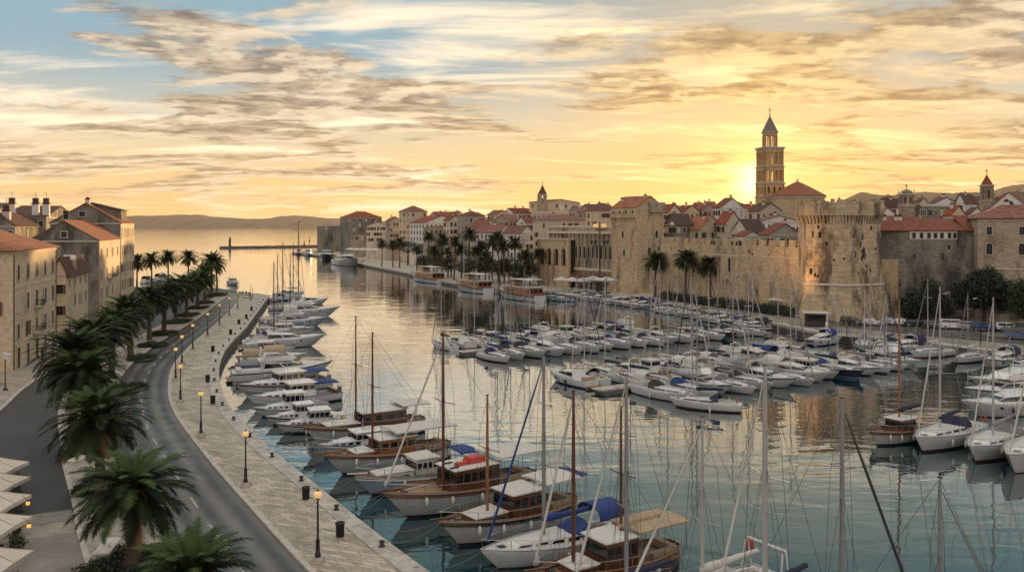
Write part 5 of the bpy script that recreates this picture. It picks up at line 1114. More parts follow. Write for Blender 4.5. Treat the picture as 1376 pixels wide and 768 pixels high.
# big house at the right edge
t, w, d, h = house('stone_mansion', 'big three storey stone house with a red roof at the right edge', 1250,1320,1400,297,168,'hip',3.0,M_stB,M_tile,a,None,None,None,cat='house',ov=.4,w=.1)
bpy.data.objects.remove(t.children[0]); [bpy.data.objects.remove(o) for o in list(t.children)]
hM = CH-(294-HY)/F*184-RZ; W_ = 26; t.rotation_euler = (0,0,a); t.location = (*AT(1314,0,184).xy, RZ); 
tt = bpy.data.objects.new('off', None); bpy.data.objects.remove(tt)
mb = MB(); mb.box(0,W_,0,12,0,hM,M_stB); mb.box(-.05,W_,-.9,-.001,0,hM*.5,M_stB); mb.box(-.15,W_+.1,-1.0,0,hM*.5+.002,hM*.5+.25,M_trim); mb.box(-.15,W_+.1,-.15,-.001,hM-.4,hM-.1,M_trim); mb.build('wall', t)
mb = MB(); e = .5; roofq(mb,(-e,-e,hM),(W_+e,-e,hM),(W_-6,6,hM+3),(6,6,hM+3),M_tile); roofq(mb,(W_+e,12+e,hM),(-e,12+e,hM),(6,6,hM+3),(W_-6,6,hM+3),M_tile); roofq(mb,(-e,12+e,hM),(-e,-e,hM),(6,6,hM+3),(6,6,hM+3),M_tile); roofq(mb,(W_+e,-e,hM),(W_+e,12+e,hM),(W_-6,6,hM+3),(W_-6,6,hM+3),M_tile); mb.build('roof', t)
for c in range(4):
    x = 2.2+c*6.2; window(t, x, 0, hM-3.4, 0, 1.0, 1.7, 'plain'); window(t, x, 0, hM-7.6, 0, 1.2, 2.4, 'arch'); window(t, x+2, -.9, hM*.5-4, 0, .8, 1.6, 'void')
window(t, 0, 3, hM-3.4, -math.pi/2, 1.0, 1.7, 'plain')
chimney(t, 7, 6, hM+2.6, 1.2, .5, M_white)
# ruined palace front on the water
t, w, d, h = house('ancient_palace', 'long ruined palace facade with half columns and arches left of the square tower', 738,826,842,306,262,'flat',.5,M_stB,None,TH,None,None,None,cat='palace')
mb = MB(); n = 16
for k in range(n):
    x = -w + 1 + (w-2)*k/(n-1); mb.tube([(x,-.2,h*.38),(x,-.2,h*.86)], [.30,.25], M_stB, 8); mb.box(x-.4,x+.4,-.6,-.001,h*.86,h*.89,M_stB); mb.box(x-.4,x+.4,-.55,-.001,h*.35,h*.38,M_stB)
mb.build('half_columns', t)
mb = MB(); mb.box(-w-.2,.2,-.9,-.001,h*.902,h*.94,M_trim); mb.box(-w-.1,.1,-.5,-.001,h*.30,h*.345,M_trim); mb.build('entablature', t)
for k in range(n-1):
    x = -w + 1 + (w-2)*(k+.5)/(n-1); window(t, x, -.01, h*.50, 0, 1.0, h*.20, 'arch void' if k % 3 != 1 else 'plain')
for k in range(8):
    x = -w + 2 + (w-4)*(k+.5)/8; window(t, x, 0, .1, 0, 2.4, h*.24, 'arch void')
mb = MB()
for k in range(6): x = -w*.62 + k*3.4; mb.hexa([(x,-.9,h*.20),(x+3.0,-.9,h*.20),(x+3.0,-.55,h*.27),(x,-.55,h*.27)],[(x,-3.2,h*.14),(x+3.0,-3.2,h*.14),(x+3.0,-3.1,h*.16),(x,-3.1,h*.16)],M_shutb)
mb.build('brown_awnings', t)
for k in range(3): window(t, 0, d*(k+.5)/3, h*.5, math.pi/2, 1.0, 2.4, 'arch void')
# gothic loggia on the palazzo, shops below
t = thing('arched_loggia', 'pale loggia with three tall gothic arches beside the palazzo', 'loggia', (*AT(764,0,276).xy, RZ), TH); wl = 17
mb = MB(); mb.T = Matrix.Translation((-wl,0,0)); arcade(mb, wl, 15.4, 4, 2.3, 7.0, 11.5, 0, .9, M_stA); mb.T = Matrix.Identity(4); mb.box(-wl,0,.9,5,0,15.3,M_void); mb.build('arcade', t)
mb = MB(); mb.box(-wl-.2,.2,-.3,5,15.402,15.9,M_trim); mb.build('cornice', t)
# ornate lamp column in front of the palace
c = G(823/1*0+806,392,QZ); t = thing('lamp_column', 'tall black ornate lamp column with lantern arms before the palace facade', 'lamp column', (c.x,c.y,QZ), .4)
mb = MB(); hc = 21.0; mb.lathe([(1.1,0),(1.1,.5),(.6,.9),(.45,2.4),(.28,2.8),(.22,hc*.6),(.35,hc*.62),(.18,hc*.65),(.14,hc),(0,hc+.3)], M_iron, 10); mb.build('column', t)
for z, r in ((hc*.93,1.8),(hc*.70,2.8)):
    for k in range(4):
        a_ = k*math.pi/2; mb = MB(); mb.tube([(0,0,z-.8),(r*.5*math.cos(a_),r*.5*math.sin(a_),z-1.0),(r*math.cos(a_),r*math.sin(a_),z-.2)], .12, M_iron, 5); ar = mb.build('arm', t)
        mb = MB(); mb.lathe([(0,z-.25),(.35,z-.1),(.5,z+.6),(.15,z+.95),(0,z+1.1)], M_iron if z < hc*.8 else M_globe, 8, (r*math.cos(a_), r*math.sin(a_))); mb.build('lantern', ar)
# globe lamp by the wall corner
c = AT(903,0,252); t = thing('wall_lamp', 'white globe lamp high beside the dark gable right of the square tower', 'lamp', (c.x,c.y,RZ)); mb = MB(); zt = CH-(301-HY)/F*252-RZ; mb.cyl(0,0,0,zt-.4,.1,.08,M_iron,6); mb.build('post', t); mb = MB(); mb.ball((0,0,zt), .55, M_fend, 10); mb.build('globe', t)
# waterfront awnings: long white parasol roofs
for k, (pl, pr, y, Y, lab) in enumerate([(748,790,372,268,'left white waterfront awning before the palace'),(788,824,371,256,'right white waterfront awning beside the square tower'),(700,722,370,292,'small white awning among the waterfront palms'),(655,688,364,312,'white awning half hidden behind palms left of the palazzo'),(467,508,333,470,'long white canopy roof on the far left waterfront')]):
    p = AT(pl,0,Y); q = AT(pr,0,Y*.97); L_ = (q-p).length; t = thing('waterfront_awning', lab, 'awning', (p.x,p.y,QZ), math.atan2(q.y-p.y,q.x-p.x)); zc = CH-(y-HY)/F*Y-QZ
    mb = MB(); nb = max(2,int(L_/4))
    for j in range(nb):
        x0, x1 = L_*j/nb+.05, L_*(j+1)/nb-.05; xm = (x0+x1)/2; mb.face([(x0,-2,zc-.7),(x1,-2,zc-.7),(xm,0,zc+.3)],M_whitec); mb.face([(x1,-2,zc-.7),(x1,2,zc-.7),(xm,0,zc+.3)],M_whitec); mb.face([(x1,2,zc-.7),(x0,2,zc-.7),(xm,0,zc+.3)],M_whitec); mb.face([(x0,2,zc-.7),(x0,-2,zc-.7),(xm,0,zc+.3)],M_whitec)
        for (a1,b1) in (((x0,-2),(x1,-2)),((x1,-2),(x1,2)),((x1,2),(x0,2)),((x0,2),(x0,-2))): mb.face([(*a1,zc-1.0),(*b1,zc-1.0),(*b1,zc-.7),(*a1,zc-.7)],M_whitec)
    mb.build('canopy', t); mb = MB()
    for j in range(nb): mb.cyl(L_*(j+.5)/nb,0,0,zc,.06,.06,M_iron,5)
    mb.build('poles', t)
# ---------------------------------------------------------------- cars and roadside things
def car_parts(kind, paint):
    L_, W2, Hh = {'car': (4.2,.86,1.45), 'van': (4.9,.95,1.95), 'suv': (4.5,.92,1.7)}[kind]; parts = []
    side = {'car': [(-2.1,.35),(-2.1,.85),(-1.75,.95),(-1.3,1.4),(.2,1.45),(.95,1.0),(1.85,.85),(2.1,.65),(2.1,.35)],
            'suv': [(-2.25,.4),(-2.25,1.0),(-2.1,1.62),(.3,1.7),(1.05,1.15),(2.0,1.0),(2.25,.8),(2.25,.4)],
            'van': [(-2.45,.4),(-2.45,1.9),(-2.3,1.95),(1.1,1.93),(1.75,1.25),(2.3,1.05),(2.45,.8),(2.45,.4)]}[kind]
    mb = MB(); ws = [(-1,.0,.93),( -.93,0,1),(.93,0,1),(1,0,.93)]
    rows = []
    for s, _, q in ws: rows.append([(x*(1 if abs(s) < 1 else .985), s*W2*(1-.10*max(0,(z-.95)/.6)), z*(1 if abs(s) < 1 else .985)+ (0 if abs(s) < 1 else .01)) for x, z in side])
    mb.grid(rows, paint, closed=False, sm=True); mb.face(rows[0], paint); mb.face(rows[-1][::-1], paint); mb.face([rows[0][0],rows[-1][0],rows[-1][-1],rows[0][-1]], M_black); parts.append(('body', mb, []))
    mb = MB(); zt = Hh-.12; zb = zt-.42
    xs = {'car': (-1.25,.25), 'suv': (-1.9,.4), 'van': (-2.1,1.1)}[kind]
    for s in (-1,1):
        for a_, b_ in ((xs[0],(xs[0]+xs[1])/2-.05),((xs[0]+xs[1])/2+.05,xs[1])):
            y = s*(W2*.955+.012); q = [(a_-.12,y,zb),(b_+.18,y,zb),(b_-.05,s*(W2*.915+.012),zt),(a_+.05,s*(W2*.915+.012),zt)]
            mb.face(q if s < 0 else q[::-1], M_bglass)
    parts.append(('side_windows', mb, []))
    mb = MB(); fx = {'car': ((.26,1.44),(.93,1.02)), 'suv': ((.36,1.68),(1.02,1.2)), 'van': ((1.16,1.9),(1.72,1.3))}[kind]; (x0,z0),(x1,z1) = fx
    mb.face([(x1+.03,-W2*.85,z1+.02),(x1+.03,W2*.85,z1+.02),(x0+.05,W2*.8,z0),(x0+.05,-W2*.8,z0)], M_bglass); parts.append(('windscreen', mb, []))
    mb = MB(); x = side[0][0]-.01; mb.face([(x+(.12 if kind == 'suv' else .02),W2*.8,Hh*.66),(x+(.12 if kind == 'suv' else .02),-W2*.8,Hh*.66),(x+(.16 if kind != 'car' else .42),-W2*.75,Hh*.9),(x+(.16 if kind != 'car' else .42),W2*.75,Hh*.9)], M_bglass)
    if kind != 'car': parts.append(('rear_window', mb, []))
    for sx in (-1,1):
        for sy in (-1,1):
            mb = MB(); cx, cy = sx*L_*.31, sy*(W2-.08); mb.tube([(cx,cy-.1,.33),(cx,cy+.1,.33)], .33, M_black, 14); rim = MB(); rim.tube([(cx,cy+sy*.102,.33),(cx,cy+sy*.12,.33)], .2, M_steel, 10); parts.append(('wheel', mb, [('rim', rim)]))
    for sy in (-1,1): mb = MB(); mb.box(L_/2-.04,L_/2+.015,sy*W2*.72-.14,sy*W2*.72+.14,.62,.78,M_gel); parts.append(('headlight', mb, []))
    return parts
M_cw = mat('white car paint', (.62,.63,.64), .25, var=.03, coat=.5); M_cs = mat('silver car paint', (.35,.37,.39), .3, metal=.4, var=.05, coat=.5); M_cd = mat('dark car paint', (.02,.025,.035), .25, var=.05, coat=.6); M_cb = mat('blue car paint', (.03,.07,.18), .25, var=.05, coat=.6)
for px, py, kd, pt, rz, lab in [(1212,432,'car',M_cw,-.25,'white hatchback parked beside the dark car below the round pine'),(1229,433,'car',M_cd,-.25,'dark blue car parked right of the white hatchback'),(1257,436,'suv',M_cd,-.4,'dark parked car left of the white van'),(1281,437,'van',M_cw,-.3,'white van parked under the trees by the quayside road'),(1303,438,'suv',M_cs,-.3,'silver car parked right of the white van'),(1321,439,'suv',M_cb,-.3,'blue van like car parked at the right end of the row'),(1144,431,'suv',M_cd,-1.2,'dark parked car with bright windscreen at the foot of the fortress tower'),(1173,432,'car',M_cw,-.5,'small white car at the tower foot left of the street light'),(1341,438,'car',M_cd,-.35,'black parked car between the blue car and the right edge'),(1196,431,'car',M_cs,-.3,'silver car parked right beside the street light by the old wall'),(1356,440,'suv',M_cw,-.35,'white parked car partly behind masts near the right edge'),(1371,451,'van',M_cb,-.6,'blue delivery van at the right edge of the quayside road')]:
    c = G(px, py+5, RZ); t = thing('parked_car', lab, 'van' if kd == 'van' else 'car', (c.x,c.y,RZ+.02), rz, 'cars parked under the town wall')
    for nm, m, sub in car_parts(kd, pt):
        o = m.build(nm, t)
        for n2_, m2_ in sub: m2_.build(n2_, o)
c = G(1240,431,QZ); t = thing('road_sign', 'round white road sign on a post before the dark round pine', 'road sign', (c.x,c.y,QZ)); mb = MB(); mb.cyl(0,0,0,3.6,.05,.05,M_steel,6); mb.build('post', t); mb = MB(); mb.tube([(0,-.06,3.9),(0,-.11,3.9)], .46, M_red, 16); mb.tube([(0,-.112,3.9),(0,-.13,3.9)], .36, M_fend, 16); mb.build('sign_disc', t)
c = G(1096,437,QZ); t = thing('kiosk', 'small dark kiosk with a flat roof on the road before the fortress tower', 'kiosk', (c.x,c.y,QZ), -.3); mb = MB(); mb.box(-2.1,2.1,-1.3,1.3,0,2.5,M_door); mb.box(-1.7,1.7,-1.34,-1.301,1.0,2.1,M_bglass); mb.build('body', t); mb = MB(); mb.box(-2.5,2.5,-1.7,1.7,2.502,2.7,M_whitec); mb.build('roof', t); mb = MB(); mb.box(1.9,2.25,-1.75,-1.4,0,2.5,M_trim); mb.build('pillar', t)
for px, py, w_, lab, m in [(1048,418,5,'white market canopy over a trailer left of the fortress tower',M_whitec),(1000,408,3.4,'white topped stall on the road beside the hedge',M_whitec),(1286,432,5,'long white canopy above the parked cars under the pines',M_whitec)]:
    c = G(px, py, QZ); t = thing('market_stall', lab, 'stall', (c.x,c.y,QZ), -.9 if px < 1100 else -.35); mb = MB(); z = 2.5 if px < 1100 else 5.6
    mb.hexa([(-w_/2,-1.3,z),(w_/2,-1.3,z),(w_/2,1.3,z),(-w_/2,1.3,z)],[(-w_/2+.4,-.8,z+.5),(w_/2-.4,-.8,z+.5),(w_/2-.4,.8,z+.5),(-w_/2+.4,.8,z+.5)],m); mb.build('canopy', t)
    mb = MB(); [mb.cyl(sx*(w_/2-.15),sy*1.15,0,z,.05,.05,M_iron,5) for sx in (-1,1) for sy in (-1,1)]; mb.build('legs', t); mb = MB(); mb.box(-w_/2+.3,w_/2-.3,-.8,.8,.0,1.0,M_door); mb.build('counter', t)
c = G(1111,441,QZ); mb = MB(); mb.lathe([(.25,0),(.28,.3),(.28,1.0),(.1,1.3),(0,1.3)], M_fend, 10); o = mb.build('white_post'); o.location = (c.x,c.y,QZ); tagm(o, 'stubby white post on the road edge right of the kiosk', 'post')
for px, py, h_, lab in [(1195,434,8.0,'tall street light by the old wall foot right of the fortress tower'),(1138,452,2.2,'short black post on the quay edge below the fortress tower'),(1318,462,7.5,'dark street light near the cars on the right quay')]:
    c = G(px, py, QZ); t = thing('light_post', lab, 'post', (c.x,c.y,QZ)); mb = MB(); mb.cyl(0,0,0,h_,.09,.06,M_iron,6); mb.build('pole', t)
    if h_ > 3: mb = MB(); mb.tube([(0,0,h_),(-.9,0,h_+.25)], .05, M_iron, 5); mb.box(-1.3,-.8,-.12,.12,h_+.17,h_+.3,M_fend); mb.build('lamp_head', t)
# ---------------------------------------------------------------- boats
class Hull:
    def __init__(s, L, B, fs, fb, tr=.75, rake=.7, p=2.2, dr=.5):
        s.L, s.B, s.fs, s.fb, s.tr, s.rake, s.p, s.dr = L, B, fs, fb, tr, rake, p, dr
    def t(s, x): return x/s.L + .5
    def hb(s, x):
        t = s.t(x); 
        if t < .42: q = t/.42; return s.B/2*(s.tr + (1-s.tr)*math.sin(q*math.pi/2))
        q = (t-.42)/.58; return s.B/2*max(.012, 1-q**s.p)
    def zs(s, x): t = s.t(x); return s.fs + (s.fb-s.fs)*(max(0,t-.15)/.85)**1.8 + .0
    def build(s, par, top, stripe, bottom, band=None, rail=None, n=15, deckm=None, drop=.10, round_stern=False):
        mb = MB(); rows = []
        for i in range(n):
            t = i/(n-1); t = t**.85 if t > 0 else 0; x = (t-.5)*s.L; b = s.hb(x); z = s.zs(x); k = t**4*s.rake
            if round_stern and i == 0: b *= .45
            lv = [(b, z, 0), (b*.995, z-.10, .02), (b*.975, z-.26, .10), (b*(.90-.25*t*t), .20, .78), (b*(.86-.3*t*t), .08, .86), (b*(.55-.2*t), -.25, 1.0), (0.0, -s.dr, 1.15)]
            R_ = [(x-k*v*s.L*.10*1.6, y, zz) for y, zz, v in lv]; rows.append(R_ + [(a, -y, c) for a, y, c in R_[-2::-1]])
        bandm = band or top
        cols = [top, bandm, top, stripe, bottom, bottom, bottom, bottom, stripe, top, bandm, top]
        mb.grid(rows, lambda i, j: cols[j], flip=False); mb.face(rows[0][::-1], top)
        o = mb.build('hull', par)
        mb = MB(); rows = []
        for i in range(n):
            t = (i/(n-1))**.85 if i else 0; t = min(t,.985); x = (t-.5)*s.L; b = max(.01, s.hb(x)-.05) * (.45 if round_stern and i == 0 else 1); z = s.zs(x)-drop; rows.append([(x,b,z+drop),(x,b,z),(x,b*.5,z+.03),(x,0,z+.05),(x,-b*.5,z+.03),(x,-b,z),(x,-b,z+drop)])
        mb.grid(rows, deckm or M_deck, flip=True); mb.build('deck', par)
        if rail:
            mb = MB(); P = [((i/(n-1)-.5)*s.L, s.hb((i/(n-1)-.5)*s.L)*(.45 if round_stern and i == 0 else 1), s.zs((i/(n-1)-.5)*s.L)+.02) for i in range(n)]
            mb.tube(P + [(a,-b,c) for a,b,c in P[::-1]] + [P[0]], .045 if s.L < 14 else .08, rail, 5, cap=False); mb.build('gunwale', par)
        return o
def cabin(par, name, x0, x1, w0, w1, z0, z1, h0, h1, m, mtop=None, rr=.1, fr=.5, win=0, fwin=0, wm=None, v0=.42, v1=.86, over=0.0, tum=.07, each=True, camber=.06, gap=.07, bwin=0, rth=.06):
    "x0 aft, x1 forward; w half widths; z deck height; h cabin height; raked ends"
    a0, a1 = (x0, x0+rr), (x1, x1-fr); T = 1-tum
    mb = MB(); f = lambda x, y, z: (x, y, z); sec = []
    for (xb, xt, w, z, h) in ((a0[0], a0[1], w0, z0, h0), ((x0+x1)/2, (a0[1]+a1[1])/2, max(w0,w1)*.5+min(w0,w1)*.5 + .04*w0, (z0+z1)/2, (h0+h1)/2), (a1[0], a1[1], w1, z1, h1)):
        sec.append([(xb,w,z-.06),(xt,w*T,z+h-.05),(xt,w*T*.92,z+h),(xt,0,z+h+camber),(xt,-w*T*.92,z+h),(xt,-w*T,z+h-.05),(xb,-w,z-.06)])
    def interp(sec, k):
        out = []
        for i in range(len(sec)-1):
            for q in range(k): out.append([lerp(Vector(a), Vector(b), q/k) for a, b in zip(sec[i], sec[i+1])])
        out.append([Vector(a) for a in sec[-1]]); return out
    fine = []
    for r in interp(sec, 4): fine.append([lerp(r[0], r[1], q/3) for q in range(3)] + r[1:5] + [lerp(r[5], r[6], q/3) for q in range(4)])
    mb.grid(fine, lambda i, j: (mtop or m) if 3 <= j <= 6 else m, sm=False, flip=True)
    mb.face(sec[0], m); mb.face(sec[-1][::-1], m); o = mb.build(name, par)
    wm = wm or M_bglass
    def curved(P, u0, u1, nm):
        a, b, c, d = [Vector(p) for p in P]; nn = ((b-a).cross(d-a).normalized() + (c-b).cross(a-b).normalized()*-1*-1).normalized() if False else (b-a).cross(d-a).normalized()
        q = MB(); q.grid([[lerp(lerp(a,b,lerp(u0,u1,i/4)), lerp(d,c,lerp(u0,u1,i/4)), lerp(v0,v1,k/3)) + nn*.022 for k in range(4)] for i in range(5)], wm, sm=True, flip=True)
        # closed thin pane: edge strip back to the wall
        for (e0, e1) in ((0,0),(1,1)):
            u = (u0, u1)[e0]; q.face([lerp(lerp(a,b,u), lerp(d,c,u), v0), lerp(lerp(a,b,u), lerp(d,c,u), v0)+nn*.022, lerp(lerp(a,b,u), lerp(d,c,u), v1)+nn*.022, lerp(lerp(a,b,u), lerp(d,c,u), v1)], wm)
        q.build(nm, o)
    def quads(P, n, nm='window', g=gap):
        for k in range(n): curved(P, (k+g)/n, (k+1-g)/n, nm)
    if win:
        for sgn in (-1, 1):
            for (A, B_) in ((sec[0], sec[1]), (sec[1], sec[2])):
                j0, j1 = (0, 1) if sgn > 0 else (6, 5)
                P = (A[j0], B_[j0], B_[j1], A[j1]) if sgn < 0 else (B_[j0], A[j0], A[j1], B_[j1])
                if each: quads(P, max(1, win//2))
                else: curved(P, .04, .96, 'side_window')
    if fwin:
        A = sec[2]; P = (A[6], A[0], A[1], A[5]); quads(P, fwin, 'windscreen', .05)
    if bwin:
        A = sec[0]; P = (A[0], A[6], A[5], A[1]); quads(P, bwin, 'door', .12)
    if over and mtop:
        mb = MB(); zt0, zt1 = z0+h0+camber*.6, z1+h1+camber*.6; oo = over
        pts = lambda dz, e: [(x0-oo+e, -w0-oo*.5+e, zt0+dz), (x1-fr+oo-e, -w1-oo*.5+e, zt1+dz), (x1-fr+oo-e, w1+oo*.5-e, zt1+dz), (x0-oo+e, w0+oo*.5-e, zt0+dz)]
        mb.hexa(pts(0,0), pts(rth,.03), mtop); mb.build('roof', o)
    return o
def mast(par, x, z, top, m, r=.085, boom=0.0, cover=None, spread=2, bang=0.03, fore=None, aft=None, hw=1.3, furl=None, gaff=False, wires=True, boomz=1.5, rw_=.014):
    o = None; mb = MB(); mb.tube([(x,0,z-.1),(x,0,lerp(z,top,.6)),(x,0,top)], [r, r*.95, r*.6], m, 8)
    mb.box(x-.12,x+.12,-.06,.06,top,top+.05,M_iron); o = mb.build('mast', par)
    if spread:
        for k in range(spread):
            zz = lerp(z, top, (k+1)/(spread+1)+.06); q = MB(); w = hw*(.72-.16*k); q.tube([(x-.12,-w,zz+.06),(x,0,zz),(x-.12,w,zz+.06)], .035, m, 5); q.build('spreader', o)
    if wires:
        q = MB(); 
        if fore: q.tube([(x,0,top-.1),fore], rw_, M_wire, 3, cap=False)
        if aft: q.tube([(x,0,top),aft], rw_, M_wire, 3, cap=False)
        for s in (-1,1):
            zz = lerp(z,top,.62); w = hw*.7; q.tube([(x,0,top-.3),(x-.1,s*hw*.58,lerp(z,top,.70)),(x-.15,s*hw,z)], rw_, M_wire, 3, cap=False); q.tube([(x,0,zz),(x-.4,s*hw,z)], rw_, M_wire, 3, cap=False); q.tube([(x,0,zz),(x+.5,s*hw*.95,z)], rw_, M_wire, 3, cap=False)
        q.build('rigging', o)
    if furl and fore: q = MB(); a, b = Vector(fore), Vector((x,0,top-.4)); q.tube([lerp(a,b,.03), lerp(a,b,.1), lerp(a,b,.75), lerp(a,b,.97)], [.05,.085,.06,.03], furl, 6); q.build('furled_sail', o)
    if boom:
        zb = z+boomz; q = MB(); q.tube([(x-.1,0,zb),(x-boom,0,zb+.12)], .055, m, 6); bo = q.build('boom', o)
        if cover:
            q = MB(); n = 9; rwq = random.Random(int(x*100+boom*10)); P = [(x+.12-(boom+.1)*k/n, 0, zb+.14+.10*k/n - .02*(k%2)) for k in range(n+1)]; q.tube(P, [.13]+[lerp(.27,.13,(k/n)**.8)*rwq.uniform(.9,1.08) for k in range(n)], cover, 8); q.build('sail_cover', bo)
    return o
def fenders(par, h, xs, m=None):
    for x in xs:
        for s in (-1,1):
            y = s*(h.hb(x)+.10); z = h.zs(x); mb = MB(); mb.lathe([(.0,z-.95),(.10,z-.88),(.13,z-.7),(.13,z-.45),(.07,z-.3),(.02,z-.25)], m or M_fend, 8, (x,y)); mb.tube([(x,y,z-.26),(x,s*h.hb(x),z)], .012, M_rope, 3); mb.build('fender', par)
def rails(par, h, x0, x1, n, ht=.6, mid=True, m=None, r=.016, name='lifeline_rail'):
    mb = MB(); m = m or M_steel
    for s in (-1,1):
        P = [(lerp(x0,x1,k/n), s*(h.hb(lerp(x0,x1,k/n))-.07), h.zs(lerp(x0,x1,k/n))) for k in range(n+1)]
        for p in P: mb.tube([p, (p[0],p[1],p[2]+ht)], r, m, 3, cap=False)
        mb.tube([(a,b,c+ht) for a,b,c in P], r*.9, m, 3, cap=False)
        if mid: mb.tube([(a,b,c+ht*.5) for a,b,c in P], r*.6, m, 3, cap=False)
    mb.build(name, par)
def pulpit(par, h, m=None, r=.02, ht=.62, back=.16):
    mb = MB(); m = m or M_steel; xs = [h.L*(.5-back), h.L*(.5-back*.5), h.L*.485]
    L_ = [(x, h.hb(x)-.05, h.zs(x)) for x in xs]; T = [(a+.05,b,c+ht) for a,b,c in L_]; tip = (h.L*.51, 0, h.zs(h.L*.5)+ht)
    mb.tube(T + [tip] + [(a,-b,c) for a,b,c in T[::-1]], r, m, 4, cap=False)
    for a,b in zip(L_, T):
        for s in (-1,1): mb.tube([(a[0],s*a[1],a[2]),(b[0],s*b[1],b[2])], r*.9, m, 3, cap=False)
    mb.build('pulpit', par)
def arc_canvas(par, name, x0, x1, w0, w1, z, h0, h1, m, seg=8, frames=True):
    "sprayhood or bimini: arched cloth from x0 (aft) to x1 (forward)"
    mb = MB(); rows = []; nx = 4
    for i in range(nx+1):
        u = i/nx; x = lerp(x0,x1,u); w = lerp(w0,w1,u); h = lerp(h0,h1,u**1.6); rows.append([(x, w*math.cos(math.pi*k/seg)*1.0, z+h*(math.sin(math.pi*k/seg)**.6)) for k in range(seg+1)])
    mb.grid(rows, m, flip=False); mb.grid([[ (a,b,c-.03) for a,b,c in r] for r in rows], m, flip=True); return mb.build(name, par)
def awning(par, x0, x1, w, z0, z1, m, posts=True, crown=.12, deckz=.8, pm=None, thick=.05, blue_end=None):
    mb = MB(); rows = []
    for i in range(7):
        u = i/6; x = lerp(x0,x1,u); rows.append([(x, lerp(-w,w,k/6), lerp(z0,z1,u)+crown*math.sin(math.pi*k/6)+.05*math.sin(math.pi*u)) for k in range(7)])
    mb.grid(rows, m); mb.grid([[(a,b,c-thick) for a,b,c in r] for r in rows], m, flip=True)
    for e in ([r[0] for r in rows], [r[-1] for r in rows], rows[0], rows[-1]): mb.grid([e, [(a,b,c-.12) for a,b,c in e]], m, sm=False)
    o = mb.build('awning', par)
    if blue_end: q = MB(); q.grid([[(a,b,c+.03) for a,b,c in r] for r in rows[:2]], blue_end); q.build('blue_cloth', o)
    if posts:
        for u in (.04,.5,.96):
            for s in (-1,1): q = MB(); x = lerp(x0,x1,u); q.tube([(x,s*w*.93,deckz),(x,s*w*.93,lerp(z0,z1,u)-.02)], .03, pm or M_steel, 5); q.build('post', o)
    return o
def boat_root(name, label, cat, loc, hd, group): return thing(name, label, cat, (loc[0], loc[1], 0.0), hd, group)
def spot(bx, by, sx, sy):
    b, s = G(bx, by, 0), G(sx, sy, 0); c = (b+s)/2; d = b-s; return (c.x, c.y), math.atan2(d.y, d.x), d.length*1.04
def mooring(par, pts, r=.018):
    mb = MB(); inv = par.matrix_basis.inverted() if False else (Matrix.Translation(par.location) @ Matrix.Rotation(par.rotation_euler.z, 4, 'Z')).inverted()
    for (a, bw) in pts:
        b = inv @ Vector(bw); a = Vector(a); n = 6; P = [lerp(a,b,k/n) + Vector((0,0,-.55*math.sin(math.pi*k/n))) for k in range(n+1)]; mb.tube(P, r, M_rope, 4, cap=False)
    mb.build('mooring_line', par)
def near_quay(p):
    best = min(QLd, key=lambda q: (q-p).length); return (best.x, best.y, QZ+.2)
QLd = resample(offset(QL, -.6), 300)

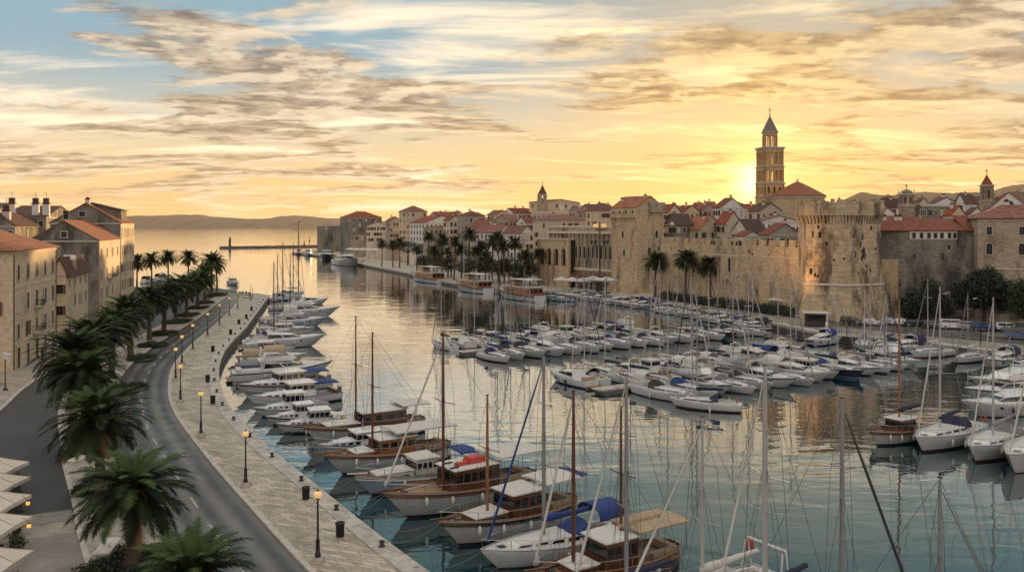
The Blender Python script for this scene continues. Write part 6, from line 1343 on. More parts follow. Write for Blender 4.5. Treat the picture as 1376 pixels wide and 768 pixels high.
def sailboat(label, loc, hd, L, rw, cover=None, hull=None, mtop=None, mx=.06, group=None, hood=None, bim=None, furl=None, mm=None, det=1, stripe=None, name='sailing_boat', r=.075, boom=True, aft_dark=False):
    B = L*.30 + .35; h = Hull(L, B, L*.085+.12, L*.115+.2, .72, .8, 2.1); t = boat_root(name, label, 'sailing boat', loc, hd, group)
    hull = hull or M_gel; st = stripe or rw.choice([M_navy, M_navy, M_gel, M_antir, M_gelb]); h.build(t, hull, st, rw.choice([M_anti, M_anti, M_antir]), deckm=M_deck, drop=.04, rail=M_steel if det > 1 else None)
    dz = h.zs(0)-.02; cw = B*.30; z1 = h.zs(L*.30)-.02
    cabin(t, 'coachroof', -L*.14, L*.31, cw*1.08, cw*.55, dz, z1, .42, .22, M_gel, M_deck if det > 1 else M_gel, .05, .5, 4 if det > 1 else 2, 0, v0=.25, v1=.72, each=det > 1, gap=.16)
    mb = MB(); x0, x1 = -L*.44, -L*.15; cwz = h.zs(-L*.3)
    for s in (-1,1): mb.hexa([(x0,s*cw*.75-.09,cwz-.05),(x1,s*cw*.95-.09,cwz-.05),(x1,s*cw*.95+.09,cwz-.05),(x0,s*cw*.75+.09,cwz-.05)],[(x0,s*cw*.75-.07,cwz+.22),(x1,s*cw*.95-.07,cwz+.30),(x1,s*cw*.95+.07,cwz+.30),(x0,s*cw*.75+.07,cwz+.22)],M_gel)
    mb.build('cockpit_coaming', t)
    mb = MB(); mb.face([(x0,-cw*.66,cwz+.01),(x1,-cw*.85,cwz+.01),(x1,cw*.85,cwz+.01),(x0,cw*.66,cwz+.01)], M_teak if rw.random() < .6 else M_black); mb.build('cockpit_floor', t)
    if det > 0:
        mb = MB(); xw = -L*.34; mb.tube([(xw,math.cos(a)*.36,cwz+.62+math.sin(a)*.36) for a in [k*math.pi/6 for k in range(13)]], .02, M_steel, 4, cap=False); mb.tube([(xw+.1,0,cwz),(xw+.05,0,cwz+.62)], .07, M_gel, 6); mb.build('steering_wheel', t)
        q = MB(); q.box(L*.34,L*.39,-.22,.22,h.zs(L*.36)-.0,h.zs(L*.36)+.05,M_bglass); q.build('deck_hatch', t)
        pulpit(t, h); rails(t, h, -L*.46, L*.34, 7 if det > 1 else 5)
    mtop = mtop or L*1.32; xm = L*mx; zm = dz+.35
    mast(t, xm, zm, mtop, mm or rw.choice([M_mast, M_mastl, M_mastl]), r, (L*.36 if boom else 0), cover or rw.choice([M_blue, M_navyc, M_whitec, M_whitec, M_greyc]), 2, fore=(L*.47,0,h.zs(L*.47)+.05), aft=(-L*.49,0,h.zs(-L*.49)), hw=B*.42, furl=furl or rw.choice([M_whitec, M_navyc, M_greyc, None, None]), boomz=.95, rw_=.013)
    hc = hood or (rw.choice([M_blue, M_navyc, M_greyc, M_black, None]) if hood is None else None)
    if hc: arc_canvas(t, 'sprayhood', -L*.20, -L*.06, cw*1.15, cw*.95, dz+.2, .85, .2, hc)
    if bim: arc_canvas(t, 'bimini', -L*.46, -L*.26, cw*1.2, cw*1.2, dz+1.0, .85, .85, bim)
    if det > 1: fenders(t, h, [-L*.25, 0.0, L*.2])
    elif rw.random() < .5: fenders(t, h, [-L*.1])
    if rw.random() < .35 and det: q = MB(); q.tube([(-L*.45+.06*math.cos(a), B*.30+.26*math.cos(a), cwz+.65+.26*math.sin(a)) for a in [k*math.pi/5 for k in range(11)]], .06, M_orange, 5, cap=False); q.build('life_ring', t)
    return t, h
def motorboat(label, loc, hd, L, rw, fly=False, hull=None, cv=None, group=None, dark=True, det=1, name='motor_yacht', B=None, low=False):
    B = B or L*.27+.5; h = Hull(L, B, L*.07+.35, L*.12+.45, .88, 1.3, 2.6); t = boat_root(name, label, 'motor boat', loc, hd, group); hull = hull or M_gel
    h.build(t, hull, rw.choice([M_navy, M_gel, hull]), M_anti, band=rw.choice([M_gel, M_gel, M_navy]) if hull is M_gel else M_gel, drop=.05, rail=None)
    z0, z1 = h.zs(-L*.1), h.zs(L*.2); w = B*.40; H_ = .5 + L*.05 if not low else .35+L*.03
    cabin(t, 'saloon', -L*.22, L*.24, w, w*.62, z0, z1, H_, H_*.55, M_gel, None, .3, L*.17, 2, 1, v0=.30, v1=.85, each=False, camber=.10)
    cabin(t, 'foredeck_trunk', L*.18, L*.40, w*.62, w*.25, h.zs(L*.2), h.zs(L*.38)-.02, .32, .08, M_gel, None, 0, .3, camber=.05)
    q = MB(); hx = (-L*.02, L*.12)
    for s in (-1,1):
        y0 = s*(h.hb(hx[0])*.965+.012); xa, xb = -L*.12, L*.22; q.patch([(xa,s*h.hb(xa)*.95,h.zs(xa)-.62),(xb,s*h.hb(xb)*.93,h.zs(xb)-.62),(xb,s*h.hb(xb)*.975,h.zs(xb)-.28),(xa,s*h.hb(xa)*.975,h.zs(xa)-.28)][::(1 if s < 0 else -1)], .05,.95,.1,.9,.03,M_bglass)
        q2 = q; q2.build('hull_window', t); q = MB()
    mb = MB(); xa, xb = -L*.46, -L*.23; zc = h.zs(xa)+.0; mb.box(xa,xa+.7,-w*.8,w*.8,zc,zc+.42,rw.choice([M_whitec,M_tan,M_gel])); mb.box(xa+.7,xb,-w*.8,-w*.8+.5,zc,zc+.38,M_gel); mb.build('cockpit_seat', t)
    mb = MB(); mb.box(-L*.5-.7,-L*.5+.02,-B*.38,B*.38,.30,.38,M_teak); mb.build('swim_platform', t)
    if fly:
        zt = z0+H_+.1; mb = MB(); fw = w*.92
        mb.hexa([(-L*.24,-fw,zt-.08),(L*.07,-fw*.85,zt-.08),(L*.07,fw*.85,zt-.08),(-L*.24,fw,zt-.08)],[(-L*.25,-fw*1.02,zt+.10),(L*.09,-fw*.8,zt+.10),(L*.09,fw*.8,zt+.10),(-L*.25,fw*1.02,zt+.10)],M_gel); fo = mb.build('flybridge', t)
        mb = MB()
        for s in (-1,1): mb.hexa([(-L*.22,s*fw*.98-.04,zt+.1),(L*.08,s*fw*.8-.04,zt+.1),(L*.08,s*fw*.8+.04,zt+.1),(-L*.22,s*fw*.98+.04,zt+.1)],[(-L*.18,s*fw*.96-.03,zt+.55),(L*.05,s*fw*.78-.03,zt+.62),(L*.05,s*fw*.78+.03,zt+.62),(-L*.18,s*fw*.96+.03,zt+.55)],M_gel)
        mb.hexa([(L*.05,-fw*.78,zt+.1),(L*.12,-fw*.6,zt+.1),(L*.12,fw*.6,zt+.1),(L*.05,fw*.78,zt+.1)],[(L*.03,-fw*.76,zt+.75),(L*.05,-fw*.6,zt+.75),(L*.05,fw*.6,zt+.75),(L*.03,fw*.76,zt+.75)],M_gel); mb.build('fairing', fo)
        mb = MB(); mb.box(-L*.1,-L*.04,-fw*.6,fw*.6,zt+.1,zt+.55,M_whitec); mb.build('helm_seat', fo)
        if cv: arc_canvas(t, 'bimini', -L*.2, L*.0, fw*.9, fw*.9, zt+1.2, .75, .75, cv)
        az = zt+.55
    else:
        az = z0+H_; 
        if cv: arc_canvas(t, 'cockpit_canopy', -L*.44, -L*.16, w*.95, w*.95, z0+.5, H_*.75+.5, H_*.75+.35, cv)
    mb = MB(); xa = -L*.19; mb.tube([(xa-.3,-w*.95,az-.3),(xa,-w*.8,az+.75),(xa,w*.8,az+.75),(xa-.3,w*.95,az-.3)], .08, M_gel, 6); mb.lathe([(0,az+.8),(.25,az+.82),(.28,az+.92),(.0,az+1.0)], M_gel, 10, (xa,0)); mb.tube([(xa,.4,az+.8),(xa-.2,.4,az+2.0)], .02, M_steel, 3); mb.build('radar_arch', t)
    mb = MB(); P = [(x, h.hb(x)-.08, h.zs(x)) for x in (L*.05,L*.18,L*.3,L*.4,L*.47)]; tip = (L*.50,0,h.zs(L*.5)+.55)
    mb.tube([(a,b,c+.5) for a,b,c in P] + [tip] + [(a,-b,c+.5) for a,b,c in P[::-1]], .02, M_steel, 4, cap=False)
    for a,b,c in P:
        for s in (-1,1): mb.tube([(a,s*b,c),(a,s*b,c+.5)], .016, M_steel, 3, cap=False)
    mb.build('bow_rail', t); fenders(t, h, [-L*.2, L*.1] if det else [-L*.1], rw.choice([M_fend, M_navyc, M_fend])); return t, h
def cruiser(label, loc, hd, L, rw, hull=None, cv=None, group=None, det=1, pilot=True, name='cabin_cruiser', dinghy=None, tall=1.0):
    B = L*.28+.5; h = Hull(L, B, L*.06+.3, L*.11+.35, .85, .9, 2.4); t = boat_root(name, label, 'motor boat', loc, hd, group); hull = hull or rw.choice([M_gel, M_gelw, M_gelw])
    h.build(t, hull, rw.choice([M_navy, M_anti, M_antir]), M_anti, band=rw.choice([None, M_navy, M_wood]), rail=M_wood if rw.random() < .3 else None, drop=.08)
    w = B*.38; z0 = h.zs(0)-.05
    cabin(t, 'fore_cabin', L*.02, L*.34, w, w*.5, z0, h.zs(L*.3)-.06, .55, .28, hull if hull is not M_navy else M_gel, M_gel, 0, .35, 4 if det > 1 else 2, 0, v0=.3, v1=.75, each=det > 1, gap=.18)
    if pilot: wh = cabin(t, 'wheelhouse', -L*.20, L*.10, w*1.0, w*.86, z0, z0, 1.45*tall, 1.45*tall, M_gel, M_gel, .05, .42, 4, 2 if det < 2 else 3, v0=.52, v1=.90, over=.18, each=True, gap=.06, bwin=1)
    xa = -L*.46; mb = MB(); mb.box(xa,xa+.5,-w,w,z0-.05,z0+.35,rw.choice([M_gel,M_tan,M_wood])); mb.build('stern_bench', t)
    if cv: awning(t, -L*.46, -L*.19, w*1.0, z0+1.25*tall, z0+1.40*tall, cv, deckz=z0)
    q = MB(); q.tube([(-L*.05,0,z0+1.5*tall),(-L*.05,0,z0+2.9*tall)], .03, M_mastl, 5); q.tube([(-L*.05,-.4,z0+2.1*tall),(-L*.05,.4,z0+2.1*tall)], .02, M_mastl, 4); q.build('signal_mast', t)
    pulpit(t, h, back=.22)
    if dinghy: q = MB(); z = z0+1.6*tall; q.tube([(-L*.16,-.55,z),(L*.02,-.5,z),(L*.07,0,z+.05),(L*.02,.5,z),(-L*.16,.55,z)], .17, dinghy, 8); q.box(-L*.15,L*.02,-.45,.45,z-.1,z-.02,M_greyc); q.build('rubber_dinghy', t)
    fenders(t, h, [-L*.15, L*.12] if det else [0.0]); 
    if rw.random() < .4: q = MB(); q.box(-L*.5-.38,-L*.5-.02,-.18,.18,.1,h.fs+.45,M_black); q.box(-L*.5-.42,-L*.5-.02,-.2,.2,h.fs+.1,h.fs+.5,M_greyc); q.build('outboard_motor', t)
    return t, h
def woodboat(label, loc, hd, L, rw, masts=(), group=None, hull=None, band=None, wh=(-.18,.10), fore=(.12,.32), awn=None, awm=None, name='wooden_boat', whm=None, roofm=None, whh=1.75, B=None, toys=None, sprit=True, blue_end=None, det=2, wx=4, awz=2.3):
    B = B or L*.29+.3; h = Hull(L, B, L*.065+.35, L*.12+.55, .55, 1.0, 2.3, .7); t = boat_root(name, label, 'wooden boat', loc, hd, group)
    h.fs += .25; h.build(t, hull or M_gelw, M_navy, M_antir if rw.random() < .3 else M_anti, band=band or M_wood, rail=M_woodo, drop=.38, deckm=M_teak, round_stern=True)
    mb = MB(); n = 12
    for s in (-1,1): P = [(x, s*(h.hb(x)*.985+.03), h.zs(x)-.30) for x in [lerp(-L*.49,L*.49,k/n) for k in range(n+1)]]; mb.tube(P, .05, band or M_wood, 5)
    mb.build('rubbing_strake', t)
    dz = h.zs(0)-.36; w = B*.34; whm = whm or M_wood; roofm = roofm or M_gelw
    o = cabin(t, 'wheelhouse', L*wh[0], L*wh[1], w*1.0, w*.92, dz, dz, whh, whh, whm, roofm, .0, .12, wx, 3, v0=.52, v1=.86, over=.22, tum=.03, gap=.14, bwin=2, rth=.08)
    if fore: z1 = h.zs(L*fore[1])-.42; cabin(t, 'fore_cabin', L*fore[0], L*fore[1], w*.85, w*.66, dz+.05, z1, .62, .42, whm, roofm, 0, .15, 2, 0, v0=.3, v1=.7, over=.08, tum=.03, gap=.25)
    if awn: awning(t, L*awn[0], L*awn[1], B*.40, dz+awz, dz+awz+.05, awm or M_whitec, deckz=dz+.2, blue_end=blue_end, pm=M_steel)
    for (mx, top, mm, r, fr, furl, bm, cvr) in masts: mast(t, L*mx, h.zs(L*mx)-.3, top, mm, r, bm, cvr, 1, fore=(L*.5,0,h.zs(L*.5)+.1) if fr else None, aft=(-L*.48,0,h.zs(-L*.45)+.1) if fr else None, hw=B*.46, furl=furl, boomz=2.0)
    if sprit: q = MB(); z = h.zs(L*.5); q.tube([(L*.40,0,z+.02),(L*.56,0,z+.22)], [.09,.06], whm, 6); q.build('bowsprit', t)
    pulpit(t, h, r=.025, back=.2); rails(t, h, -L*.46, L*.3, 9, .55, False, M_steel, .02)
    q = MB(); zf = h.zs(L*.38)-.36; q.tube([(L*.38,-.3,zf+.25),(L*.38,.3,zf+.25)], .12, M_iron, 8); q.box(L*.36,L*.40,-.12,.12,zf-.02,zf+.3,M_iron); q.build('anchor_winch', t)
    for k in range(3): x = -L*(.28+.07*k); 
    q = MB(); q.box(-L*.44,-L*.40,-w*.8,w*.8,dz,dz+.45,M_tan); q.box(-L*.40,-L*.24,w*.55,w*.95,dz,dz+.42,M_tan); q.build('aft_bench', t)
    fenders(t, h, [-L*.22, -L*.02, L*.16, L*.30])
    if toys:
        for (nm, x, y, sx, sy, sz, m) in toys: q = MB(); z = dz+whh+.14; q.hexa([(x-sx,y-sy,z),(x+sx,y-sy,z),(x+sx,y+sy,z),(x-sx,y+sy,z)],[(x-sx*.85,y-sy*.8,z+sz),(x+sx*.85,y-sy*.8,z+sz),(x+sx*.85,y+sy*.8,z+sz),(x-sx*.85,y+sy*.8,z+sz)],m); q.build(nm, t)
    return t, h
def tourboat(label, loc, hd, L, rw, masth=0, upper=True):
    B = 5.8; h = Hull(L, B, 1.9, 2.9, .75, .9, 2.6, .9); t = boat_root('excursion_boat', label, 'tour boat', loc, hd, 'excursion boats along the town quay')
    h.build(t, M_gel, M_navy, M_anti, band=M_wood, rail=M_woodo, drop=.6, deckm=M_teak); dz = h.zs(0)-.6; w = B*.42
    cabin(t, 'main_saloon', -L*.40, L*.20, w, w*.86, dz, dz, 2.3, 2.3, M_woodo, M_gelw, 0, .5, 14, 4, v0=.42, v1=.82, over=.5, tum=.02, gap=.10, bwin=3, rth=.14)
    if upper:
        z = dz+2.55; cabin(t, 'wheelhouse', -L*.02, L*.14, w*.6, w*.55, z, z, 1.7, 1.7, M_woodo, M_gelw, 0, .3, 4, 3, v0=.45, v1=.86, over=.3, tum=.03, gap=.1)
        awning(t, -L*.38, -L*.03, w*.95, z+1.9, z+1.95, M_whitec, deckz=z); rr = MB()
        for s in (-1,1): rr.tube([(-L*.4,s*w*.98,z+.9),(-L*.02,s*w*.95,z+.9)], .04, M_gel, 4); [rr.tube([(lerp(-L*.4,-L*.02,k/8),s*w*.98,z),(lerp(-L*.4,-L*.02,k/8),s*w*.98,z+.9)], .03, M_gel, 4) for k in range(9)]
        rr.build('upper_rail', t)
    q = MB()
    if masth: mast(t, L*.24, dz, masth, M_mastl, .14, 0, None, 1, fore=(L*.48,0,h.zs(L*.48)), aft=(-L*.3,0,dz+3), hw=B*.4)
    pulpit(t, h, r=.04, ht=.9, back=.25); q = MB(); z = h.zs(L*.4)
    fenders(t, h, [-L*.3,-L*.1,L*.1]); q.box(L*.26,L*.34,-.7,.7,dz,dz+.6,M_wood); q.build('deck_locker', t)
    if rw.random() < .9: q = MB(); q.tube([(-L*.30, w+.03+.0*k, dz+1.4) for k in (0,)] + [(-L*.30+.01,w+.12,dz+1.4)], .38, M_orange, 12); q.build('life_ring', t)
    return t, h
def dinghy(label, loc, hd, L, rw, cvr=None, group=None):
    h = Hull(L, L*.36+.2, .5, .75, .85, .7, 2.2, .25); t = boat_root('small_open_boat', label, 'small boat', loc, hd, group); h.build(t, rw.choice([M_gel, M_gelw, M_gelb]), M_navy, M_anti, drop=.3, rail=M_wood, deckm=M_greyc)
    if cvr:
        mb = MB(); rows = [[(x, s*h.hb(x)*.98, h.zs(x)+.04+(.28*math.cos(s*1.5))) for s in (-1,-.6,0,.6,1)] for x in [lerp(-L*.48,L*.4,k/6) for k in range(7)]]; mb.grid(rows, cvr); mb.build('boat_cover', t)
    else:
        for x in (-L*.25, .0, L*.2): q = MB(); q.box(x-.14,x+.14,-h.hb(x)*.92,h.hb(x)*.92,h.zs(x)-.18,h.zs(x)-.12,M_wood); q.build('thwart', t)
    q = MB(); q.box(-L*.5-.35,-L*.5+.02,-.15,.15,.0,.95,M_black); q.box(-L*.5-.38,-L*.5+.05,-.17,.17,.6,1.05,M_greyc); q.build('outboard_motor', t); return t, h

# ---- the left row ------------------------------------------------------------
GL = 'boats moored along the left quay'
rw = random.Random(11)
def msp(px, top_y, loc): return None
def topz(px, y, Y): return CH-(y-HY)/F*Y
for (b, s, mpx, ty, lab, mm, r) in [((409,397),(368,399),401,297,'sailing boat with the tallest dark mast at the far end of the left quay',M_mastw,.16),
      ((405,402),(364,405),394,327,'sailing boat second from the far end of the left quay, short boom aft',M_mastw,.13),
      ((413,415),(362,417),390,340,'sailing boat moored just in front of the farthest small yacht',M_mastw,.12),
      ((401,430),(350,433),380,326,'sailing boat with a dark mast right behind the large far yacht',M_mastw,.12),
      ((396,442),(346,445),373,341,'sailing boat between the blue grey yacht and the low white cruiser',M_mast,.11),
      ((389,455),(340,458),368,352,'sailing boat whose mast stands nearest the promenade, left of the mast cluster',M_mastw,.11)]:
    loc, hd, L = spot(*b, *s); c = Vector((*loc,0)); k = (mpx-CX)/F; d = Vector((math.cos(hd), math.sin(hd), 0)); u = (k*c.y-c.x)/(d.x-k*d.y); Ym = c.y+u*d.y
    sailboat(lab, loc, hd, L, rw, mtop=topz(0,ty,Ym), mx=max(-.3,min(.35,u/L)), group=GL, mm=mm, r=r, furl=M_whitec, det=1)
motorboat('small white yacht with dark windows, farthest motor boat on the left quay', *spot(441,408,392,411)[:2], spot(441,408,392,411)[2], rw, False, group=GL)
l = spot(456,424,368,426); motorboat('large pointed white yacht with a raked bow near the far end of the left quay', l[0], l[1], l[2], rw, True, group=GL, det=1)
l = spot(440,437,357,440); motorboat('blue grey hulled yacht behind the low white cruiser on the left quay', l[0], l[1], l[2], rw, True, hull=M_gelb, cv=M_whitec, group=GL)
l = spot(423,448,350,451); cruiser('low white cruiser with a sloping cabin above the big sleek yacht', l[0], l[1], l[2], rw, M_gel, None, GL, tall=.8)
l = spot(437,464,328,468); motorboat('big sleek white yacht with a long black window and sharp bow', l[0], l[1], l[2], rw, False, group=GL, cv=None)
l = spot(396,475,328,479); cruiser('white cruiser with square windows just below the big sleek yacht', l[0], l[1], l[2], rw, M_gel, M_whitec, GL)
l = spot(412,487,324,491); motorboat('white motor boat carrying a tan dinghy cover on the left quay', l[0], l[1], l[2], rw, False, group=GL, cv=M_tan, low=True)
l = spot(446,503,314,512); motorboat('longest white flybridge yacht in the middle of the left quay row', l[0], l[1], l[2], rw, True, group=GL, cv=M_tan)
l = spot(318,534,438,519); cruiser('white cabin cruiser with a royal blue canvas back beside the flybridge yacht', l[0], l[1], l[2], rw, M_gelw, M_blue, GL, det=2)
l = spot(334,549,452,535); cruiser('white cabin cruiser with a low blue awning over its stern', l[0], l[1], l[2], rw, M_gel, M_blue, GL, det=2)
l = spot(342,561,432,552); cruiser('upright white boat with a tall square wheelhouse, bow toward the quay', l[0], l[1], l[2], rw, M_gel, None, GL, det=2, tall=1.15)
l = spot(358,572,442,563); cruiser('white boat with two oval deck windows, bow toward the curved quay', l[0], l[1], l[2], rw, M_gelw, M_greyc, GL, det=2, tall=.9)
l = spot(372,583,468,574); cruiser('old cream white launch with three cabin windows left of the two dark masts', l[0], l[1], l[2], rw, M_gelw, None, GL, det=2)
for k, (a, b, lab, cv) in enumerate([((322,520),(350,517),'little open boat tied by the bend of the left quay',None),((316,500),(340,498),'little covered boat close to the left quay wall by the flybridge yacht',M_navyc),((325,484),(346,482),'small open boat squeezed at the quay by the tan covered boat',None),((338,456),(358,454),'small boat under a dark cover by the big sleek yacht stern',M_greyc)]):
    l = spot(*a, *b); dinghy(lab, l[0], l[1], 4.6, rw, cv, GL)
def mrope(t, h, L):
    a = Matrix.Translation(t.location) @ Matrix.Rotation(t.rotation_euler.z, 4, 'Z')
    bow = a @ Vector((L*.48,0,h.zs(L*.48))); q = Vector(near_quay(Vector((bow.x,bow.y,0)))); q1 = Vector(near_quay(Vector((bow.x-2.2,bow.y+2.2,0)))); mooring(t, [((L*.48,.1,h.zs(L*.48)), q), ((L*.46,-.15,h.zs(L*.46)), q1)])
fg = []
l = spot(410,601,566,578); fg.append((woodboat('wooden boat with a white hull, brown band and dark hardtop behind the two dark masts', l[0], l[1], l[2], rw, masts=[(.08,topz(0,427,84.5),M_mastw,.10,True,None,0,None)], group=GL, wh=(-.30,.06), fore=(.08,.34), awn=(-.50,-.26), awm=M_whitec, awz=1.9, whh=1.55), l[2]))
l = spot(424,616,536,598); fg.append((cruiser('light blue grey launch with a low cabin between two wooden boats', l[0], l[1], l[2], rw, M_gelb, M_whitec, GL, det=2, tall=.75), l[2]))
l = spot(438,641,600,612); fg.append((woodboat('wooden boat with an orange brown cabin and a long cream awning', l[0], l[1], l[2], rw, masts=[(.13,topz(0,445,76.4),M_mastw,.11,True,None,0,None)], group=GL, wh=(-.16,.12), fore=(.16,.30), awn=(-.50,.0), awm=M_whitec, whm=M_woodo, whh=1.5, awz=2.0), l[2]))
l = spot(480,669,630,641); fg.append((woodboat('pale grey boat with a small white wheelhouse and a blue covered stern', l[0], l[1], l[2], rw, masts=[], group=GL, hull=M_gelb, band=M_gelw, wh=(-.14,.04), fore=(.06,.36), awn=(-.50,-.34), awm=M_blue, awz=1.5, whh=1.45, whm=M_gelw, roofm=M_whitec), l[2]))
l = spot(520,701,712,655); fg.append((woodboat('largest wooden boat with a varnished wheelhouse, white roof and red raft on top', l[0], l[1], l[2], rw, masts=[(.13,topz(0,447,65.2),M_mastw,.12,True,M_whitec,0,None)], group=GL, wh=(-.18,.115), fore=None, awn=(-.50,-.17), awm=M_whitec, awz=2.15, wx=6, toys=[('red_life_raft',-1.0,.1,.75,.55,.42,M_red),('red_float_bag',.35,.35,.6,.22,.22,M_red),('black_float',.9,-.6,.35,.08,.08,M_black),('black_float',1.25,.75,.4,.07,.08,M_black)]), l[2]))
l = spot(594,739,768,690); fg.append((woodboat('white wooden boat with a dark stripe and brown cabin, blue cloth on its awning', l[0], l[1], l[2], rw, masts=[(.17,topz(0,530,59.0),M_woodo,.11,False,None,0,None)], group=GL, hull=M_gelw, band=M_black, wh=(-.16,.06), fore=(.09,.31), awn=(-.50,-.18), awm=M_whitec, blue_end=M_blue, whh=1.7, roofm=M_whitec, awz=2.0), l[2]))
l = spot(650,768,829,726); fg.append((sailboat('white sloop with royal blue sail cover and blue cockpit tent in the foreground', l[0], l[1], l[2], rw, cover=M_blue, hood=M_blue, bim=M_blue, group=GL, mtop=13.05, mx=.07, furl=M_blue, mm=M_mast, det=2, stripe=M_gelw, r=.13), l[2]))
def free(b, s): b, s = Vector((*b,0)), Vector((*s,0)); c = (b+s)/2; d = b-s; return (c.x,c.y), math.atan2(d.y,d.x), d.length
l = free((1.2,48.4),(10.4,54.6)); fg.append((woodboat('brown wooden ketch with a tan canvas roof at the bottom edge', l[0], l[1], l[2], rw, masts=[(.24,topz(0,527,49.6),M_mastw,.12,True,M_whitec,0,None),(-.09,topz(0,548,51.6),M_mastw,.10,False,None,3.2,M_tan)], group=GL, hull=M_wood, band=M_woodo, wh=(-.12,.10), fore=(.14,.30), awn=(-.49,-.12), awm=M_tan, whm=M_wood, roofm=M_gelw, awz=2.0), l[2]))
l = free((2.6,44.4),(10.2,49.3)); fg.append((sailboat('small sloop with a grey mast whose hull lies just below the bottom edge', l[0], l[1], l[2], rw, cover=M_navyc, hood=M_navyc, group=GL, mtop=13.3, mx=.02, furl=M_whitec, mm=M_mast, det=1, r=.12), l[2]))
l = free((5.0,43.2),(15.4,50.1)); fg.append((sailboat('white sailing boat with a stern arch and white sail cover at the bottom edge', l[0], l[1], l[2], rw, cover=M_whitec, hood=M_whitec, group=GL, mtop=11.0, mx=-.02, furl=M_whitec, mm=M_mastl, det=2, r=.10), l[2]))
h22 = fg[-1][0][0]
mb = MB(); L = l[2]; mb.tube([(-L*.46,-1.4,1.2),(-L*.44,-1.35,3.0),(-L*.44,1.35,3.0),(-L*.46,1.4,1.2)], .09, M_gel, 7); mb.tube([(-L*.40,-1.4,1.2),(-L*.42,-1.35,2.9)], .06, M_gel, 6); mb.tube([(-L*.40,1.4,1.2),(-L*.42,1.35,2.9)], .06, M_gel, 6); mb.build('stern_arch', h22)
mb = MB(); mb.lathe([(0,2.0),(.2,2.05),(.24,2.4),(.2,2.75),(0,2.8)], M_red, 8, (-L*.47,-1.55)); mb.build('red_fender', h22)
for (mp, b, mt, lab, mm, r, fu) in [((13.3,45.0),(-.77,-.64),14.1,'white masted sailing boat with a long yard, its hull below the bottom edge',M_mastl,.15,M_whitec),((16.2,42.0),(.62,-.78),13.0,'grey masted sailing boat right of the white masted one, hull below the frame',M_mast,.13,M_black),((20.0,40.0),(.7,-.71),9.7,'short masted sailing boat farthest right along the bottom edge',M_mast,.12,M_greyc)]:
    d = Vector((*b,0)).normalized(); Lb = 11.0 if r > .12 else 9.5; c = Vector((*mp,0)) - d*Lb*.04; t, h = sailboat(lab, (c.x,c.y), math.atan2(d.y,d.x), Lb, rw, cover=M_navyc, group=GL, mtop=mt, mx=.04, furl=fu, mm=mm, det=1, r=r); fg.append(((t,h),Lb))
    q = MB(); zz = 8.3 if r > .14 else 9.6; q.tube([(Lb*.04-.5,-1.15,zz+.1),(Lb*.04,0,zz),(Lb*.04-.5,1.15,zz-.15)], .045, M_gel, 6); q.build('yard', t)
for (t, h), L in fg[:8]: mrope(t, h, L)

# ---- marina rows in the middle ----------------------------------------------
COVN = {}
def cn(m): return {'royal blue canvas':'royal blue','navy canvas':'navy','white canvas':'white','grey canvas':'grey','tan canvas':'tan','black rubber':'black'}.get(m.name, 'white')
def row(P0, P1, nrm, n, Ls, group, rowname, seed, kinds, mast_h=(11.5,15), inset=0.0, shift=0.0, skip=(), over={}):
    rw = random.Random(seed); P0, P1 = Vector((*P0,0)), Vector((*P1,0)); nrm = Vector((*nrm,0)).normalized()
    for i in range(n):
        if i in skip: continue
        u = (i+.5)/n; L = rw.uniform(*Ls); p = lerp(P0,P1,u) - nrm*(L/2+inset+rw.uniform(-.5,.6)); hd = math.atan2(nrm.y,nrm.x)+rw.uniform(-.05,.05)
        kd = kinds[i % len(kinds)] if i not in over else over[i]; pos = f'{ORD[i]} from left, {rowname}'
        cv = rw.choice([M_blue, M_navyc, M_whitec, M_greyc, M_whitec]); hl = rw.choice([M_gel, M_gel, M_gel, M_gelw, M_navy if kd == 's' and rw.random() < .4 else M_gel])
        hn = 'navy' if hl is M_navy else 'white'
        if kd == 's': sailboat(f'{hn} sailing boat with {cn(cv)} cover, {pos} row', (p.x,p.y), hd, L, rw, cover=cv, hull=hl, mtop=rw.uniform(*mast_h), group=group, det=1, mx=rw.uniform(.02,.1), bim=rw.choice([None,None,cv]))
        elif kd == 'm': c2 = rw.choice([None, None, cv]); motorboat(f'white motor yacht, {"with " + cn(c2) + " canopy, " if c2 else ""}{pos}', (p.x,p.y), hd, L, rw, rw.random() < .4, group=group, cv=c2, det=0)
        elif kd == 'c': c2 = rw.choice([None, cv, cv]); cruiser(f'white cabin boat {"with " + cn(c2) + " awning, " if c2 else "with open stern, "}{pos}', (p.x,p.y), hd, L*.85, rw, cv=c2, group=group, det=0)
        else: dinghy(f'small boat under a {cn(cv)} cover, {pos}', (p.x,p.y), hd, L*.6, rw, cv, group)
def pontoon(a, b, w, label):
    a, b = Vector((*a,0)), Vector((*b,0)); L = (b-a).length; t = thing('pontoon', label, 'pontoon', (a.x,a.y,0), math.atan2(b.y-a.y,b.x-a.x))
    mb = MB(); mb.box(0,L,-w/2,w/2,.45,.6,M_cope); mb.box(0,L,-w/2-.06,w/2+.06,.38,.449,M_teak); mb.build('walkway', t)
    mb = MB(); [mb.box(x,x+3,-w/2+.1,w/2-.1,-.4,.379,M_greyc) for x in [k*5.0+.5 for k in range(int(L/5))]]; mb.build('floats', t)
    mb = MB(); [mb.box(x-.12,x+.12,-w/2+.1,-w/2+.3,.6,1.55,M_gel) for x in [k*8.0+4 for k in range(int(L/8))]]; mb.build('service_posts', t)
nr = (.56,-.83); bk = (-.56,.83); dv = Vector((.83,.56,0))
A0, A1 = (-2,131.5), (50,165); back = lambda p, k: (p[0]-nr[0]*k, p[1]-nr[1]*k)
row(A0, A1, nr, 17, (8.5,10.8), 'front row of the middle marina pier', 'the middle pier front', 31, 'sssmsscsssmscs', over={0:'s'})
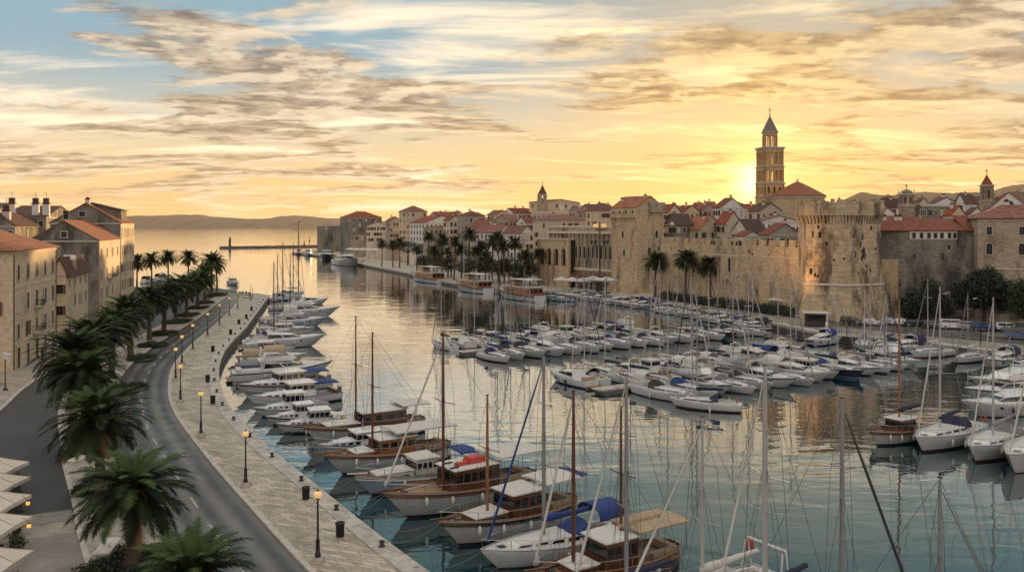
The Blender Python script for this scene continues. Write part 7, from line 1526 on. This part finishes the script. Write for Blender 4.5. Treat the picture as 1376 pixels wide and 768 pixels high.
pontoon(back(A0,12), back((46,162),12), 2.2, 'floating pontoon between the two boat rows of the middle pier')
a, b = back(A0,24.4), back((34,154.5),24.4); row(a, b, bk, 13, (8,10.5), 'back row of the middle marina pier', 'the middle pier back', 32, 'smscssmscss')
B0, B1 = (17.5,99.0), (62,127.5)
row(B0, B1, nr, 15, (8.6,11), 'front row of the near marina pier', 'the near pier front', 33, 'smsmssmsmcsms', over={0:'m',1:'s'}, skip=(0,))
pontoon(back(B0,12), back((66,130),12), 2.2, 'floating pontoon between the two boat rows of the near pier')
a, b = back(B0,24.4), back((60,126),24.4); row(a, b, bk, 15, (8,10), 'back row of the near marina pier', 'the near pier back', 34, 'mssmcsmssmcs')
# boats lying across the pier heads
for bo, so, lab, cv in [((822,510),(888,524),'white sloop with a navy hood across the head of the near pier, upper one',M_navyc),((908,546),(986,552),'long white sloop with navy cover across the head of the near pier, lower one',M_navyc),((650,468),(692,476),'white sailing boat with a dark hood farthest left of the middle pier',M_navyc)]:
    l = spot(*so, *bo) if False else spot(*bo, *so); sailboat(lab, l[0], l[1], max(8.5,l[2]), rw, cover=cv, hood=cv, mtop=13.5, group='boats across the pier heads', det=1, mx=.1)
# boats with their sterns to the town quay
rq = random.Random(77); quay = spline(RQ, 8); qq = resample(quay, 600); GQ = 'small boats moored stern to the town quay'
pastn = 0; acc = 0
i = 0
for j in range(1, 600):
    acc += (qq[j]-qq[j-1]).length; p = qq[j]; px = CX + F*p.x/p.y
    if px < 782 or px > 1500: acc = 0; continue
    if acc < (3.3 if px < 1060 else 4.2): continue
    if 1046 < px < 1100: acc = 0; continue
    acc = 0; d = (qq[min(599,j+1)]-qq[j-1]).normalized(); nv = Vector((d.y,-d.x,0)); nv = nv if nv.x < 0 else -nv
    L = rq.uniform(6.5,9) if px < 1060 else rq.uniform(8,11.5); c = p + nv*(L/2+1.2); c.z = 0; kd = rq.choice('mccdsms') ; hd = math.atan2(nv.y,nv.x)+rq.uniform(-.06,.06); cv = rq.choice([M_blue,M_whitec,M_greyc,M_navyc,None]); posn = f'{ORD[min(i,29)]} along the town quay'
    if px > 1330: posn = f'{ORD[pastn]} beyond the vans'; pastn += 1
    if kd == 's': cv = cv or M_whitec; sailboat(f'white sailing boat with {cn(cv)} cover, {posn}', (c.x,c.y), hd, L, rq, cover=cv, mtop=rq.uniform(10,13.5), group=GQ, det=1)
    elif kd == 'm': motorboat(f'white motor boat {"with " + cn(cv) + " canopy " if cv else ""}stern to the wall, {posn}', (c.x,c.y), hd, L, rq, False, cv=cv, group=GQ, det=0)
    elif kd == 'c': cruiser(f'white cabin boat {"with " + cn(cv) + " awning " if cv else ""}stern to the wall, {posn}', (c.x,c.y), hd, L*.9, rq, cv=cv, group=GQ, det=0)
    else: dinghy(f'small covered open boat, {posn}', (c.x,c.y), hd, 5.0, rq, cv or M_greyc, GQ)
    i += 1
# right hand group of sailing boats
GR = 'boats at the right edge'
l = spot(1172,600,1240,585); woodboat('small wooden boat with a red brown cabin and navy boom cover near the right sloops', l[0], l[1], l[2]*1.05, rw, masts=[(-.02,topz(0,402,85.5),M_woodo,.11,True,None,3.4,M_navyc)], group=GR, hull=M_gelw, band=M_wood, wh=(-.16,.1), fore=None, whh=1.35)
for bo, so, mt, mx, lab, cv in [((1232,610),(1306,582),15.5,.1,'white sloop with a navy cover, middle of the three near sloops on the right',M_navyc),((1304,624),(1373,592),14.7,.08,'white sloop with a grey furled sail near the right edge, bow toward the camera',M_greyc),((1356,640),(1432,600),14.0,.0,'white sloop cut by the right edge of the view',M_whitec)]:
    l = spot(*bo, *so); sailboat(lab, l[0], l[1], l[2], rw, cover=cv, hood=cv, mtop=mt, mx=mx, group=GR, det=2, furl=M_whitec, mm=M_mastl, r=.11)
for bo, so, lab, fl in [((1294,561),(1410,551),'sleek white yacht with a black window behind the near sloops',False),((1298,545),(1404,532),'white flybridge yacht second behind the near sloops on the right',True),((1306,530),(1404,518),'white motor yacht third behind the near sloops on the right',False)]:
    l = spot(*bo, *so); motorboat(lab, l[0], l[1], l[2], rw, fl, group=GR)
# excursion boats, ferry and others on the far quay
for bo, so, lab, mh in [((552,376),(594,381.5),'white excursion boat with a brown saloon, farthest left at the palm promenade',0),((612,389),(657,395),'middle excursion boat with a varnished saloon and a white mast',15.5),((667,398),(727,406),'largest excursion boat with dark wood sides left of the grey blue launch',0)]:
    l = spot(*bo, *so); tourboat(lab, l[0], l[1], l[2]*.94, rw, mh, upper=True)
l = spot(731,403,773,405); cruiser('long grey blue launch with white cabin right of the excursion boats', l[0], l[1], l[2], rw, M_gelb, M_whitec, 'boats on the far quay', det=1, tall=.8)
l = spot(478,358.5,456,355); t, h = motorboat('big white ferry catamaran at the left end of the town quay', l[0], l[1], 34, rw, True, group=None, B=10, name='passenger_ferry')
for bo, so, lab, hl, Lx in [((408,345),(420,342),'white workboat moored left of the dark ship at the far quay',M_gel,18),((432,350),(446,345),'dark hulled ship left of the white ferry',M_navy,30),((398,343),(404,341),'small dark boat at the left end of the far moorings',M_navy,12)]:
    l = spot(*bo, *so); cruiser(lab, l[0], l[1], Lx, rw, hl, None, 'ships at the far left of the town quay', det=1, tall=2.0, name='work_boat')
l = spot(322,384,306,381); cruiser('white cabin boat alone beyond the left promenade end', l[0], l[1], 9, rw, M_gelw, M_whitec, None, det=1)
for bo, so, lab in [((232,376),(212,379),'dark covered boat behind the tall seafront palms'),((216,379),(192,381),'white and dark boat left behind the tall seafront palms')]:
    l = spot(*bo, *so); motorboat(lab, l[0], l[1], l[2], rw, False, cv=M_black, group='boats behind the seafront palms', det=0)
# ---------------------------------------------------------------- air
mb = MB(); mb.box(-15000, 15000, -1500, 14500, -4, 420, M_water); hz = mb.build('haze', kind='stuff'); hz.data.materials.clear()
mh = bpy.data.materials.new('evening haze'); mh.use_nodes = True; nt = mh.node_tree; nt.nodes.clear(); pv = nt.nodes.new('ShaderNodeVolumePrincipled'); ou = nt.nodes.new('ShaderNodeOutputMaterial')
pv.inputs['Color'].default_value = (.95,.86,.74,1); pv.inputs['Density'].default_value = HAZE; pv.inputs['Anisotropy'].default_value = .35; nt.links.new(pv.outputs[0], ou.inputs['Volume']); hz.data.materials.append(mh)
hz['category'] = 'haze'; hz['label'] = 'thin golden evening haze over the harbour and the far hills'
